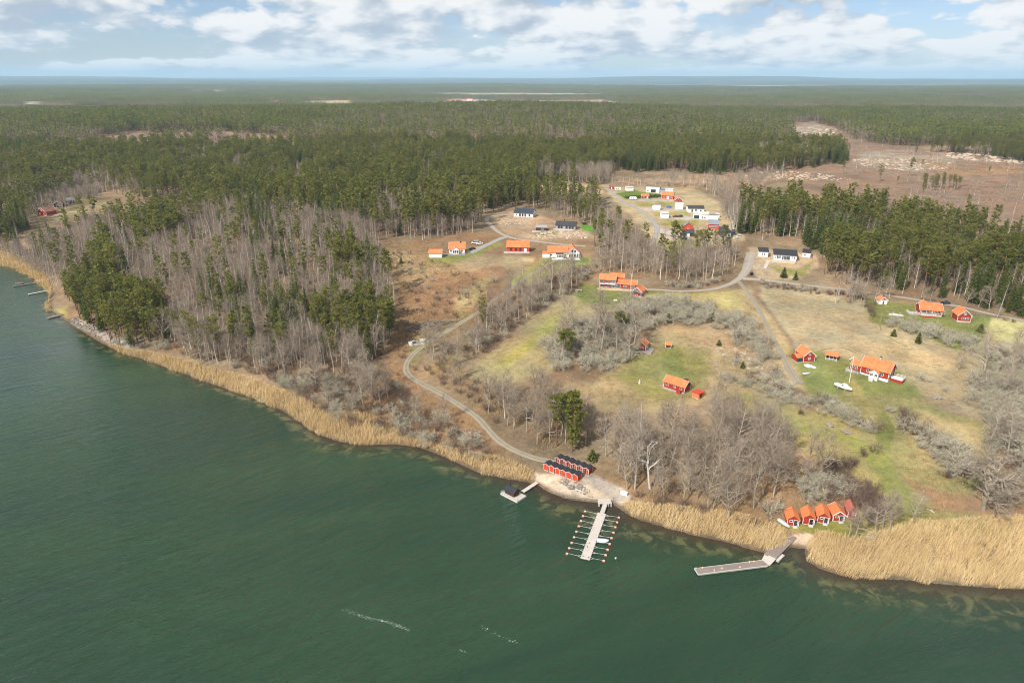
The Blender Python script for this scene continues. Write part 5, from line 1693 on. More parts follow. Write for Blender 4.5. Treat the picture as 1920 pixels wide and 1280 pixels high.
def hamlet():
    ph = 'the hamlet'
    def simple(nm, A, B, D, label, cat, h, roof, rise, wall, rf, trim=None, wins=(), phrase=None, doors=(), rwins=()):
        r, L = place(nm, A, B, D, label, cat, phrase=phrase, margin=1.0)
        shell(r, L, D, h, roof, rise, wall, rf, trim, 0.2, 0.3, 0.4)
        F = facing('F', L, D); R_ = facing('R', L, D)
        for u, z, w, hh in wins: window(r, F, L * u, z, w, hh, 'white' if wall != 'white_wall' else 'dark_wall', 1)
        for u, z, w, hh in rwins: window(r, R_, D * u, z, w, hh, 'white' if wall != 'white_wall' else 'dark_wall', 1)
        for u, w in doors: door(r, F, L * u, w, 2.2, leaf='white', z=0.2)
        return r, L
    simple('shed', (1143.5, 355.3), (1150.5, 355.3), 3.5, 'dark red shed at the upper end of the hamlet road', 'shed', 2.6, 'x', 1.4, 'red', 'brown_roof', None, doors=((.3, 1.0),), phrase='the dark red roadside shed')
    simple('garage', (1174.7, 358.2), (1187.8, 358.2), 5, 'plain white garage behind the green lawn of the hamlet', 'garage', 3.0, 'm', 0.3, 'white_wall', 'concrete', None, rwins=((.3, 1, 1, 1),), phrase='the plain white garage')
    r, L = simple('house', (1211, 361.2), (1236, 362.2), 8, 'modern white house with slanting roof behind the green lawn', 'house', 4.6, 'n', 1.0, 'white_wall', 'felt', None, [(.36, .4, 2.4, 2.6), (.56, .4, 2.0, 2.6), (.1, 1, 1, 1)], phrase='the modern white house')
    shell(r, 7.0, 6.0, 3.2, 'm', 0.5, 'grey_wall', 'slate_roof', None, 0.2, 0.2, 0.3, x0=L + 0.04, y0=0.8, wall_name='wing_wall')
    simple('carport', (1247, 363), (1261, 363.6), 5, 'low white carport behind the red house with orange roof', 'carport', 3.4, 'm', 0.4, 'white_wall', 'concrete', None)
    simple('house', (1240, 373), (1261.5, 374.5), 7.5, 'red house with orange roof in the upper hamlet', 'house', 3.2, 'x', 2.6, 'bright_red', 'tile', 'white', [(.15, 1, 1.4, 1.3), (.72, 1, 1.6, 1.3)], 'the upper red house', ((.46, 1.8),))
    simple('shed', (1203, 372.8), (1216.3, 372.8), 4, 'small red shed with orange roof beside the hedge', 'shed', 2.5, 'x', 1.2, 'red', 'tile', 'white', [(.25, .9, 1.2, 1.0)], 'the small red hedge shed', ((.7, 1.0),))
    simple('house', (1265, 382), (1278.5, 382.4), 7, 'red gabled house with white trim at the end of the parking strip', 'house', 3.0, 'y', 2.4, 'red', 'tile', 'white', [(.14, .9, 1.3, 1.3), (.62, .9, 1.3, 1.3), (.4, 3.4, 1.0, 1.0)], 'the red gabled house')
    simple('garage', (1225, 393.8), (1238, 393.8), 5, 'white garage with black sloping roof beside the blue car', 'garage', 3.2, 'n', 1.2, 'white_wall', 'felt', None, (), 'the black roofed white garage', (), [(.4, 1, 1.2, 1)])
    simple('garage', (1265.8, 392.4), (1280.6, 393), 6, 'tall plain white garage below the red gabled house', 'garage', 4.2, 'm', 0.3, 'white_wall', 'concrete', None, phrase='the tall white garage')
    simple('garage', (1240.3, 409.4), (1254, 409.4), 5, 'white flat roofed garage on the middle lawn strip', 'garage', 3.6, 'm', 0.3, 'white_wall', 'concrete', None, phrase='the middle white garage')
    r, L = simple('house', (1290, 399.2), (1319.8, 399.2), 9, 'white house with black roof and side wing in the middle of the hamlet', 'house', 3.4, 'x', 1.5, 'white_wall', 'dark_roof', None, [(.2, .6, 1.2, 2), (.42, .6, 1.4, 2), (.74, 1, 1.2, 1.3)], 'the middle white house')
    r, L = simple('house', (1299.4, 410.2), (1327, 412.4), 8, 'white angular house with glazed terrace below the black roofed one', 'house', 3.8, 'm', 0.5, 'white_wall', 'concrete', None, [(.05, .4, 2.4, 2.4), (.26, .4, 1.6, 2.4), (.6, 1, 1, 1), (.75, 1, 1, 1)], 'the angular white house')
    deck(r, -1, L * .4, -3, -0.05, .2, 'old_wood')
    simple('outbuilding', (1330, 415.2), (1346, 415.4), 6, 'white box shaped outbuilding with dark roof edge', 'outbuilding', 4.2, 'n', 0.6, 'white_wall', 'slate_roof', None, phrase='the white box outbuilding')
    simple('outbuilding', (1342.5, 408), (1349, 408), 3, 'small plain white hut behind the box outbuilding', 'hut', 2.6, 'm', 0.2, 'white_wall', 'concrete', None)
    simple('house', (1327.8, 429.5), (1347.5, 430.2), 7.5, 'red and white house with blue grey roof', 'house', 3.6, 'x', 2.2, 'bright_red', 'slate_roof', None, [(.08, 1.4, 1.1, 1.2), (.3, 1.4, 1.1, 1.2), (.52, 1.4, 1.1, 1.2), (.76, 1.4, 1.1, 1.2)], 'the house with blue grey roof')
    simple('house', (1282, 432), (1298, 432), 6.5, 'orange red gabled house with grey roof', 'house', 3.0, 'y', 2.3, 'bright_red', 'slate_roof', None, [(.4, 1, 1.2, 1.2)], 'the orange red gabled house')
    simple('shed', (1281, 444.4), (1301.6, 444.4), 5.5, 'long black carport shed in front of the orange red house', 'shed', 2.8, 'x', 1.5, 'dark_wall', 'dark_roof', None, phrase='the black carport shed', doors=((.3, 2.0),))
    r, L = simple('house', (1352, 446), (1371.5, 445.6), 9, 'black gabled house with white framed windows at the hamlet edge', 'house', 3.6, 'y', 3.2, 'dark_wall', 'dark_roof', None, [(.14, .4, 2.0, 2.4), (.42, .4, 1.0, 2.4), (.6, .4, 2.0, 2.4)], 'the black gabled house')
    deck(r, -1, L + 4, -3, -0.05, .2, 'concrete')
    simple('shed', (1372.5, 441.5), (1378, 441.5), 3.5, 'small black shed right of the black gabled house', 'shed', 2.4, 'x', 1.0, 'dark_wall', 'dark_roof', None)
    # hedge between two plots
    a = hit(1172, 372.2); b = hit(1242, 369.0)
    rng = np.random.default_rng(4)
    n = 1500
    L = math.hypot(*(b - a)[:2])
    C = np.stack([rng.random(n) * L, rng.normal(0, 0.55, n), rng.random(n) ** 0.7 * 2.3], 1)
    V, F_ = tufts(rng, C, 0.5, 0.4)
    me = np_mesh('hedge', V, [F_], M['hedge'], tint=rng.random(n).repeat(4))
    o = link('hedge', me); o.location = (a[0], a[1], a[2] - 0.1); o.rotation_euler = (0, math.atan2(a[2] - b[2], L), math.atan2(b[1] - a[1], b[0] - a[0]))
    tag(o, 'clipped yellow green hedge along the lawn of the modern house', 'hedge')


def old_farm():
    r, L = place('farmhouse', (71.5, 404), (88, 405.5), 10, 'old red farmhouse with white gable trim in the left wood', 'house', phrase='the old red farmhouse', margin=1.5)
    shell(r, L, 10, 3.4, 'y', 3.2, 'red', 'brown_roof', 'white', 0.3, 0.4, 0.4)
    F = facing('F', L, 10)
    window(r, F, L * .2, 1, 1.2, 1.3); window(r, F, L * .62, 1, 1.2, 1.3); window(r, F, L / 2 - .5, 3.9, 1.0, 1.2)
    r, L = place('barn', (101, 390), (118, 389), 6, 'brown barn with white gable edges right behind the old farmhouse', 'barn', phrase='the brown barn', margin=1)
    shell(r, L, 6, 3.2, 'y', 2.2, 'brown_wall', 'brown_roof', 'white', 0.2, .4, .4); door(r, facing('F', L, 6), L * .35, 2, 2.2, leaf='brown_wall')
    r, L = place('barn', (124, 383), (141, 382), 6, 'farther low brown barn at the forest edge', 'barn', margin=1)
    shell(r, L, 6, 3.0, 'x', 2.0, 'brown_wall', 'slate_roof', None, 0.2, .4, .4); door(r, facing('F', L, 6), L * .35, 2, 2.2, leaf='brown_wall')


def far_farms():
    for k, (px, py, w, h, roof, wall, lab) in enumerate([(848, 192.5, 7, 4, 'old_tile', 'white_wall', 'white far farm building at the left of the distant yard'), (862, 191.5, 8, 4, 'old_tile', 'red', 'red far barn left of the distant clearing'),
                                                   (880, 189.5, 10, 5, 'old_tile', 'white_wall', 'pale long far farmhouse in the middle of the distant yard'), (899, 192, 10, 4, 'slate_roof', 'white_wall', 'white far shed right of the distant yard'),
                                                   (514, 196.0, 16, 6, 'brown_roof', 'red', 'long red far barn on the wooded ridge at left'), (1135, 193.5, 11, 5, 'brown_roof', 'red', 'red far farm building at the edge of the pale field'), (1156, 193.8, 6, 5, 'concrete', 'white_wall', 'small white far building right of the red one')]):
        r, L = place('far_farm', (px - w / 2, py), (px + w / 2, py), 12, lab, 'farm building', margin=6)
        sc = L / 14
        shell(r, L, 12, 3.6 * sc, 'x', 3.0 * sc, wall, roof, None, 0.2)
        window(r, facing('F', L, 12), L * .2, 1.0, 2, 1.5); window(r, facing('F', L, 12), L * .6, 1.0, 2, 1.5)


def sheds_by_the_water():
    """Two rows of six small red storage huts with black roofs."""
    rows = (((1019.3, 880.6), (1084.5, 904.6), 'front', 6), ((1041.0, 868.6), (1105.5, 892.6), 'back', 6))
    ordn = ['leftmost', 'second from left', 'third from left', 'third from right', 'second from right', 'rightmost']
    for A, B, which, n in rows:
        a = hit(*A); b = hit(*B)
        T = math.hypot(*(b - a)[:2]); rz = math.atan2(b[1] - a[1], b[0] - a[0])
        w = T / n; D = 2.5; h = 2.05
        u = np.array((math.cos(rz), math.sin(rz))); nn = np.array((-u[1], u[0]))
        z = float(np.mean([hgt(*(a[:2] + u * T * t + nn * D * s)) for t in (0, .5, 1) for s in (0, 1)]))
        proto = None
        for k in range(n):
            p = a[:2] + u * (w * k)
            loc = (p[0], p[1], max(z, 0.5) + 0.05 + 0.05 * ((k * 5) % 3))
            lab = ('%s red storage hut with black roof in the %s row above the beach' % (ordn[k], which))
            if proto is None:
                r = empty('storage_hut', loc, rz); tag(r, lab, 'storage hut', 'red storage huts in the %s row' % which)
                W = w - 0.42
                shell(r, W, D, h, 'y', 0.42, 'red' if which == 'back' else 'bright_red', 'felt', 'pink', 0.0, 0.17, 0.22, low=1.2, thick=0.09, ridge_cap=False)
                if which == 'back':
                    door(r, facing('F', W, D), W * .50, W * .44, 1.8, leaf='red', frame='pink')
                    vb = MB(); fbox(vb, facing('F', W, D), W * .08, W * .42, 0.0, 0.05, 0.25, 1.75); vb.build('shutter', M['brown_wall'], r)
                else:
                    door(r, facing('B', W, D), W * .3, W * .44, 1.8, leaf='red', frame='pink')
                proto = r
            else:
                r = proto.copy(); COL.objects.link(r); r.location = loc; tag(r, lab)
                for ch in proto.children:
                    c = ch.copy(); COL.objects.link(c); c.parent = r
                    for g in ch.children:
                        q = g.copy(); COL.objects.link(q); q.parent = c
        BUILT.append([a[:2] - u - nn * 2.5, b[:2] + u * 2 - nn * 2.5, b[:2] + u * 2 + nn * 4.5, a[:2] - u + nn * 4.5])
    LANDMARKS.append((1062, 882, 'the black roofed storage huts'))


def boathouses():
    spec = [((1474.5, 984.5), (1497.0, 987.0), 'tile', 'orange roofed red boathouse at the left end of the row', 1), ((1504.0, 981.8), (1526.5, 984.5), 'tile', 'second red boathouse from left with an open dark doorway', 2),
            ((1531.5, 979.0), (1553.5, 981.8), 'tile', 'middle red boathouse with small white window and glass door', 1), ((1560.5, 977.2), (1582.5, 977.0), 'tile', 'fourth red boathouse with white gable boards and stone step', 3),
            ((1588.0, 970.5), (1604.0, 971.5), 'old_tile', 'last red boathouse with weathered dull red roof behind the alder', 4)]
    for i, (A, B, rf, lab, v) in enumerate(spec):
        r, L = place('boathouse', A, B, 4.3, lab, 'boathouse', 'red boathouses in a row', phrase='the red boathouses' if i == 2 else None, margin=0.9)
        D = 4.3
        shell(r, L, D, 2.1, 'y', 1.25, 'red', rf, 'white' if v == 3 else None, 0.05, 0.35, 0.35, ridge_cap=True)
        F = facing('F', L, D)
        for cx in (0.0, L - 0.16):
            cb = MB(); cb.box(cx, cx + 0.16, -0.05, -0.004, 0.05, 2.0); cb.build('corner_board', M['white'], r)
        if v in (1, 3):
            window(r, F, L * .20, 1.15, 0.85, 0.75, bars=0); door(r, F, L * .54, 1.15, 1.9, glazed=True, z=0.05)
        elif v == 2:
            door(r, F, L * .52, 1.2, 1.9, leaf='rubber', z=0.05)  # black leaf painted as the shade inside the open doorway
        else:
            window(r, F, L * .55, 1.0, 0.8, 0.8, bars=0)
        if v != 4:
            sb = MB(); sb.box(L * .50, L * .88, -0.9, -0.1, -0.4, 0.10); sb.build('step', M['concrete'], r)


def jetty_frame(A, B, z):
    a = at_plane(A[0], A[1], z); b = at_plane(B[0], B[1], z)
    return a, float(math.hypot(*(b - a)[:2])), math.atan2(b[1] - a[1], b[0] - a[0])


def main_pier():
    """Floating pier: shore platform, gangway, wide deck and mooring booms with floats on both sides."""
    Z = 0.55
    a, L, rz = jetty_frame((1128.8, 961.5), (1097.4, 1046.0), Z)
    r = empty('floating_pier', (a[0], a[1], 0), rz)
    tag(r, 'long pale floating pier with mooring booms below the beach', 'pier')
    W = 2.35
    planking(r, 0, L, -W / 2, W / 2, Z, 'pier', 'y', 0.24)
    mb = MB()
    for k in range(6):
        mb.box(L * k / 6 + 0.15, L * (k + 1) / 6 - 0.15, -W / 2 + 0.08, W / 2 - 0.08, -0.35, Z - 0.07)
    mb.build('pontoon', M['concrete'], r)['kind'] = 'stuff'
    for s in (-1, 1):
        eb = MB(); eb.box(0, L, s * W / 2 - 0.07, s * W / 2 + 0.07, Z - 0.22, Z + 0.05); eb.build('edge_beam', M['pier'], r)
    eb = MB(); eb.box(L, L + 0.14, -W / 2 - 0.07, W / 2 + 0.07, Z - 0.25, Z + 0.06); eb.build('end_beam', M['concrete'], r)
    for x, y in ((L - 0.5, -0.7), (L - 0.5, 0.7), (L * .78, -0.5), (L * .70, -0.4)):
        cb = MB(); cb.tube([(x, y, Z), (x, y, Z + 0.22), (x, y, Z + 0.28)], [0.10, 0.08, 0.12], 8); cb.build('bollard', M['rubber'], r)
    M2 = Matrix.Rotation(-rz, 4, 'Z') @ Matrix.Translation((-a[0], -a[1], 0))
    left = [((485, 325), (690, 362)), ((453, 400), (660, 435)), ((420, 478), (632, 520)), ((385, 562), (600, 595)), ((347, 648), (560, 685)), ((311, 738), (530, 772)), ((271, 826), (490, 862)), ((234, 913), (455, 948)), ((195, 1000), (425, 1045))]
    right = [((1026, 423), (805, 388)), ((1000, 500), (785, 455)), ((972, 578), (755, 540)), ((942, 664), (728, 625)), ((910, 752), (695, 712)), ((880, 846), (660, 800)), ((847, 937), (620, 890)), ((816, 1025), (590, 978)), ((785, 1115), (560, 1068))]
    for side, lst in ((-1, left), (1, right)):
        for (e, q) in lst:
            E = M2 @ Vector(at_plane(1040 + e[0] / 8.533, 920 + e[1] / 8.533, 0.3)); E.z = 0.42
            Q = M2 @ Vector(at_plane(1040 + q[0] / 8.533, 920 + q[1] / 8.533, 0.45)); Q.z = 0.42
            sgn = 1 if E.y > 0 else -1
            Q.y = sgn * (W / 2 + 0.07)
            d = (E - Q); m1 = Q + d * 0.26
            bm_ = MB()
            bm_.tube([Q + Vector((-0.45, 0, 0)), m1, E], [0.04, 0.04, 0.04], 6)
            bm_.tube([Q + Vector((0.45, 0, 0)), m1], [0.05, 0.05], 6)
            bm_.tube([Q.lerp(m1, 0.5) + Vector((-0.24, 0, 0)), Q.lerp(m1, 0.5) + Vector((0.24, 0, 0))], 0.03, 5)
            b = bm_.build('mooring_boom', M['steel'], r)
            fb = MB()
            s = 0.31
            fb.box(E.x - s, E.x + s, E.y - s, E.y + s, -0.15, 0.30)
            f = fb.build('float', M['float_side'], b)
            tb = MB(); tb.hexa([(E.x - s * .96, E.y - s * .96, 0.302), (E.x + s * .96, E.y - s * .96, 0.302), (E.x + s * .96, E.y + s * .96, 0.302), (E.x - s * .96, E.y + s * .96, 0.302), (E.x - s * .8, E.y - s * .8, 0.44), (E.x + s * .8, E.y - s * .8, 0.44), (E.x + s * .8, E.y + s * .8, 0.44), (E.x - s * .8, E.y + s * .8, 0.44)])
            tb.cur = 0
            o = len(f.data.materials)
            f.data.materials.append(M['float_top'])
            bm = bmesh.new(); bm.from_mesh(f.data)
            vs = [bm.verts.new(v) for v in tb.v]
            for fc in tb.f:
                nf = bm.faces.new([vs[i] for i in fc]); nf.material_index = o
            bm.to_mesh(f.data); bm.free()
    # gangway
    g0, GL, grz = jetty_frame((1135.0, 944.5), (1129.2, 962.5), 0.8)
    gl = Matrix.Rotation(-rz, 4, 'Z') @ Matrix.Translation((-a[0], -a[1], 0)) @ Vector(g0)
    gm = MB()
    gx0, gx1 = gl.x, 0.3
    for k in range(int((gx1 - gx0) / 0.2)):
        t0 = k / int((gx1 - gx0) / 0.2)
        x = gx0 + (gx1 - gx0) * t0
        zz = 0.95 + (0.62 - 0.95) * t0
        yc = gl.y * (1 - t0)
        gm.box(x, x + 0.185, yc - 0.65, yc + 0.65, zz - 0.06, zz)
    gm.build('gangway', M['pier'], r)['kind'] = 'stuff'
    # platform on the shore
    p0, PL, prz = jetty_frame((1122.0, 942.5), (1147.0, 942.5), 1.0)
    t = empty('landing_stage', p0, prz); tag(t, 'pale landing stage joining the floating pier to the beach', 'landing stage')
    planking(t, 0, PL, -0.5, 2.2, 0.05, 'pier', 'y', 0.22)
    for k in (0.05, 0.35, 0.75, 0.95):
        mb = MB(); mb.box(PL * k - 0.15, PL * k + 0.15, -0.45, 2.1, -1.4, -0.02); mb.build('support', M['concrete'], t)
    mb = MB(); mb.tube([(PL + 0.8, 1.8, -.6), (PL + .8, 1.8, .9)], .05, 6); mb.build('post', M['rubber'], t)
    # covered boat between two booms
    A = at_plane(1120.0, 1012.5, 0.3); B = at_plane(1141.5, 1014.5, 0.3)
    rz2 = math.atan2(B[1] - A[1], B[0] - A[0]); LL = math.hypot(*(B - A)[:2])
    boat('covered_boat', (A[0], A[1], -0.18), rz2, LL, 1.75, 0.62, 'small boat under a pale blue white cover moored at the floating pier', None, False, 'hull', 'tarp')
    # small buoy
    p = at_plane(1155, 1046, 0.1)
    b = empty('mooring_buoy', (p[0], p[1], 0)); tag(b, 'small white buoy floating right of the pier end', 'buoy')
    mb = MB(); mb.tube([(-.2, 0, -.1), (-.15, 0, .1), (0, 0, .24), (.1, 0, .27)], [.1, .26, .2, .03], 8); mb.build('ball', M['white'], b)
    mb = MB(); mb.tube([(0.1, 0, .25), (0.12, 0, .42)], .03, 5); mb.build('ring', M['steel'], b)


def sauna_raft():
    Z = 0.5
    a, L, rz = jetty_frame((938.5, 924.0), (969.6, 940.0), Z)
    c = at_plane(986.0, 928.5, Z)
    u = np.array((math.cos(rz), math.sin(rz))); n = np.array((-u[1], u[0]))
    Wd = float(np.dot(c[:2] - at_plane(969.6, 940.0, Z)[:2], n))
    r = empty('sauna_raft', (a[0], a[1], 0), rz); tag(r, 'floating pale wooden raft carrying a small black hut', 'raft')
    planking(r, 0, L, 0, Wd, Z, 'pier', 'y', 0.22)
    mb = MB(); mb.box(0.1, L - 0.1, 0.1, Wd - 0.1, -0.3, Z - 0.07); mb.build('pontoon', M['concrete'], r)
    sb = MB(); sb.box(-0.02, L + 0.02, -0.06, -0.005, -0.1, Z + 0.02); sb.box(L + 0.005, L + 0.06, 0, Wd, -0.1, Z + 0.02); sb.build('skirt_board', M['concrete'], r)
    railing(r, [(0.1, Wd - 0.2), (0.1, 0.1), (L - 0.1, 0.1)], Z, 0.75, 'concrete', 1.0)
    h = empty('sauna_hut', (a[0], a[1], Z), rz); h.location = Vector((a[0], a[1], Z + 0.01)) + Vector((u[0] * 0.9 + n[0] * 0.9, u[1] * 0.9 + n[1] * 0.9, 0))
    tag(h, 'black wooden hut with gabled roof standing on the raft', 'hut')
    HL = L * .56; HD = min(Wd - 1.5, 2.5)
    shell(h, HL, HD, 1.5, 'x', 0.85, 'brown_wall', 'felt', None, 0.02, 0.25, 0.3, low=0.0, thick=0.1)
    for k in (0.15, 0.45): window(h, facing('F', HL, HD), HL * k, 0.5, 0.9, 0.8, 'brown_wall', bars=1)
    door(h, facing('R', HL, HD), HD * .3, 0.8, 1.45, leaf='brown_wall', frame='brown_wall')
    cb = MB(); cb.tube([(HL * .25, HD * .6, 2.2), (HL * .25, HD * .6, 3.6)], .09, 8); cb.build('stove_pipe', M['rubber'], h)
    g, GL, grz = jetty_frame((979.5, 921.5), (1007.0, 903.5), 0.7)
    t = empty('footbridge', (g[0], g[1], 0.7), grz); tag(t, 'narrow pale footbridge from the beach to the floating hut', 'footbridge')
    planking(t, 0, GL, -0.65, 0.65, 0.0, 'pier', 'y', 0.22)
    for s in (-1, 1):
        mb = MB(); mb.box(0, GL, s * .6 - .06, s * .6 + .06, -.22, -.07); mb.build('girder', M['old_wood'], t)
    for k in (.35, .75):
        mb = MB(); mb.box(GL * k - .08, GL * k + .08, -.55, .55, -1.6, -.23); mb.build('support', M['old_wood'], t)


def right_jetty():
    Z = 0.65
    a, L1, rz = jetty_frame((1488.0, 1004.0), (1448.5, 1043.0), Z + 0.15)
    r = empty('wooden_jetty', (a[0], a[1], 0), rz); tag(r, 'grey brown angled wooden jetty in front of the boathouses', 'jetty')
    planking(r, 0, L1, -1.0, 1.0, Z + 0.12, 'pier_dark', 'y', 0.2)
    planking(r, L1 * .62, L1 + 0.6, -2.2, -1.02, Z + 0.10, 'pier_dark', 'y', 0.2, 'platform_planking')
    mb = MB()
    for k in range(5): mb.box(L1 * (k + .1) / 5 - .1, L1 * (k + .1) / 5 + .1, -0.9, 0.9, -1.5, Z + 0.04)
    mb.build('trestle', M['pier_dark'], r)['kind'] = 'stuff'
    # long floating part
    M2 = Matrix.Rotation(-rz, 4, 'Z') @ Matrix.Translation((-a[0], -a[1], 0))
    p = M2 @ Vector(at_plane(1436.0, 1054.0, Z)); q = M2 @ Vector(at_plane(1306.0, 1070.0, Z))
    d = (q - p); LL = Vector((d.x, d.y)).length; ang = math.atan2(d.y, d.x)
    f = empty('long_arm', (p.x, p.y, 0), ang); f.parent = r
    planking(f, 0, LL, -1.1, 1.1, Z - 0.05, 'pier_dark', 'y', 0.2)
    mb = MB(); mb.box(0.1, LL - .1, -1.0, 1.0, -.3, Z - .13); mb.build('pontoon', M['concrete'], f)
    for s in (-1, 1):
        mb = MB(); mb.box(0, LL, s * 1.14 - .06, s * 1.14 + .06, Z - .28, Z - .02); mb.build('edge_beam', M['concrete'], f)
    mb = MB(); mb.box(LL + 0.01, LL + .15, -1.2, 1.2, Z - .3, Z); mb.build('end_beam', M['concrete'], f)
    mb = MB(); mb.tube([(LL - .1, -.8, Z), (LL - .1, -.8, Z + .7), (LL - .1, -.3, Z + .7), (LL - .1, -.3, Z)], .03, 5); mb.build('ladder', M['steel'], f)
    # bridge piece in the bend
    e = M2 @ Vector(at_plane(1444.0, 1047.0, Z))
    mb = MB()
    mb.hexa([(L1 - .9, -2.3, Z - .1), (L1 - .9, 1.0, Z - .1), (p.x + .5, p.y + 1.3, Z - .15), (p.x - .3, p.y - 1.3, Z - .15), (L1 - .9, -2.3, Z + .06), (L1 - .9, 1.0, Z + .06), (p.x + .5, p.y + 1.3, Z + .02), (p.x - .3, p.y - 1.3, Z + .02)])
    mb.build('landing_plate', M['pier'], r)
    mb = MB(); mb.box(L1 * .75, L1 + 0.3, 1.15, 1.9, 0.1, Z - 0.05); mb.build('side_step', M['pier'], r)
    for k, x in enumerate((0.10, 0.235, 0.35, 0.60, 0.78, 0.845)):
        bb = MB(); y = 0.75 if k in (1, 3) else (-0.75 if k != 2 else 0.4)
        w = f.matrix_basis
        X = LL * (1 - x)
        R0 = Matrix.Translation((a[0], a[1], 0)) @ Matrix.Rotation(rz, 4, 'Z') @ f.matrix_basis
        loc = R0 @ Vector((X, y, Z - 0.05))
        b = empty('mooring_buoy', loc); tag(b, 'pale orange ball buoy lying on the jetty arm, %s' % (['at its outer end', 'second from the outer end', 'third from the outer end', 'third from the bend', 'second from the bend', 'nearest the bend'][k]), 'buoy', 'ball buoys on the angled jetty')
        n = 8
        rings = [[(0.24 * math.sin(math.pi * i / 5 + .01) * math.cos(6.283 * j / n), 0.24 * math.sin(math.pi * i / 5 + .01) * math.sin(6.283 * j / n), 0.24 - 0.24 * math.cos(math.pi * i / 5)) for j in range(n)] for i in range(6)]
        bb.loft(rings); bb.build('ball', M['orange_ball'], b, smooth=True)
        eb = MB(); eb.tube([(0, 0, .46), (0, 0, .58)], .04, 6); eb.build('eyelet', M['white'], b)


def left_jetties():
    specs = [((24, 536.5), (93, 525.5), 1.4, 'pier_dark', 'farthest dark jetty running through the reeds on the left'), ((52.5, 551.5), (94, 543.5), 1.6, 'pier', 'pale middle jetty at the edge of the left reeds'), ((92.5, 563), (108, 554.5), 1.2, 'pier_dark', 'short dark jetty at the grassy point on the left'), ((88.5, 596), (119, 588.5), 2.2, 'pier_dark', 'nearest dark floating jetty below the pine headland')]
    for A, B, w, m, lab in specs:
        a, L, rz = jetty_frame(A, B, 0.5)
        r = empty('left_jetty', (a[0], a[1], 0), rz); r.name = 'small_jetty'
        tag(r, lab, 'jetty', 'small jetties on the left shore')
        planking(r, 0, L, -w / 2, w / 2, 0.5, m, 'y', 0.3)
        mb = MB(); mb.box(0.1, L - 0.1, -w / 2 + .1, w / 2 - .1, -0.3, 0.42); mb.build('pontoon', M['pier_dark'], r)
    A = at_plane(29, 531.5, 0.3)
    boat('rowing_boat', (A[0], A[1], -0.2), 0.2, 5.0, 1.7, 0.7, 'dark open boat moored at the farthest left jetty', None, False, 'pier_dark')


def car(p, rz, paint, label, L=4.4, van=False, group=None):
    r = empty('parked_car', p, rz); tag(r, label, 'car', group)
    W = 1.8
    mb = MB()
    mb.loft([[(x, -W / 2 * k, z0), (x, W / 2 * k, z0), (x, W / 2 * k, z1), (x, -W / 2 * k, z1)] for x, k, z0, z1 in ((0, .86, .45, .72), (.25, .98, .3, .85), (1.3, 1, .28, .98), (3.3, 1, .28, 1.0), (L - .15, .97, .3, .95), (L, .9, .45, .8))])
    b = mb.build('body', M[paint], r)
    top = 1.95 if van else 1.45
    x0, x1, x2, x3 = (1.0, 1.5, L - .25, L - .1) if van else (1.35, 2.0, 3.4, 4.0)
    cb = MB(); cb.loft([[(x0, -.82, .96), (x0, .82, .96), (x0 + .05, .8, .98), (x0 + .05, -.8, .98)], [(x1, -.82, .96), (x1, .82, .96), (x1, .66, top), (x1, -.66, top)], [(x2, -.82, .96), (x2, .82, .96), (x2, .66, top), (x2, -.66, top)], [(x3, -.8, .96), (x3, .8, .96), (x3, .75, 1.0), (x3, -.75, 1.0)]])
    cb.build('cabin', M['glass'], r)
    rb = MB(); rb.box(x1 + .05, x2 - .05, -.64, .64, top, top + .05); rb.build('roof', M[paint], r)
    for x in (.85, L - .85):
        for s in (-1, 1):
            wb = MB(); wb.tube([(x, s * .72, .32), (x, s * .93, .32)], .33, 10); wb.build('wheel', M['rubber'], r)
    return r


def caravan(p, rz, label, L=5.5):
    r = empty('caravan', p, rz); tag(r, label, 'caravan')
    mb = MB(); mb.loft([[(x, -1.1, z0), (x, 1.1, z0), (x, 1.1, z1), (x, .9, z1 + .15), (x, -.9, z1 + .15), (x, -1.1, z1)] for x, z0, z1 in ((0, .9, 1.6), (.25, .5, 2.2), (.9, .45, 2.45), (L - .6, .45, 2.45), (L - .1, .6, 2.1), (L, .9, 1.7))]); mb.build('body', M['hull'], r)
    for u in (1.0, 2.9):
        wb = MB(); wb.box(u, u + 1.1, -1.14, -1.105, 1.25, 1.9); wb.build('window', M['glass'], r)
    for s in (-1, 1):
        wb = MB(); wb.tube([(L * .5, s * .85, .33), (L * .5, s * 1.05, .33)], .34, 10); wb.build('wheel', M['rubber'], r)
    tb = MB(); tb.box(-1.2, 0.2, -.05, .05, .45, .55); tb.build('drawbar', M['steel'], r)


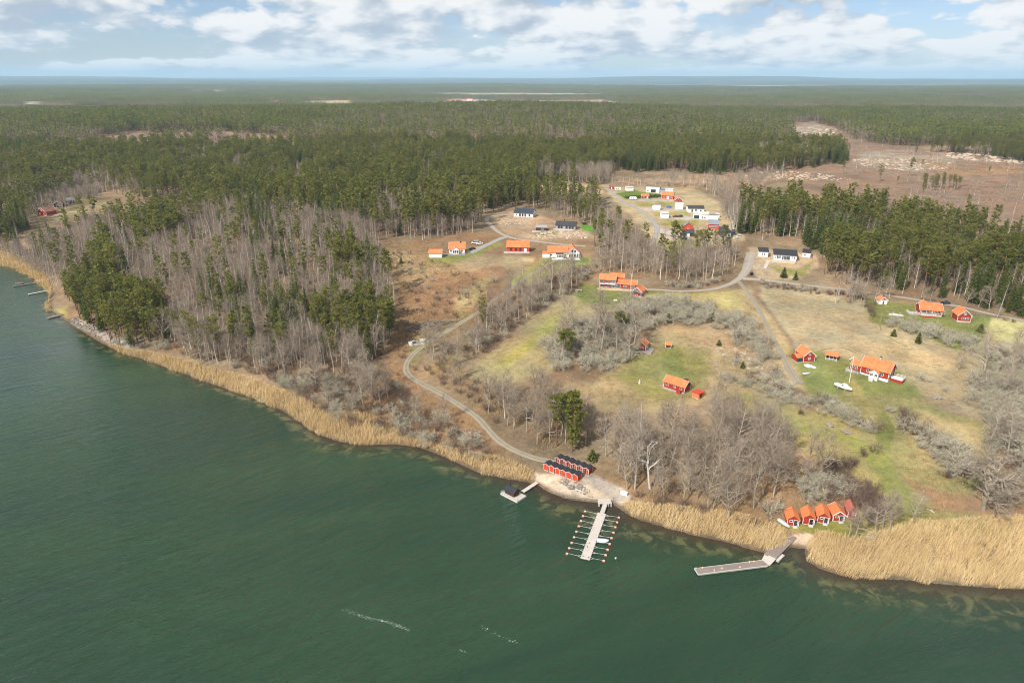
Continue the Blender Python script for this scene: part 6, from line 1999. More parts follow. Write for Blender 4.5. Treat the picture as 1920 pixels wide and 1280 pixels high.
def vehicles():
    def g(px, py):
        p = hit(px, py); p[2] = hgt(p[0], p[1]) + 0.12
        return p
    car(g(884, 457), 0.1, 'car_white', 'white van parked beside the white villa by the drive', 5.0, True)
    car(g(893, 458.5), 0.15, 'car_white', 'white car parked behind the van on the drive')
    car(g(879, 468.5), 0.3, 'car_dark', 'dark car parked at the gable of the white villa')
    car(g(1249, 389.5), 0.0, 'car_blue', 'blue car parked beside the black roofed white garage')
    car(g(1260.5, 407.2), 0.1, 'car_red', 'red car parked on the hamlet strip left of the dark car')
    car(g(1269.5, 406.8), 0.0, 'car_dark', 'dark car parked on the hamlet strip right of the red car')
    car(g(1276, 449), 0.2, 'car_dark', 'dark car parked in front of the black carport shed')
    caravan(g(1180, 375), 0.0, 'white caravan parked before the hamlet hedge', 6.0)
    caravan(g(1152.5, 357), 0.0, 'white caravan parked beside the plain white garage', 5.6)
    car(g(1380, 446), 0.4, 'car_white', 'white car parked right of the black gabled house')
    car(g(1764, 570), 0.05, 'car_dark', 'dark car standing on the road behind the veranda cottage')
    # trampoline
    p = g(1095.6, 421)
    t = empty('trampoline', p); tag(t, 'round black trampoline on the bright lawn beside the grey house', 'trampoline')
    mb = MB(); mb.tube([(0, 0, .85), (0, 0, .95)], 2.1, 16); mb.build('mat', M['rubber'], t)
    for k in range(6):
        a = k * math.pi / 3; mb = MB(); mb.tube([(2 * math.cos(a), 2 * math.sin(a), -.1), (2 * math.cos(a), 2 * math.sin(a), 2.4)], .05, 5); mb.build('pole', M['rubber'], t)
    # waste bin at the crossroads
    p = g(1409, 516)
    t = empty('waste_bin', p, .4); tag(t, 'dark waste bins standing at the gravel crossroads', 'waste bin')
    mb = MB(); mb.loft([[(-.6, -.4, 0), (.6, -.4, 0), (.6, .4, 0), (-.6, .4, 0)], [(-.75, -.5, 1.2), (.75, -.5, 1.2), (.75, .5, 1.2), (-.75, .5, 1.2)]]); mb.build('body', M['rubber'], t)
    mb = MB(); mb.prism([(-.55, 1.2), (.55, 1.2), (.4, 1.38), (-.4, 1.38)], 'x', -.8, .8); mb.build('lid', M['rubber'], t)
    # white box at the gravel lot
    p = g(1170, 927)
    t = empty('storage_box', p, -.5); tag(t, 'white storage box at the far end of the gravel lot by the pier', 'box')
    mb = MB(); mb.box(-1.0, 1.0, -.5, .5, -.1, .7); mb.build('body', M['white'], t)
    mb = MB(); mb.prism([(-.55, .7), (.55, .7), (.5, .85), (-.5, .8)], 'x', -1.05, 1.05); mb.build('lid', M['white'], t)


def rock(name, seed, sx, sy, sz, n=2):
    rng = np.random.default_rng(seed)
    bm = bmesh.new()
    bmesh.ops.create_icosphere(bm, subdivisions=n, radius=1)
    for v in bm.verts:
        k = 1 + 0.26 * float(rng.normal())
        q = v.co
        v.co = Vector((round(q.x * 2.2) / 2.2 * .35 + q.x * .65, round(q.y * 2) / 2 * .3 + q.y * .7, q.z)) * k
        v.co = Vector((v.co.x * sx, v.co.y * sy, v.co.z * sz))
    me = bpy.data.meshes.new(name); bm.to_mesh(me); bm.free()
    me.materials.append(M['rock'])
    return me


def stones():
    rocks = [rock('stone%d' % k, 30 + k, 1, .8, .55, 2) for k in range(4)]
    broken = [rock('broken_stone%d' % k, 130 + k, 1, .8, .5, 1) for k in range(4)]
    for m_ in broken:
        m_.materials[0] = M['rubble']

    def heap(name, label, cat, poly, n, s0, s1, seed, group=None, lift=0.0):
        rng = np.random.default_rng(seed)
        x, y, z = fill(poly, max(0.6, s0 * 1.7), 1600, seed, 2)
        if len(x) == 0:
            return
        k = rng.permutation(len(x))[:n]
        m = len(k)
        return instancer(name, broken if name == 'rubble' else rocks, x[k], y[k], z[k] + lift, s0 + (s1 - s0) * rng.random(m) ** 2.5, rng.uniform(0, 6.28, m), rng.integers(0, 4, m))
    heap('shore_rubble', '', '', [(130, 606), (165, 624), (200, 642), (255, 658), (262, 650), (215, 628), (165, 606), (135, 596)], 230, 0.3, 1.1, 1)
    heap('beach_stones', '', '', [(1060, 898), (1085, 905), (1110, 920), (1100, 925), (1120, 935), (1070, 915), (1040, 900)], 260, 0.16, 0.6, 2)
    heap('shore_stones', '', '', [(1030, 920), (1060, 932), (1100, 938), (1120, 940), (1118, 937), (1100, 935), (1060, 929), (1030, 916)], 120, 0.15, 0.5, 3)
    heap('rubble', '', '', [(935, 412), (970, 409), (1005, 411), (1010, 420), (970, 420), (940, 424)], 230, 0.25, 1.2, 4)
    heap('rubble', '', '', [(1030, 431), (1085, 433), (1108, 440), (1100, 448), (1050, 446), (1000, 448), (990, 444)], 190, 0.35, 1.9, 5)
    heap('rubble', '', '', [(1400, 492), (1440, 500), (1440, 508), (1420, 505)], 60, 0.2, 0.8, 6)
    heap('rubble', '', '', [(1600, 300), (1700, 297), (1780, 305), (1790, 318), (1700, 320), (1620, 314)], 380, 0.5, 3.0, 7)
    heap('rubble', '', '', [(1770, 285), (1920, 297), (2000, 305), (2000, 312), (1880, 305), (1780, 297)], 300, 0.8, 4.5, 8)
    heap('rubble', '', '', [(1470, 242), (1520, 230), (1570, 242), (1560, 254), (1490, 250)], 190, 0.8, 4.2, 9)
    heap('rubble', '', '', [(1400, 322), (1480, 320), (1560, 330), (1620, 340), (1500, 338), (1400, 335)], 300, 0.5, 2.4, 10)
    heap('rubble', '', '', [(1320, 648), (1400, 650), (1440, 690), (1400, 690), (1340, 665)], 90, 0.3, 1.2, 11)
    # single outcrops and logs that can be told apart
    for k, (px, py, s, lab) in enumerate([(1343, 681, 1.2, 'pale boulder on the stony meadow below the shrubby hill'), (1375, 683, 1.6, 'flat grey boulder right of the pale one on the meadow'), (1432, 701, 2.2, 'long grey rock outcrop beside the lane end'), (1072, 913, 1.3, 'large pale boulder on the beach below the storage huts'), (1555, 797, 1.5, 'grey stone heap on the green slope below the dark thicket'), (1590, 811, 1.7, 'second grey stone heap farther down the green slope'), (1757, 745, 1.7, 'low round mossy stone cairn on the slope below the farmhouse')]):
        p = hit(px, py)
        o = link('boulder', rock('boulder', 70 + k, s, s * .75, s * .5, 2)); o.location = (p[0], p[1], p[2] - 0.05); o.rotation_euler = (0, 0, k * 1.3)
        tag(o, lab, 'boulder')
    for k, (A, B, lab) in enumerate([((1048, 910), (1062, 915), 'bleached drift log left of the large beach boulder'), ((1079, 918), (1093, 924), 'bleached drift log right of the large beach boulder'), ((1738, 955), (1752, 962), 'fallen pale log on the ground before the great oak')]):
        a = hit(*A); b = hit(*B)
        mb = MB(); mb.tube([Vector(a) + Vector((0, 0, .18)), (Vector(a) + Vector(b)) / 2 + Vector((0.1, .1, .25)), Vector(b) + Vector((0, 0, .15))], [.22, .2, .12], 7)
        o = mb.build('drift_log', M['bark_pale']); tag(o, lab, 'log')
        mb = MB(); c = (Vector(a) * .4 + Vector(b) * .6); mb.tube([c + Vector((0, 0, .2)), c + Vector((.3, .4, .9))], [.08, .03], 5); mb.build('branch_stub', M['bark_pale'], o)
    # heap of felled trunks and brushwood
    c = hit(805, 612)
    r = empty('brushwood_heap', c); tag(r, 'heap of grey felled trunks and brushwood on the brown slope', 'brush pile')
    rng = np.random.default_rng(9)
    segs = []
    for k in range(900):
        p = np.array((rng.normal(0, 6.5), rng.normal(0, 3.6), 0)); hgt0 = 2.4 * math.exp(-(p[0] / 9) ** 2 - (p[1] / 5) ** 2)
        p[2] = rng.random() * hgt0 + hgt(c[0] + p[0], c[1] + p[1]) - c[2]
        a = rng.normal(0.45, 0.5); L = rng.uniform(1.5, 4.5)
        d = np.array((math.cos(a), math.sin(a), rng.normal(0, .16)))
        segs.append((p - d * L / 2, p + d * L / 2, rng.uniform(.03, .10), .03, 0, rng.random()))
    V, F, T = seg_mesh(segs, 2)
    o = link('brushwood', np_mesh('brushwood', V, [F], M['twig_grey'], tint=T), r); o['kind'] = 'stuff'
    for k in range(14):
        s = (rng.normal(0, 4), rng.normal(0, 2)); a = rng.normal(.45, .3); L = rng.uniform(4, 8)
        z = hgt(c[0] + s[0], c[1] + s[1]) - c[2] + rng.uniform(.4, 1.8)
        mb = MB(); mb.tube([(s[0] - math.cos(a) * L / 2, s[1] - math.sin(a) * L / 2, z), (s[0] + math.cos(a) * L / 2, s[1] + math.sin(a) * L / 2, z + .3)], [.2, .1], 6); mb.build('log', M['bark_grey'], r)
    BUILT.append([c[:2] + (-9, -4), c[:2] + (9, -4), c[:2] + (9, 5), c[:2] + (-9, 5)])
    p = hit(785, 642)
    t = empty('pump_platform', p, .3); tag(t, 'small grey concrete slab with white box beside the gravel track', 'platform')
    mb = MB(); mb.box(-4.5, 4.5, -2.6, 2.6, -.5, .12); mb.build('slab', M['concrete'], t)
    mb = MB(); mb.box(0.5, 3.4, .6, 1.7, .12, .95); mb.build('box', M['white'], t)
    mb = MB(); mb.tube([(-2, 0, .12), (-2, 0, .3)], 1.0, 12); mb.build('manhole_cover', M['rubber'], t)
    BUILT.append([p[:2] + (-5, -3), p[:2] + (5, -3), p[:2] + (5, 3), p[:2] + (-5, 3)])


def clearing_litter():
    """Stumps, dead branches and single bare stems left on the felled ground."""
    rng = np.random.default_rng(21)
    poly = [(1480, 250), (1520, 232), (1570, 245), (1600, 262), (1700, 280), (1780, 288), (1920, 305), (2300, 330), (2300, 500), (1920, 455), (1800, 425), (1700, 400), (1560, 365), (1580, 300)]
    x, y, z = fill(poly, 4.6, 2600, 77, 2)
    metas = [tuft_mesh('slash%d' % k, 60 + k, 9, 2.6, 2.4, M['twig_grey'], 0.14) for k in range(3)]
    k = fbm(x, y, 60, 3, 5) > -0.1
    x, y, z = x[k], y[k], z[k]; n = len(x)
    for m in metas:
        v = np.empty(len(m.vertices) * 3, np.float32); m.vertices.foreach_get('co', v); v = v.reshape(-1, 3)
        v[:, 2] *= 0.3; v[:, 0] *= 1.6; m.vertices.foreach_set('co', v.ravel()); m.update()
    instancer('felling_debris', metas, x, y, z, rng.uniform(.5, 1.3, n), rng.uniform(0, 6.28, n), rng.integers(0, 3, n))


def foam_streak(pts, width, n, seed, label):
    rng = np.random.default_rng(seed)
    W = np.array([at_plane(px, py, 0.02)[:2] for px, py in pts])
    t = rng.random(n); seg = t * (len(W) - 1); i = np.minimum(seg.astype(int), len(W) - 2); f = (seg - i)[:, None]
    C = W[i] * (1 - f) + W[i + 1] * f + rng.normal(0, 1, (n, 2)) * width * (0.35 + 0.65 * rng.random(n))[:, None]
    s = rng.uniform(.02, .075, n) * (0.6 + 0.8 * np.clip(0.5 + vnoise(t * 100, 0 * t, 9, seed), 0, 1))
    V = []; F = []
    for k in range(n):
        a = rng.random() * 6.28; m = 5
        o = len(V)
        V.append((C[k, 0], C[k, 1], 0.05))
        for j in range(m):
            b = a + 6.283 * j / m; q = s[k] * rng.uniform(.6, 1.3)
            V.append((C[k, 0] + q * 1.7 * math.cos(b), C[k, 1] + q * math.sin(b), 0.012))
        F += [(o, o + 1 + j, o + 1 + (j + 1) % m) for j in range(m)]
    tag(link('foam_streak', np_mesh('foam_streak', np.array(V), [np.array(F)], M['foam'])), kind='stuff')
# ------------------------------------------------------------------ zones of trees and shrubs (outlines of where their feet stand)
plant([(125, 560), (140, 590), (170, 618), (205, 640), (262, 655), (318, 650), (322, 610), (285, 570), (210, 545), (160, 540)], 4.0, {'pine': 0.85, 'spruce': 0.15},
      'in the pine clump on the headland', (0.55, 0.88), 1)
plant([(-200, 470), (40, 470), (110, 455), (150, 430), (300, 402), (450, 392), (560, 408), (640, 425), (705, 450), (728, 520), (745, 600), (730, 665), (650, 700), (560, 700), (470, 690), (380, 684), (322, 655), (300, 575), (205, 535), (115, 560), (92, 530), (0, 478)], 4.1,
      {'birch': 0.58, 'bare': 0.30, 'spruce': 0.03, 'pine': 0.06}, 'in the wood above the reeds', (0.72, 1.05), 2, patch=None, keep=0.82)
for k, (pl, mx) in enumerate([([(165, 500), (205, 470), (222, 540), (190, 560)], 'pine'), ([(235, 440), (330, 412), (345, 455), (270, 480)], 'pine'),
                              ([(500, 590), (560, 585), (580, 640), (520, 650)], 'spruce'), ([(560, 612), (700, 600), (745, 640), (700, 672), (590, 662)], 'pine'),
                              ([(600, 475), (650, 475), (705, 530), (640, 545)], 'pine'), ([(425, 560), (470, 565), (470, 600), (430, 600)], 'spruce'),
                              ([(440, 400), (500, 395), (520, 450), (470, 460)], 'spruce'), ([(350, 390), (395, 385), (400, 410), (360, 415)], 'pine')]):
    plant(pl, 4.6, {mx: 1}, 'among the leafless wood', (0.62, 0.95), 10 + k, keep=0.85)
plant([(200, 645), (320, 662), (450, 692), (560, 745), (640, 806), (720, 820), (840, 842), (930, 870), (930, 850), (860, 800), (780, 760), (730, 720), (700, 690), (640, 702), (560, 700), (450, 684), (330, 648)], 3.4,
      {'brown': 0.6, 'bare': 0.12, 'lichen': 0.28}, 'on the bank behind the reed bed', (0.7, 1.3), 20, keep=0.85)
plant([(-3000, 470), (0, 462), (30, 455), (52, 420), (75, 396), (110, 372), (180, 362), (300, 372), (400, 378), (480, 388), (560, 402), (640, 424), (700, 440), (775, 445), (850, 442), (905, 420), (925, 395), (960, 385), (1005, 382), (1050, 408), (1110, 420), (1122, 395), (1115, 372), (1060, 372), (1010, 363),
       (985, 345), (1040, 338), (1130, 335), (1150, 322), (1250, 320), (1330, 325), (1400, 322), (1480, 320), (1590, 302), (1565, 284), (1490, 270), (1465, 236), (1520, 228), (1570, 240), (1600, 262), (1700, 278), (1780, 284), (1920, 302), (2600, 340), (4000, 300), (4000, 238), (-3000, 225)], 5.2,
      {'spruce': 0.18, 'pine': 0.58, 'birch': 0.15, 'bare': 0.09}, 'in the forest behind the houses', (0.58, 1.12), 30, rmax=1050, patch=45, keep=0.84, wander=10)
plant([(640, 385), (830, 395), (900, 405), (890, 440), (780, 450), (690, 448), (620, 430)], 5.5, {'bare': 0.6, 'birch': 0.4}, 'at the forest edge above the villas', (0.7, 0.95), 34)
plant([(985, 342), (1140, 345), (1150, 330), (985, 328)], 5.5, {'bare': 0.8, 'birch': 0.2}, 'beyond the straw meadow', (0.9, 1.2), 35)
plant([(1145, 345), (1290, 345), (1400, 335), (1480, 330), (1380, 380), (1370, 390), (1300, 352), (1150, 349)], 7.5, {'bare': 0.55, 'birch': 0.3, 'brown': 0.15}, 'behind the hamlet', (0.7, 1.0), 36, keep=0.7)
plant([(1375, 380), (1395, 440), (1370, 445), (1350, 400)], 4.5, {'birch': 0.6, 'bare': 0.4}, 'right of the hamlet', (0.9, 1.1), 37)
plant([(1378, 440), (1430, 446), (1500, 450), (1540, 480), (1545, 520), (1620, 540), (1720, 555), (1800, 570), (1900, 588), (2400, 640), (2400, 560), (1930, 478), (1800, 446), (1700, 426), (1560, 403), (1430, 398), (1385, 405)], 4.9,
      {'pine': 0.52, 'birch': 0.20, 'spruce': 0.28}, 'in the evergreen wood', (0.55, 1.08), 40, patch=30, wander=10)
plant([(1110, 445), (1122, 480), (1115, 512), (1160, 516), (1250, 527), (1335, 527), (1382, 503), (1372, 470), (1300, 472), (1240, 478), (1212, 470), (1180, 442), (1150, 415), (1125, 420)], 4.4,
      {'bare': 0.62, 'birch': 0.2, 'brown': 0.1, 'pine': 0.08}, 'in the wood below the hamlet', (0.7, 0.95), 50)
plant([(868, 662), (850, 692), (895, 668), (960, 622), (1020, 572), (1085, 540), (1112, 515), (1108, 498), (1050, 512), (960, 552), (925, 572), (905, 595), (880, 622)], 3.3,
      {'brown': 0.42, 'bare': 0.38, 'lichen': 0.20}, 'in the hedgerow along the gravel track', (0.62, 0.95), 60, road=1.5)
plant([(800, 660), (865, 665), (850, 700), (960, 745), (930, 800), (900, 765), (840, 730), (790, 700)], 4.5, {'brown': 0.7, 'bare': 0.3}, 'below the bend of the track', (0.7, 1.0), 61, road=2)
plant([(1020, 650), (1060, 620), (1110, 600), (1180, 610), (1190, 650), (1170, 690), (1120, 700), (1060, 696), (1030, 690)], 3.7, {'lichen': 0.78, 'brown': 0.16, 'bare': 0.06}, 'left of the small red cabin', (0.6, 1.75), 70, wander=9, keep=0.85)
plant([(1120, 610), (1180, 578), (1215, 562), (1260, 562), (1340, 580), (1400, 590), (1440, 620), (1452, 655), (1474, 695), (1440, 690), (1410, 660), (1340, 618), (1260, 606), (1200, 618), (1170, 630)], 3.7,
      {'lichen': 0.86, 'brown': 0.12, 'juniper': 0.02}, 'on the hill above the cabin', (0.55, 1.65), 71, wander=10, keep=0.86)
plant([(1360, 640), (1420, 660), (1470, 700), (1500, 735), (1460, 730), (1380, 690)], 5.5, {'lichen': 0.75, 'brown': 0.2, 'juniper': 0.05}, 'beside the grey lane', (0.48, 1.26), 72, keep=0.7)
plant([(1350, 708), (1420, 715), (1500, 745), (1515, 770), (1440, 745), (1350, 720)], 3.4, {'lichen': 0.8, 'brown': 0.2}, 'below the hilltop cabins', (0.48, 1.26), 73)
plant([(930, 745), (1000, 735), (1060, 765), (1110, 800), (1120, 850), (1040, 845), (980, 835), (940, 800)], 5.2, {'bare': 0.75, 'birch': 0.15, 'brown': 0.1}, 'above the black roofed sheds', (0.8, 1.1), 80)
plant([(1115, 855), (1180, 928), (1300, 962), (1420, 985), (1468, 962), (1478, 930), (1560, 935), (1555, 900), (1500, 875), (1420, 830), (1350, 820), (1250, 825), (1150, 815)], 5.5, {'bare': 0.78, 'birch': 0.07, 'lichen': 0.07, 'brown': 0.08}, 'in the shore wood', (0.85, 1.32), 81)
plant([(1340, 770), (1440, 800), (1500, 850), (1470, 870), (1400, 840), (1330, 810)], 4.2, {'bare': 0.85, 'lichen': 0.15}, 'above the grey shore wood', (0.8, 1.05), 82)
plant([(1180, 940), (1300, 970), (1420, 992), (1450, 985), (1300, 955), (1190, 925)], 3.6, {'brown': 0.9, 'bare': 0.1}, 'below the grey shore wood', (0.7, 1.0), 83)
plant([(1500, 900), (1570, 895), (1590, 930), (1500, 945)], 3.7, {'lichen': 0.9, 'brown': 0.1}, 'behind the row of red boathouses', (0.72, 1.68), 84)
plant([(1560, 760), (1600, 770), (1650, 800), (1645, 815), (1590, 800), (1550, 775)], 3.4, {'lichen': 0.85, 'brown': 0.15}, 'below the cabin boat', (0.64, 1.54), 85)
plant([(1520, 745), (1565, 745), (1560, 780), (1520, 775)], 3.9, {'lichen': 0.4, 'brown': 0.6}, 'beside the white cabin boat', (0.64, 1.54), 86)
plant([(1680, 800), (1720, 830), (1760, 880), (1800, 920), (1850, 900), (1820, 850), (1760, 830), (1700, 780)], 3.7, {'lichen': 0.8, 'brown': 0.2}, 'left of the great oak', (0.68, 1.68), 87)
plant([(1800, 745), (1850, 800), (1860, 860), (1930, 920), (2100, 940), (2100, 720), (1920, 745), (1840, 705)], 3.9, {'lichen': 0.82, 'brown': 0.12, 'bare': 0.06}, 'above the great oak', (0.68, 1.75), 88)
plant([(1840, 690), (1860, 720), (1930, 740), (2200, 740), (2200, 660), (1920, 670), (1860, 650)], 4.4, {'lichen': 0.78, 'bare': 0.06, 'brown': 0.16}, 'at the upper right fields', (0.7, 1.35), 89)
plant([(1628, 590), (1660, 612), (1720, 630), (1800, 655), (1828, 660), (1820, 635), (1740, 610), (1690, 605), (1640, 585)], 3.5, {'lichen': 0.9, 'brown': 0.1}, 'below the cottage lawn', (0.56, 1.40), 90)
plant([(1645, 600), (1625, 585), (1610, 575), (1640, 570)], 2.8, {'brown': 0.8, 'lichen': 0.2}, 'beside the small white shed', (0.7, 0.9), 91)
plant([(1425, 530), (1500, 540), (1620, 555), (1620, 561), (1500, 547), (1425, 540)], 2.6, {'brown': 0.7, 'lichen': 0.3}, 'along the straw field', (0.5, 0.7), 92, road=0.6)
plant([(1240, 535), (1300, 530), (1370, 525), (1365, 533), (1300, 540), (1250, 542)], 3.0, {'brown': 0.6, 'lichen': 0.4}, 'beside the gravel crossroads', (0.6, 0.9), 93, road=0.8)
plant([(1395, 540), (1425, 560), (1440, 600), (1470, 650), (1485, 680), (1478, 690), (1450, 640), (1420, 590)], 3.0, {'brown': 0.6, 'lichen': 0.4}, 'along the grey lane', (0.5, 0.85), 94, road=0.6, keep=0.6)
plant([(1590, 900), (1640, 920), (1660, 960), (1620, 975), (1600, 950)], 2.1, {'brown': 1}, 'right of the red boathouses', (0.8, 1.4), 95)
plant([(1545, 905), (1550, 875), (1640, 850), (1655, 840), (1600, 862), (1585, 900), (1545, 905)], 2.2, {'brown': 1}, 'above the boathouses', (0.7, 1.25), 96, keep=0.9)
plant([(1560, 570), (1700, 560), (1830, 585), (1990, 640), (1990, 612), (1850, 578), (1700, 552), (1560, 545)], 4.2, {'bare': 0.6, 'brown': 0.2, 'birch': 0.2}, 'on the road\'s wooded side', (0.55, 0.85), 97, road=1.0)
plant([(60, 370), (160, 358), (190, 372), (120, 396), (70, 410), (40, 430)], 6.0, {'bare': 0.8, 'birch': 0.2}, 'around the old red farmhouse', (0.75, 1.0), 98)
plant([(1720, 347), (1800, 349), (1812, 359), (1725, 357)], 7.0, {'pine': 0.9, 'birch': 0.1}, 'left standing in the felled clearing', (0.42, 0.6), 99)
plant([(950, 395), (1040, 398), (1120, 425), (1110, 405), (1000, 384)], 6.5, {'pine': 0.85, 'birch': 0.15}, 'behind the dark roofed houses', (0.7, 0.9), 33)
plant([(1840, 452), (1930, 470), (2200, 530), (2200, 500), (1930, 445), (1840, 435)], 6.0, {'birch': 0.7, 'bare': 0.3}, 'beside the felled clearing', (0.7, 0.9), 32)

plant([(640, 730), (705, 665), (750, 560), (735, 505), (700, 460), (820, 490), (960, 540), (900, 600), (800, 655), (775, 690), (800, 740), (880, 800), (960, 860), (860, 845), (700, 815)], 6.0, {'brown': 0.85, 'lichen': 0.15}, 'on the brown slope', (0.35, 0.85), 110, keep=0.5, road=1.5)
plant([(1490, 262), (1570, 250), (1600, 265), (1700, 282), (1920, 308), (2300, 330), (2300, 480), (1920, 450), (1700, 395), (1560, 360), (1590, 305)], 24, {'birch': 0.8, 'pine': 0.2}, 'alone in the felled clearing', (0.4, 0.8), 111, keep=0.5)
plant([(325, 655), (450, 688), (560, 704), (690, 690), (735, 665), (640, 640), (520, 655), (400, 640)], 3.6, {'brown': 0.7, 'bare': 0.3}, 'at the foot of the wood', (0.6, 1.1), 112, keep=0.8)
# trees that stand out by themselves
single('dead', 1219, 916, 15.5, 'bleached white dead tree with forked bare limbs in the shore wood', 'dead tree')
single('oak', 1843, 955, 20.5, 'great spreading leafless oak right of the green slope', 'oak', 0, 1.1)
single('oak', 1960, 935, 19.0, 'second broad leafless oak cut by the right edge of the view', 'oak', 1, 2.2)
single('bare', 1795, 695, 10, 'lone leafless tree standing at the end of the straw field', 'bare tree', 2)
single('round_pine', 1065, 672, 13.5, 'round crowned pine rising from the thicket left of the small cabin', 'pine', 0)
single('birch', 1052, 682, 13, 'pale birch with twin stems at the left end of the cabin thicket', 'birch', 1)
single('birch', 1056, 683, 12.5, 'slender pale birch close beside the round crowned pine', 'birch', 3)
single('round_pine', 1163, 622, 10, 'broad dark pine on the hill above the small red cabin', 'pine', 1)
single('juniper', 1190, 622, 7, 'narrow green juniper right of the broad dark hill pine', 'juniper', 2)
single('pine', 905, 622, 18, 'lone pine with sparse crown beside the gravel track', 'pine', 4)
single('birch', 893, 655, 14, 'leaning pale birch in the hedgerow below the lone pine', 'birch', 0)
single('pine', 1044, 836, 20, 'left one of the green pine pair above the black roofed sheds', 'pine', 0)
single('full_pine', 1073, 846, 23, 'tall right pine of the pair above the black roofed sheds', 'pine', 2)
single('full_pine', 1058, 822, 18, 'smaller pine behind the pair above the black roofed sheds', 'pine', 1)
single('juniper', 1110, 862, 4.2, 'small green juniper bush right of the black roofed sheds', 'juniper', 1)
single('pine', 720, 655, 22, 'tall slim pine at the right end of the leafless wood', 'pine', 1)
single('full_pine', 732, 640, 20, 'bushy pine behind the tall slim one at the wood end', 'pine', 4)
single('bare', 1040, 526, 9, 'small round leafless tree on the slope below the white villa', 'bare tree', 4)
single('juniper', 1469, 520, 6, 'left one of two young conifers below the white bungalow', 'young conifer', 0)
single('juniper', 1491, 525, 5.2, 'right one of two young conifers below the white bungalow', 'young conifer', 2)
single('juniper', 1721, 643, 5.2, 'dark green juniper column in the hedge below the cottage', 'juniper', 2)
single('juniper', 1675, 630, 3.4, 'yellow green juniper left of the dark juniper column', 'juniper', 1)
single('juniper', 1838, 622, 4.0, 'round olive bush below the red gabled annex', 'bush', 1)
single('juniper', 752, 494, 4.0, 'small dark conifer alone on the brown slope', 'young conifer', 0)
single('lichen', 1730, 712, 3.2, 'rounded whitish shrub right of the red farmhouse', 'shrub', 1)
single('lichen', 1772, 733, 3.0, 'grey rounded shrub on the slope below the straw field', 'shrub', 0)
single('lichen', 1670, 772, 2.8, 'small whitish shrub on the green slope below the farmhouse', 'shrub', 2)
single('brown', 1690, 772, 2.8, 'brown round thicket beside the small whitish shrub', 'shrub', 1)
single('brown', 1502, 776, 2.6, 'dark flat thicket alone on the green slope', 'shrub', 2)
single('lichen', 1495, 590 + 70, 4.0, 'whitish shrub at the lane behind the red shed', 'shrub', 3)
single('bare', 1600, 1015, 15, 'leafless alder standing in front of the last boathouse', 'bare tree', 1)
single('bare', 1655, 995, 16, 'leafless alder on the grass right of the boathouses', 'bare tree', 3)
single('bare', 1590, 1010, 12, 'smaller leafless alder close left of the one before the last boathouse', 'bare tree', 3)
single('bare', 1668, 1000, 13, 'slender leafless alder just right of the grass alder', 'bare tree', 0)
single('bare', 1640, 1002, 12, 'low leafless alder just left of the grass alder', 'bare tree', 2)
single('bare', 1712, 985, 12, 'small leafless tree at the foot of the grass track', 'bare tree', 5)
single('birch', 1432, 668, 12, 'white stemmed birch on the slope beside the grey lane', 'birch', 5)
single('pine', 1265, 470, 15, 'slim pine standing before the dark sheds of the hamlet', 'pine', 4)
single('pine', 1320, 478, 16, 'bushy pine in front of the black gabled house', 'pine', 2)
single('pine', 1360, 490, 15, 'pine right of the bushy one below the black house', 'pine', 0)
single('pine', 1340, 470, 14, 'shorter pine close below the black gabled house', 'pine', 4)
single('pine', 1158, 430, 17, 'green pine at the left edge of the hamlet road', 'pine', 4)
single('pine', 1214, 470, 11, 'young bushy pine beside the lower end of the hamlet road', 'pine', 2)
single('spruce', 1118, 400 + 20, 12, 'dark spruce at the lawn beside the grey house', 'spruce', 0)
single('juniper', 1392, 690, 3.2, 'small juniper between the stones beside the lane', 'juniper', 0)
single('juniper', 1348, 647, 2.6, 'tiny juniper on the stony ground right of the cabin', 'juniper', 1)
single('juniper', 1253, 603, 4.5, 'dark juniper among the whitish shrubs on the hill', 'juniper', 1)
single('juniper', 1336, 602, 4.5, 'rounded dark juniper at the right of the shrubby hill', 'juniper', 2)
single('juniper', 131, 500, 6, 'dark conifer beside the landing places on the left', 'young conifer', 0)

KIND_TEXT = {'pine': ('pine_tree', 'green pine', 'pine', 300), 'spruce': ('spruce_tree', 'pointed spruce', 'spruce', 300), 'birch': ('birch_tree', 'leafless birch', 'birch', 300),
             'bare': ('bare_tree', 'grey bare tree', 'bare tree', 300), 'lichen': ('lichen_shrub', 'whitish lichened shrub', 'shrub', 300), 'brown': ('thicket_shrub', 'brown twiggy shrub', 'thicket shrub', 290),
             'juniper': ('juniper', 'green juniper', 'juniper', 290), 'round_pine': ('pine_tree', 'pine', 'pine', 99), 'full_pine': ('pine_tree', 'pine', 'pine', 99), 'oak': ('oak_tree', 'oak', 'oak', 9), 'dead': ('dead_tree', 'dead tree', 'dead tree', 9)}


def put_tree(kind, variant, loc, scale, turn, label, cat, group=None):
    root = empty(KIND_TEXT[kind][0], loc, turn)
    root.scale = (scale, scale, scale)
    pr = PROTO[kind][variant]
    shrub = kind in ('lichen', 'brown', 'juniper')
    link('stem' if shrub else 'trunk', pr[0], root)
    link('branches' if shrub else 'crown', pr[1], root)
    tag(root, label, cat, group)
    return root


def build_singles():
    for kind, px, py, h, label, cat, var, turn, group in SINGLES:
        p = hit(px, py)
        p[2] = hgt(p[0], p[1])
        var = var % len(PROTO[kind])
        put_tree(kind, var, p, h / H0[kind][var], turn, label, cat, group)


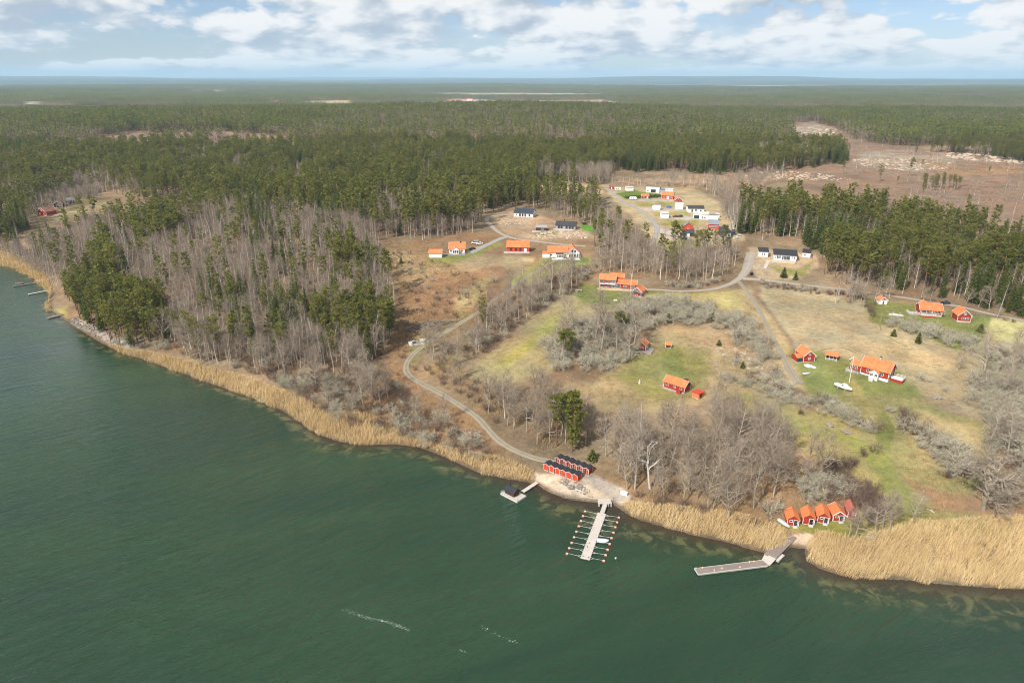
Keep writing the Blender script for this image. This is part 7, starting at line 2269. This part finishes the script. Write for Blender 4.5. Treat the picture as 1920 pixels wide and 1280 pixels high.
def instancer(name, meshes, x, y, z, scale, turn, idx):
    """One object of kind stuff: the mass of plants, drawn from a few meshes at the given points."""
    n = len(x)
    me = bpy.data.meshes.new(name)
    me.vertices.add(n)
    me.vertices.foreach_set('co', np.stack([x, y, z], 1).astype(np.float32).ravel())
    for nm, ty, val in (('size', 'FLOAT', scale), ('turn', 'FLOAT', turn), ('pick', 'INT', idx)):
        a = me.attributes.new(nm, ty, 'POINT')
        a.data.foreach_set('value', np.asarray(val, np.int32 if ty == 'INT' else np.float32))
    for m in meshes:
        for mm in m.materials:
            if mm.name not in me.materials:
                me.materials.append(mm)
    o = link(name, me)
    g = bpy.data.node_groups.new(name + '_nodes', 'GeometryNodeTree')
    g.interface.new_socket('Geometry', in_out='INPUT', socket_type='NodeSocketGeometry')
    g.interface.new_socket('Geometry', in_out='OUTPUT', socket_type='NodeSocketGeometry')
    N = g.nodes
    gi = N.new('NodeGroupInput'); go = N.new('NodeGroupOutput')
    jn = N.new('GeometryNodeJoinGeometry')
    for k, m in enumerate(meshes):
        src = bpy.data.objects.new('%s_source' % name, m)
        oi = N.new('GeometryNodeObjectInfo'); oi.inputs['Object'].default_value = src
        ti = N.new('GeometryNodeGeometryToInstance')
        g.links.new(oi.outputs['Geometry'], ti.inputs[0])
        g.links.new(ti.outputs[0], jn.inputs[0])
    iop = N.new('GeometryNodeInstanceOnPoints')
    iop.inputs['Pick Instance'].default_value = True
    def named(nm, ty):
        a = N.new('GeometryNodeInputNamedAttribute'); a.data_type = ty; a.inputs[0].default_value = nm
        return a.outputs['Attribute']
    g.links.new(gi.outputs[0], iop.inputs['Points'])
    g.links.new(jn.outputs[0], iop.inputs['Instance'])
    g.links.new(named('pick', 'INT'), iop.inputs['Instance Index'])
    cx = N.new('ShaderNodeCombineXYZ'); g.links.new(named('turn', 'FLOAT'), cx.inputs[2])
    er = N.new('FunctionNodeEulerToRotation'); g.links.new(cx.outputs[0], er.inputs[0])
    g.links.new(er.outputs[0], iop.inputs['Rotation'])
    g.links.new(named('size', 'FLOAT'), iop.inputs['Scale'])
    g.links.new(iop.outputs[0], go.inputs[0])
    md = o.modifiers.new('instances', 'NODES')
    md.node_group = g
    return tag(o, kind='stuff')


STUFF_NAME = {'pine': 'pine_forest', 'spruce': 'spruce_forest', 'birch': 'birch_forest', 'bare': 'leafless_forest', 'lichen': 'lichen_shrubbery', 'brown': 'brown_undergrowth', 'juniper': 'juniper_undergrowth'}

ORD = ['', 'second', 'third', 'fourth', 'fifth', 'sixth', 'seventh', 'eighth', 'ninth', 'tenth', 'eleventh', 'twelfth', 'thirteenth', 'fourteenth', 'fifteenth', 'sixteenth', 'seventeenth', 'eighteenth', 'nineteenth', 'twentieth', 'twenty-first', 'twenty-second', 'twenty-third', 'twenty-fourth', 'twenty-fifth', 'twenty-sixth']


def build_trees():
    for kind, rows in TREES.items():
        if not rows:
            continue
        A = np.concatenate(rows)
        px, py, f = project(A[:, 0], A[:, 1], A[:, 2])
        hh = np.array(H0[kind])[A[:, 6].astype(int)] * A[:, 3]
        show = hh / f
        seen = (px > -8) & (px < 1928) & (py > 150) & (py < 1290)
        order = np.argsort(-np.where(seen, show, -1))
        nmax = KIND_TEXT[kind][3] - sum(1 for s in SINGLES if s[0] == kind)
        nmax = min(nmax, int(seen.sum()))
        near = order[:nmax]; rest = order[nmax:]
        name, text, cat, _ = KIND_TEXT[kind]
        lab = {}
        for i in near:
            zone = ZONES[int(A[i, 5])]
            q = hh[i] / np.median(hh)
            sz = 'tall ' if q > 1.13 else 'low ' if q < 0.85 else ''
            best = None
            for lx, ly, phrase in (LANDMARKS if kind in ('bare', 'juniper', 'lichen', 'brown', 'birch') else ()):
                dd = math.hypot(lx - px[i], (ly - py[i]) * 1.6)
                if dd < 75 and (best is None or dd < best[0]):
                    rel = 'behind' if py[i] < ly - abs(lx - px[i]) * 0.6 else 'in front of' if py[i] > ly + abs(lx - px[i]) * 0.6 else 'left of' if px[i] < lx else 'right of'
                    best = (dd, rel + ' ' + phrase)
            key = (sz + text, best[1] if best else zone)
            lab.setdefault(key, []).append(i)
        for (what, where), ids in lab.items():
            ids.sort(key=lambda i: -py[i])
            grp = '%s %s' % (what, where)
            rows = max(1, int(math.ceil(len(ids) / 12)))
            per = int(math.ceil(len(ids) / rows))
            for q in range(rows):
                row = sorted(ids[q * per:(q + 1) * per], key=lambda i: px[i])
                n = len(row)
                for k, i in enumerate(row):
                    label = grp
                    if rows > 1:
                        label += ', ' + ('front' if q == 0 else 'back' if q == rows - 1 else ORD[q]) + ' row'
                    if n > 1:
                        label += ', ' + ('leftmost' if k == 0 else 'rightmost' if k == n - 1 else ORD[k] + ' from left')
                    put_tree(kind, int(A[i, 6]), A[i, :3], A[i, 3], A[i, 4], label, cat, grp if len(ids) > 1 else None)
        if len(rest):
            B = A[rest]; fr = f[rest]
            nearm = [merged(kind + '_tree', p) for p in PROTO[kind]] if kind in STUFF_NAME else None
            sel = fr < 620 if kind in FAR else np.ones(len(B), bool)
            meshes = list(nearm); pick = B[:, 6].astype(int)
            if kind in FAR:
                pick = np.where(sel, pick, len(nearm) + pick % len(FAR[kind]))
                meshes += FAR[kind]
            instancer(STUFF_NAME[kind], meshes, B[:, 0], B[:, 1], B[:, 2], B[:, 3], B[:, 4], len(meshes) - 1 - pick if False else pick)


def clump(name, seed, n, width, kinds, light):
    """A piece of distant forest: n trees in one mesh."""
    rng = np.random.default_rng(seed)
    vs = []; ts = []; fs = []; mi = []; o = 0
    mats = [M['needle'], M['spruce'], M['twig_birch'], M['bark_pine']]
    g = int(math.ceil(math.sqrt(n)))
    for k in range(n):
        cx = ((k % g) + rng.uniform(0.1, 0.9)) / g - 0.5; cyy = ((k // g) + rng.uniform(0.1, 0.9)) / g - 0.5
        x0, y0 = cx * width, cyy * width
        u = rng.random()
        kd = 0 if u < kinds[0] else 1 if u < kinds[0] + kinds[1] else 2
        H = rng.uniform(15, 23) if kd < 2 else rng.uniform(12, 17)
        m = light
        t = rng.random(m)
        if kd == 1:
            z = H * (0.12 + 0.88 * t); r = 2.7 * (1 - t) ** 0.8 * np.sqrt(rng.random(m)) + 0.1
            sz = 1.5
        else:
            z = H * (0.45 + 0.55 * t); r = 2.6 * np.sin(np.pi * (0.15 + 0.8 * t)) * np.sqrt(rng.random(m))
            sz = 1.55 if kd == 0 else 0.8
        a = rng.random(m) * 6.28
        C = np.stack([x0 + r * np.cos(a), y0 + r * np.sin(a), z], 1)
        V, F = tufts(rng, C, sz, 0.5)
        vs.append(V); fs.append(F + o); o += len(V); mi.append(np.full(len(F), kd))
        ts.append(np.repeat(np.clip(rng.random() * 0.7 + 0.3 * rng.random(m), 0, 1), 4))
        q = np.array([[x0 - .22, y0, -2], [x0 + .22, y0, -2], [x0 + .12, y0, H * .8], [x0 - .12, y0, H * .8]])
        vs.append(q); fs.append(np.array([[0, 1, 2, 3]]) + o); o += 4; mi.append([2 if kd == 2 else 3]); ts.append(rng.random(1).repeat(4))
    return np_mesh(name, np.concatenate(vs), [np.concatenate(fs)], mats, midx=np.concatenate(mi), tint=np.concatenate(ts))


OPEN_FAR = [([(130, 268), (240, 250), (430, 248), (510, 256), (480, 280), (330, 291), (150, 286)], 0.92), ([(470, 253), (560, 258), (640, 266), (600, 287), (490, 283)], 0.6),
            ([(1465, 236), (1520, 228), (1570, 240), (1600, 262), (1700, 278), (1780, 284), (1920, 302), (2600, 340), (2600, 560), (1480, 340), (1380, 340), (1480, 322), (1590, 302), (1565, 284), (1490, 270)], 1.0),
            ([(838, 186), (920, 186), (918, 199), (845, 199)], 1.0), ([(1030, 188), (1155, 187), (1165, 198), (1060, 199)], 0.9), ([(560, 190), (660, 188), (660, 199), (570, 199)], 0.9), ([(500, 189), (535, 189), (535, 199), (500, 199)], 1.0),
            ([(40, 190), (110, 190), (105, 199), (50, 199)], 0.9), ([(1120, 186), (1160, 186), (1160, 198), (1120, 198)], 1.0),
            ([(1740, 178), (1900, 180), (1920, 188), (1760, 187)], 0.85), ([(1340, 176), (1420, 177), (1420, 182), (1350, 182)], 0.9), ([(350, 172), (420, 172), (420, 176), (360, 176)], 0.9)]


def build_far_forest():
    rng = np.random.default_rng(5)
    kinds = {'evergreen': (0.66, 0.29), 'mixed': (0.55, 0.30), 'pale': (0.25, 0.12)}
    for nm, r0, r1, width, ntree, light, step in (('distant_forest', 1000, 2600, 22, 20, 26, 21), ('horizon_forest', 2600, 12500, 90, 150, 9, 84)):
        meshes = []
        for kd in kinds.values():
            for s in range(2):
                meshes.append(clump('forest_piece', len(meshes) * 13 + int(r0), ntree, width, kd if r0 < 2000 else (0.55 * kd[0] + 0.42, 0.6 * kd[1] + 0.08), light))
        half = math.radians(41)
        ys = np.arange(r0 * 0.7, r1, step); xs = np.arange(-r1 * math.sin(half), r1 * math.sin(half), step)
        X, Y = np.meshgrid(xs, ys); X = X.ravel(); Y = Y.ravel()
        X = X + rng.uniform(-0.25, 0.25, len(X)) * step; Y = Y + rng.uniform(-0.25, 0.25, len(X)) * step
        R = np.hypot(X, Y)
        k = (R < r1) & (np.abs(np.arctan2(X, Y)) < half) & (far_lake(X, Y) < 0.15)
        X, Y = X[k], Y[k]
        Z = height(X, Y)
        px, py, f = project(X, Y, Z)
        k = (f > r0 * 1.04 if r0 < 2000 else f > r0 * 0.995) & (f < (2600 if r0 < 2000 else 1e9)) & (Z > 1)
        for poly, p in OPEN_FAR:
            k &= ~(in_poly(px, py, poly) & (rng.random(len(X)) < p))
        if r0 > 2000:      # open fields here and there
            k &= (far_field(X, Y) < 0.245)
        X, Y, Z = X[k], Y[k], Z[k]
        s = (fbm(X, Y, 260, 3, 99) if r0 < 2000 else 1.25 * fbm(X * 0.5, Y, 900, 3, 99)) + 0.5 + 0.12 * rng.normal(0, 1, len(X))
        typ = np.where(s < 0.72, 0, np.where(s < 0.98, 1, 2))
        pick = typ * 2 + rng.integers(0, 2, len(X))
        instancer(nm, meshes, X, Y, Z, rng.uniform(0.9, 1.1, len(X)), rng.integers(0, 4, len(X)) * (math.pi / 2) + rng.uniform(-0.1, 0.1, len(X)), pick)


def tuft_mesh(name, seed, n, h, spread, material, width=0.05):
    rng = np.random.default_rng(seed)
    a = rng.random(n) * 6.28; r = spread * np.sqrt(rng.random(n))
    P = np.stack([r * np.cos(a), r * np.sin(a), np.full(n, -0.08)], 1)
    D = np.stack([np.cos(a) * r / spread * 0.7, np.sin(a) * r / spread * 0.7, np.ones(n)], 1) + rng.normal(0, 0.28, (n, 3))
    D /= np.linalg.norm(D, axis=1)[:, None]
    L = h * (0.6 + 0.7 * rng.random(n))
    segs = [(P[i], P[i] + D[i] * L[i], width, width * 0.4, 0, rng.random()) for i in range(n)]
    V, F, T = seg_mesh(segs, 2)
    return np_mesh(name, V, [F], material, tint=T)


def build_bracken():
    metas = [tuft_mesh('bracken_tuft', 40 + k, 16, 0.75, 0.75, M['tuft'], 0.05) for k in range(3)]
    zones = [([(640, 730), (705, 660), (745, 560), (730, 505), (692, 455), (800, 452), (830, 492), (960, 540), (900, 600), (800, 655), (770, 690), (800, 735), (860, 770), (915, 812), (965, 850), (1000, 880), (995, 900), (900, 880), (800, 845), (700, 830), (620, 812)], 1.35, 0.85),
             ([(330, 660), (560, 705), (700, 690), (745, 600), (700, 460), (450, 410), (200, 480), (300, 580)], 2.0, 0.5),
             ([(1115, 850), (1180, 925), (1300, 965), (1420, 985), (1560, 935), (1555, 890), (1420, 825), (1150, 815), (1000, 740), (930, 760), (1000, 850)], 1.3, 0.8),
             ([(1700, 900), (1760, 960), (2000, 985), (2000, 880), (1850, 850), (1700, 790)], 1.2, 0.7),
             ([(1060, 700), (1180, 660), (1340, 610), (1470, 720), (1440, 800), (1340, 745), (1120, 775)], 2.2, 0.5),
             ([(795, 690), (900, 640), (960, 640), (870, 700), (960, 745), (930, 800), (850, 740)], 1.3, 0.8),
             ([(1410, 545), (1490, 690), (1475, 690), (1395, 560)], 1.3, 0.8), ([(1110, 520), (1390, 540), (1395, 470), (1120, 440)], 1.8, 0.6)]
    fields = [([(1425, 538), (1540, 552), (1640, 566), (1720, 580), (1860, 600), (1960, 640), (1960, 770), (1880, 745), (1760, 700), (1560, 668), (1475, 610)], 1.4, 0.6),
              ([(880, 700), (1030, 700), (1045, 680), (1020, 640), (1060, 592), (1190, 590), (1110, 540), (1020, 580), (960, 632), (890, 680)], 1.4, 0.55),
              ([(1350, 740), (1440, 745), (1560, 745), (1720, 740), (1850, 800), (1800, 900), (1760, 950), (1900, 1003), (1600, 1012), (1600, 900), (1500, 850)], 1.3, 0.6),
              ([(1110, 720), (1180, 660), (1330, 608), (1470, 720), (1450, 800), (1340, 745), (1120, 775)], 1.7, 0.5), ([(1130, 350), (1290, 350), (1370, 395), (1390, 450), (1232, 462)], 3.0, 0.4)]
    fx = []; fy = []; fz = []
    for k, (pl, sp, keep) in enumerate(fields):
        x, y, z = fill(pl, sp, 700, 700 + k)
        rng = np.random.default_rng(950 + k)
        m = clear_of(x, y, 0.4, 0.6) & (rng.random(len(x)) < keep + 0.8 * fbm(x, y, 22, 3, 615))
        fx.append(x[m]); fy.append(y[m]); fz.append(z[m])
    x = np.concatenate(fx); y = np.concatenate(fy); z = np.concatenate(fz); n = len(x)
    rng = np.random.default_rng(78)
    instancer('dry_grass', [tuft_mesh('grass_tuft', 140 + k, 12, 0.34, 0.6, M['straw_tuft'], 0.035) for k in range(3)], x, y, z, rng.uniform(0.5, 1.4, n), rng.uniform(0, 6.28, n), rng.integers(0, 3, n))
    XS = []; YS = []; ZS = []
    for k, (pl, sp, keep) in enumerate(zones):
        x, y, z = fill(pl, sp, 700, 500 + k)
        rng = np.random.default_rng(900 + k)
        m = clear_of(x, y, 0.4, 0.4) & (rng.random(len(x)) < keep) & (fbm(x, y, 14, 3, 611) > -0.25)
        XS.append(x[m]); YS.append(y[m]); ZS.append(z[m])
    x = np.concatenate(XS); y = np.concatenate(YS); z = np.concatenate(ZS)
    rng = np.random.default_rng(77)
    n = len(x)
    instancer('dead_bracken', metas, x, y, z, rng.uniform(0.6, 1.3, n), rng.uniform(0, 6.28, n), rng.integers(0, 3, n))


def reed_bed(name, poly, dens, h, seed, keep_lodged=0.15):
    """Standing dead reed: every blade is a narrow leaf of its own."""
    x, y, _ = None, None, None
    rng = np.random.default_rng(seed)
    W = np.array([at_water(*p) for p in poly])
    lo = W.min(0); hi = W.max(0)
    n = int((hi[0] - lo[0]) * (hi[1] - lo[1]) * dens * 1.9)
    x = rng.uniform(lo[0], hi[0], n); y = rng.uniform(lo[1], hi[1], n)
    wob = 2.4 * fbm(x, y, 5, 2, seed)
    W = np.array(W)
    sdp = poly_sd(x, y, W)
    k = (sdp + wob > 0.2) & (fbm(x, y, 8, 3, seed + 3) > -0.75 + 0.35 * rng.random(n))
    ch = vnoise(0.30 * x + 0.15 * y, y - 0.12 * x, 4.5, seed + 40)      # lodged lanes and gaps
    k &= ~((np.abs(ch) < 0.035) & (rng.random(n) < 0.75) & (sdp > 1.5))
    x, y, sdp = x[k], y[k], sdp[k]
    z = np.maximum(height(x, y), -0.2)
    n = len(x)
    hh = h * (0.6 + 0.4 * np.clip(sdp / 1.6, 0, 1)) * rng.uniform(0.76, 1.08, n) * (1 + 0.30 * fbm(x, y, 11, 3, seed + 8))
    wind = np.array((0.22, 0.06)) + np.stack([0.25 * vnoise(x, y, 9, seed + 1), 0.25 * vnoise(x, y, 9, seed + 2)], 1)
    lean = wind + rng.normal(0, 0.17, (n, 2))
    lodged = rng.random(n) < keep_lodged * (1 + fbm(x, y, 7, 2, seed + 4) * 2)
    lean[lodged] *= 3.2
    top = np.stack([x + lean[:, 0] * hh, y + lean[:, 1] * hh, z + hh * np.where(lodged, 0.55, 0.97)], 1)
    P = np.stack([x, y, z], 1)
    a = rng.random(n) * math.pi
    w = rng.uniform(0.022, 0.045, n)
    X = np.stack([np.cos(a) * w, np.sin(a) * w, 0 * a], 1)
    V = np.stack([P - X * 0.6, P + X * 0.6, top + X, top - X], 1).reshape(-1, 3)
    F = np.arange(n)[:, None] * 4 + np.array([[0, 1, 2, 3]])
    T = np.clip(0.55 + 0.30 * fbm(x, y, 5, 3, seed + 6) + rng.normal(0, 0.22, n), 0, 1)
    me = np_mesh(name, V, [F], M['reed'], tint=np.repeat(T, 4))
    return tag(link(name, me), kind='stuff')


def build_reeds():
    reed_bed('reed_bed', [(-60, 474), (0, 477), (25, 482), (55, 492), (80, 510), (95, 530), (98, 552), (90, 572), (97, 584), (86, 586), (84, 570), (90, 556), (84, 545), (60, 524), (45, 514), (18, 502), (-60, 492)], 7, 2.0, 1)
    reed_bed('reed_bed', [(195, 645), (240, 659), (290, 666), (350, 684), (420, 703), (470, 718), (530, 740), (580, 760), (620, 781), (690, 786), (720, 800), (750, 815), (752, 832), (700, 836), (640, 831), (600, 817), (568, 797), (528, 772), (480, 750), (420, 730), (380, 715), (320, 695), (270, 676), (230, 664)], 8, 2.3, 2)
    reed_bed('reed_bed', [(752, 818), (800, 832), (850, 845), (900, 858), (950, 868), (985, 880), (1003, 890), (1004, 908), (985, 904), (950, 898), (900, 886), (860, 866), (820, 850), (780, 838), (752, 832)], 7, 1.6, 3)
    reed_bed('reed_bed', [(1168, 948), (1210, 952), (1260, 956), (1320, 966), (1380, 975), (1430, 988), (1470, 1002), (1474, 1022), (1455, 1032), (1440, 1038), (1400, 1028), (1350, 1014), (1300, 1004), (1250, 990), (1200, 976), (1178, 964)], 9, 2.2, 4)
    reed_bed('reed_bed', [(1528, 1004), (1560, 1010), (1600, 1020), (1640, 1010), (1700, 995), (1800, 990), (1900, 988), (1960, 990), (2080, 1000), (2080, 1110), (1920, 1104), (1840, 1100), (1760, 1094), (1700, 1088), (1640, 1085), (1580, 1081), (1540, 1068), (1510, 1052), (1512, 1032)], 9, 2.2, 5)


def build_haze():
    bx, by0, by1 = 32000.0, -300.0, 46000.0
    z0, z1 = -6.0, 420.0
    me = MB(); me.box(-bx, bx, by0, by1, z0, z1)
    m = bpy.data.materials.new('thin_air')
    m.use_nodes = True
    t = NT(m.node_tree)
    out = t.n('ShaderNodeOutputMaterial')
    v = t.n('ShaderNodeVolumePrincipled')
    v.inputs['Color'].default_value = (0.52, 0.77, 1.0, 1)
    v.inputs['Density'].default_value = HAZE
    v.inputs['Anisotropy'].default_value = 0.0
    t.t.links.new(v.outputs[0], out.inputs['Volume'])
    tag(me.build('haze', m), kind='stuff')


HAZE = 5.5e-5
# ------------------------------------------------------------------ build everything
red_farm(); boats_on_land(); cottage_group(); white_group(); red_long_house(); hill_cabins(); villas(); hamlet(); old_farm(); far_farms()
sheds_by_the_water(); boathouses(); main_pier(); sauna_raft(); right_jetty(); left_jetties(); vehicles(); stones(); clearing_litter()
foam_streak([(640, 1141), (665, 1150), (690, 1158), (715, 1162), (742, 1170), (768, 1181)], 0.4, 210, 1, '')
foam_streak([(898, 1171), (925, 1186), (955, 1199), (978, 1208)], 0.4, 40, 2, '')
foam_streak([(860, 1217), (878, 1224)], 0.2, 14, 3, '')
build_singles()
build_trees()
build_far_forest()
build_bracken()
build_reeds()
build_haze()
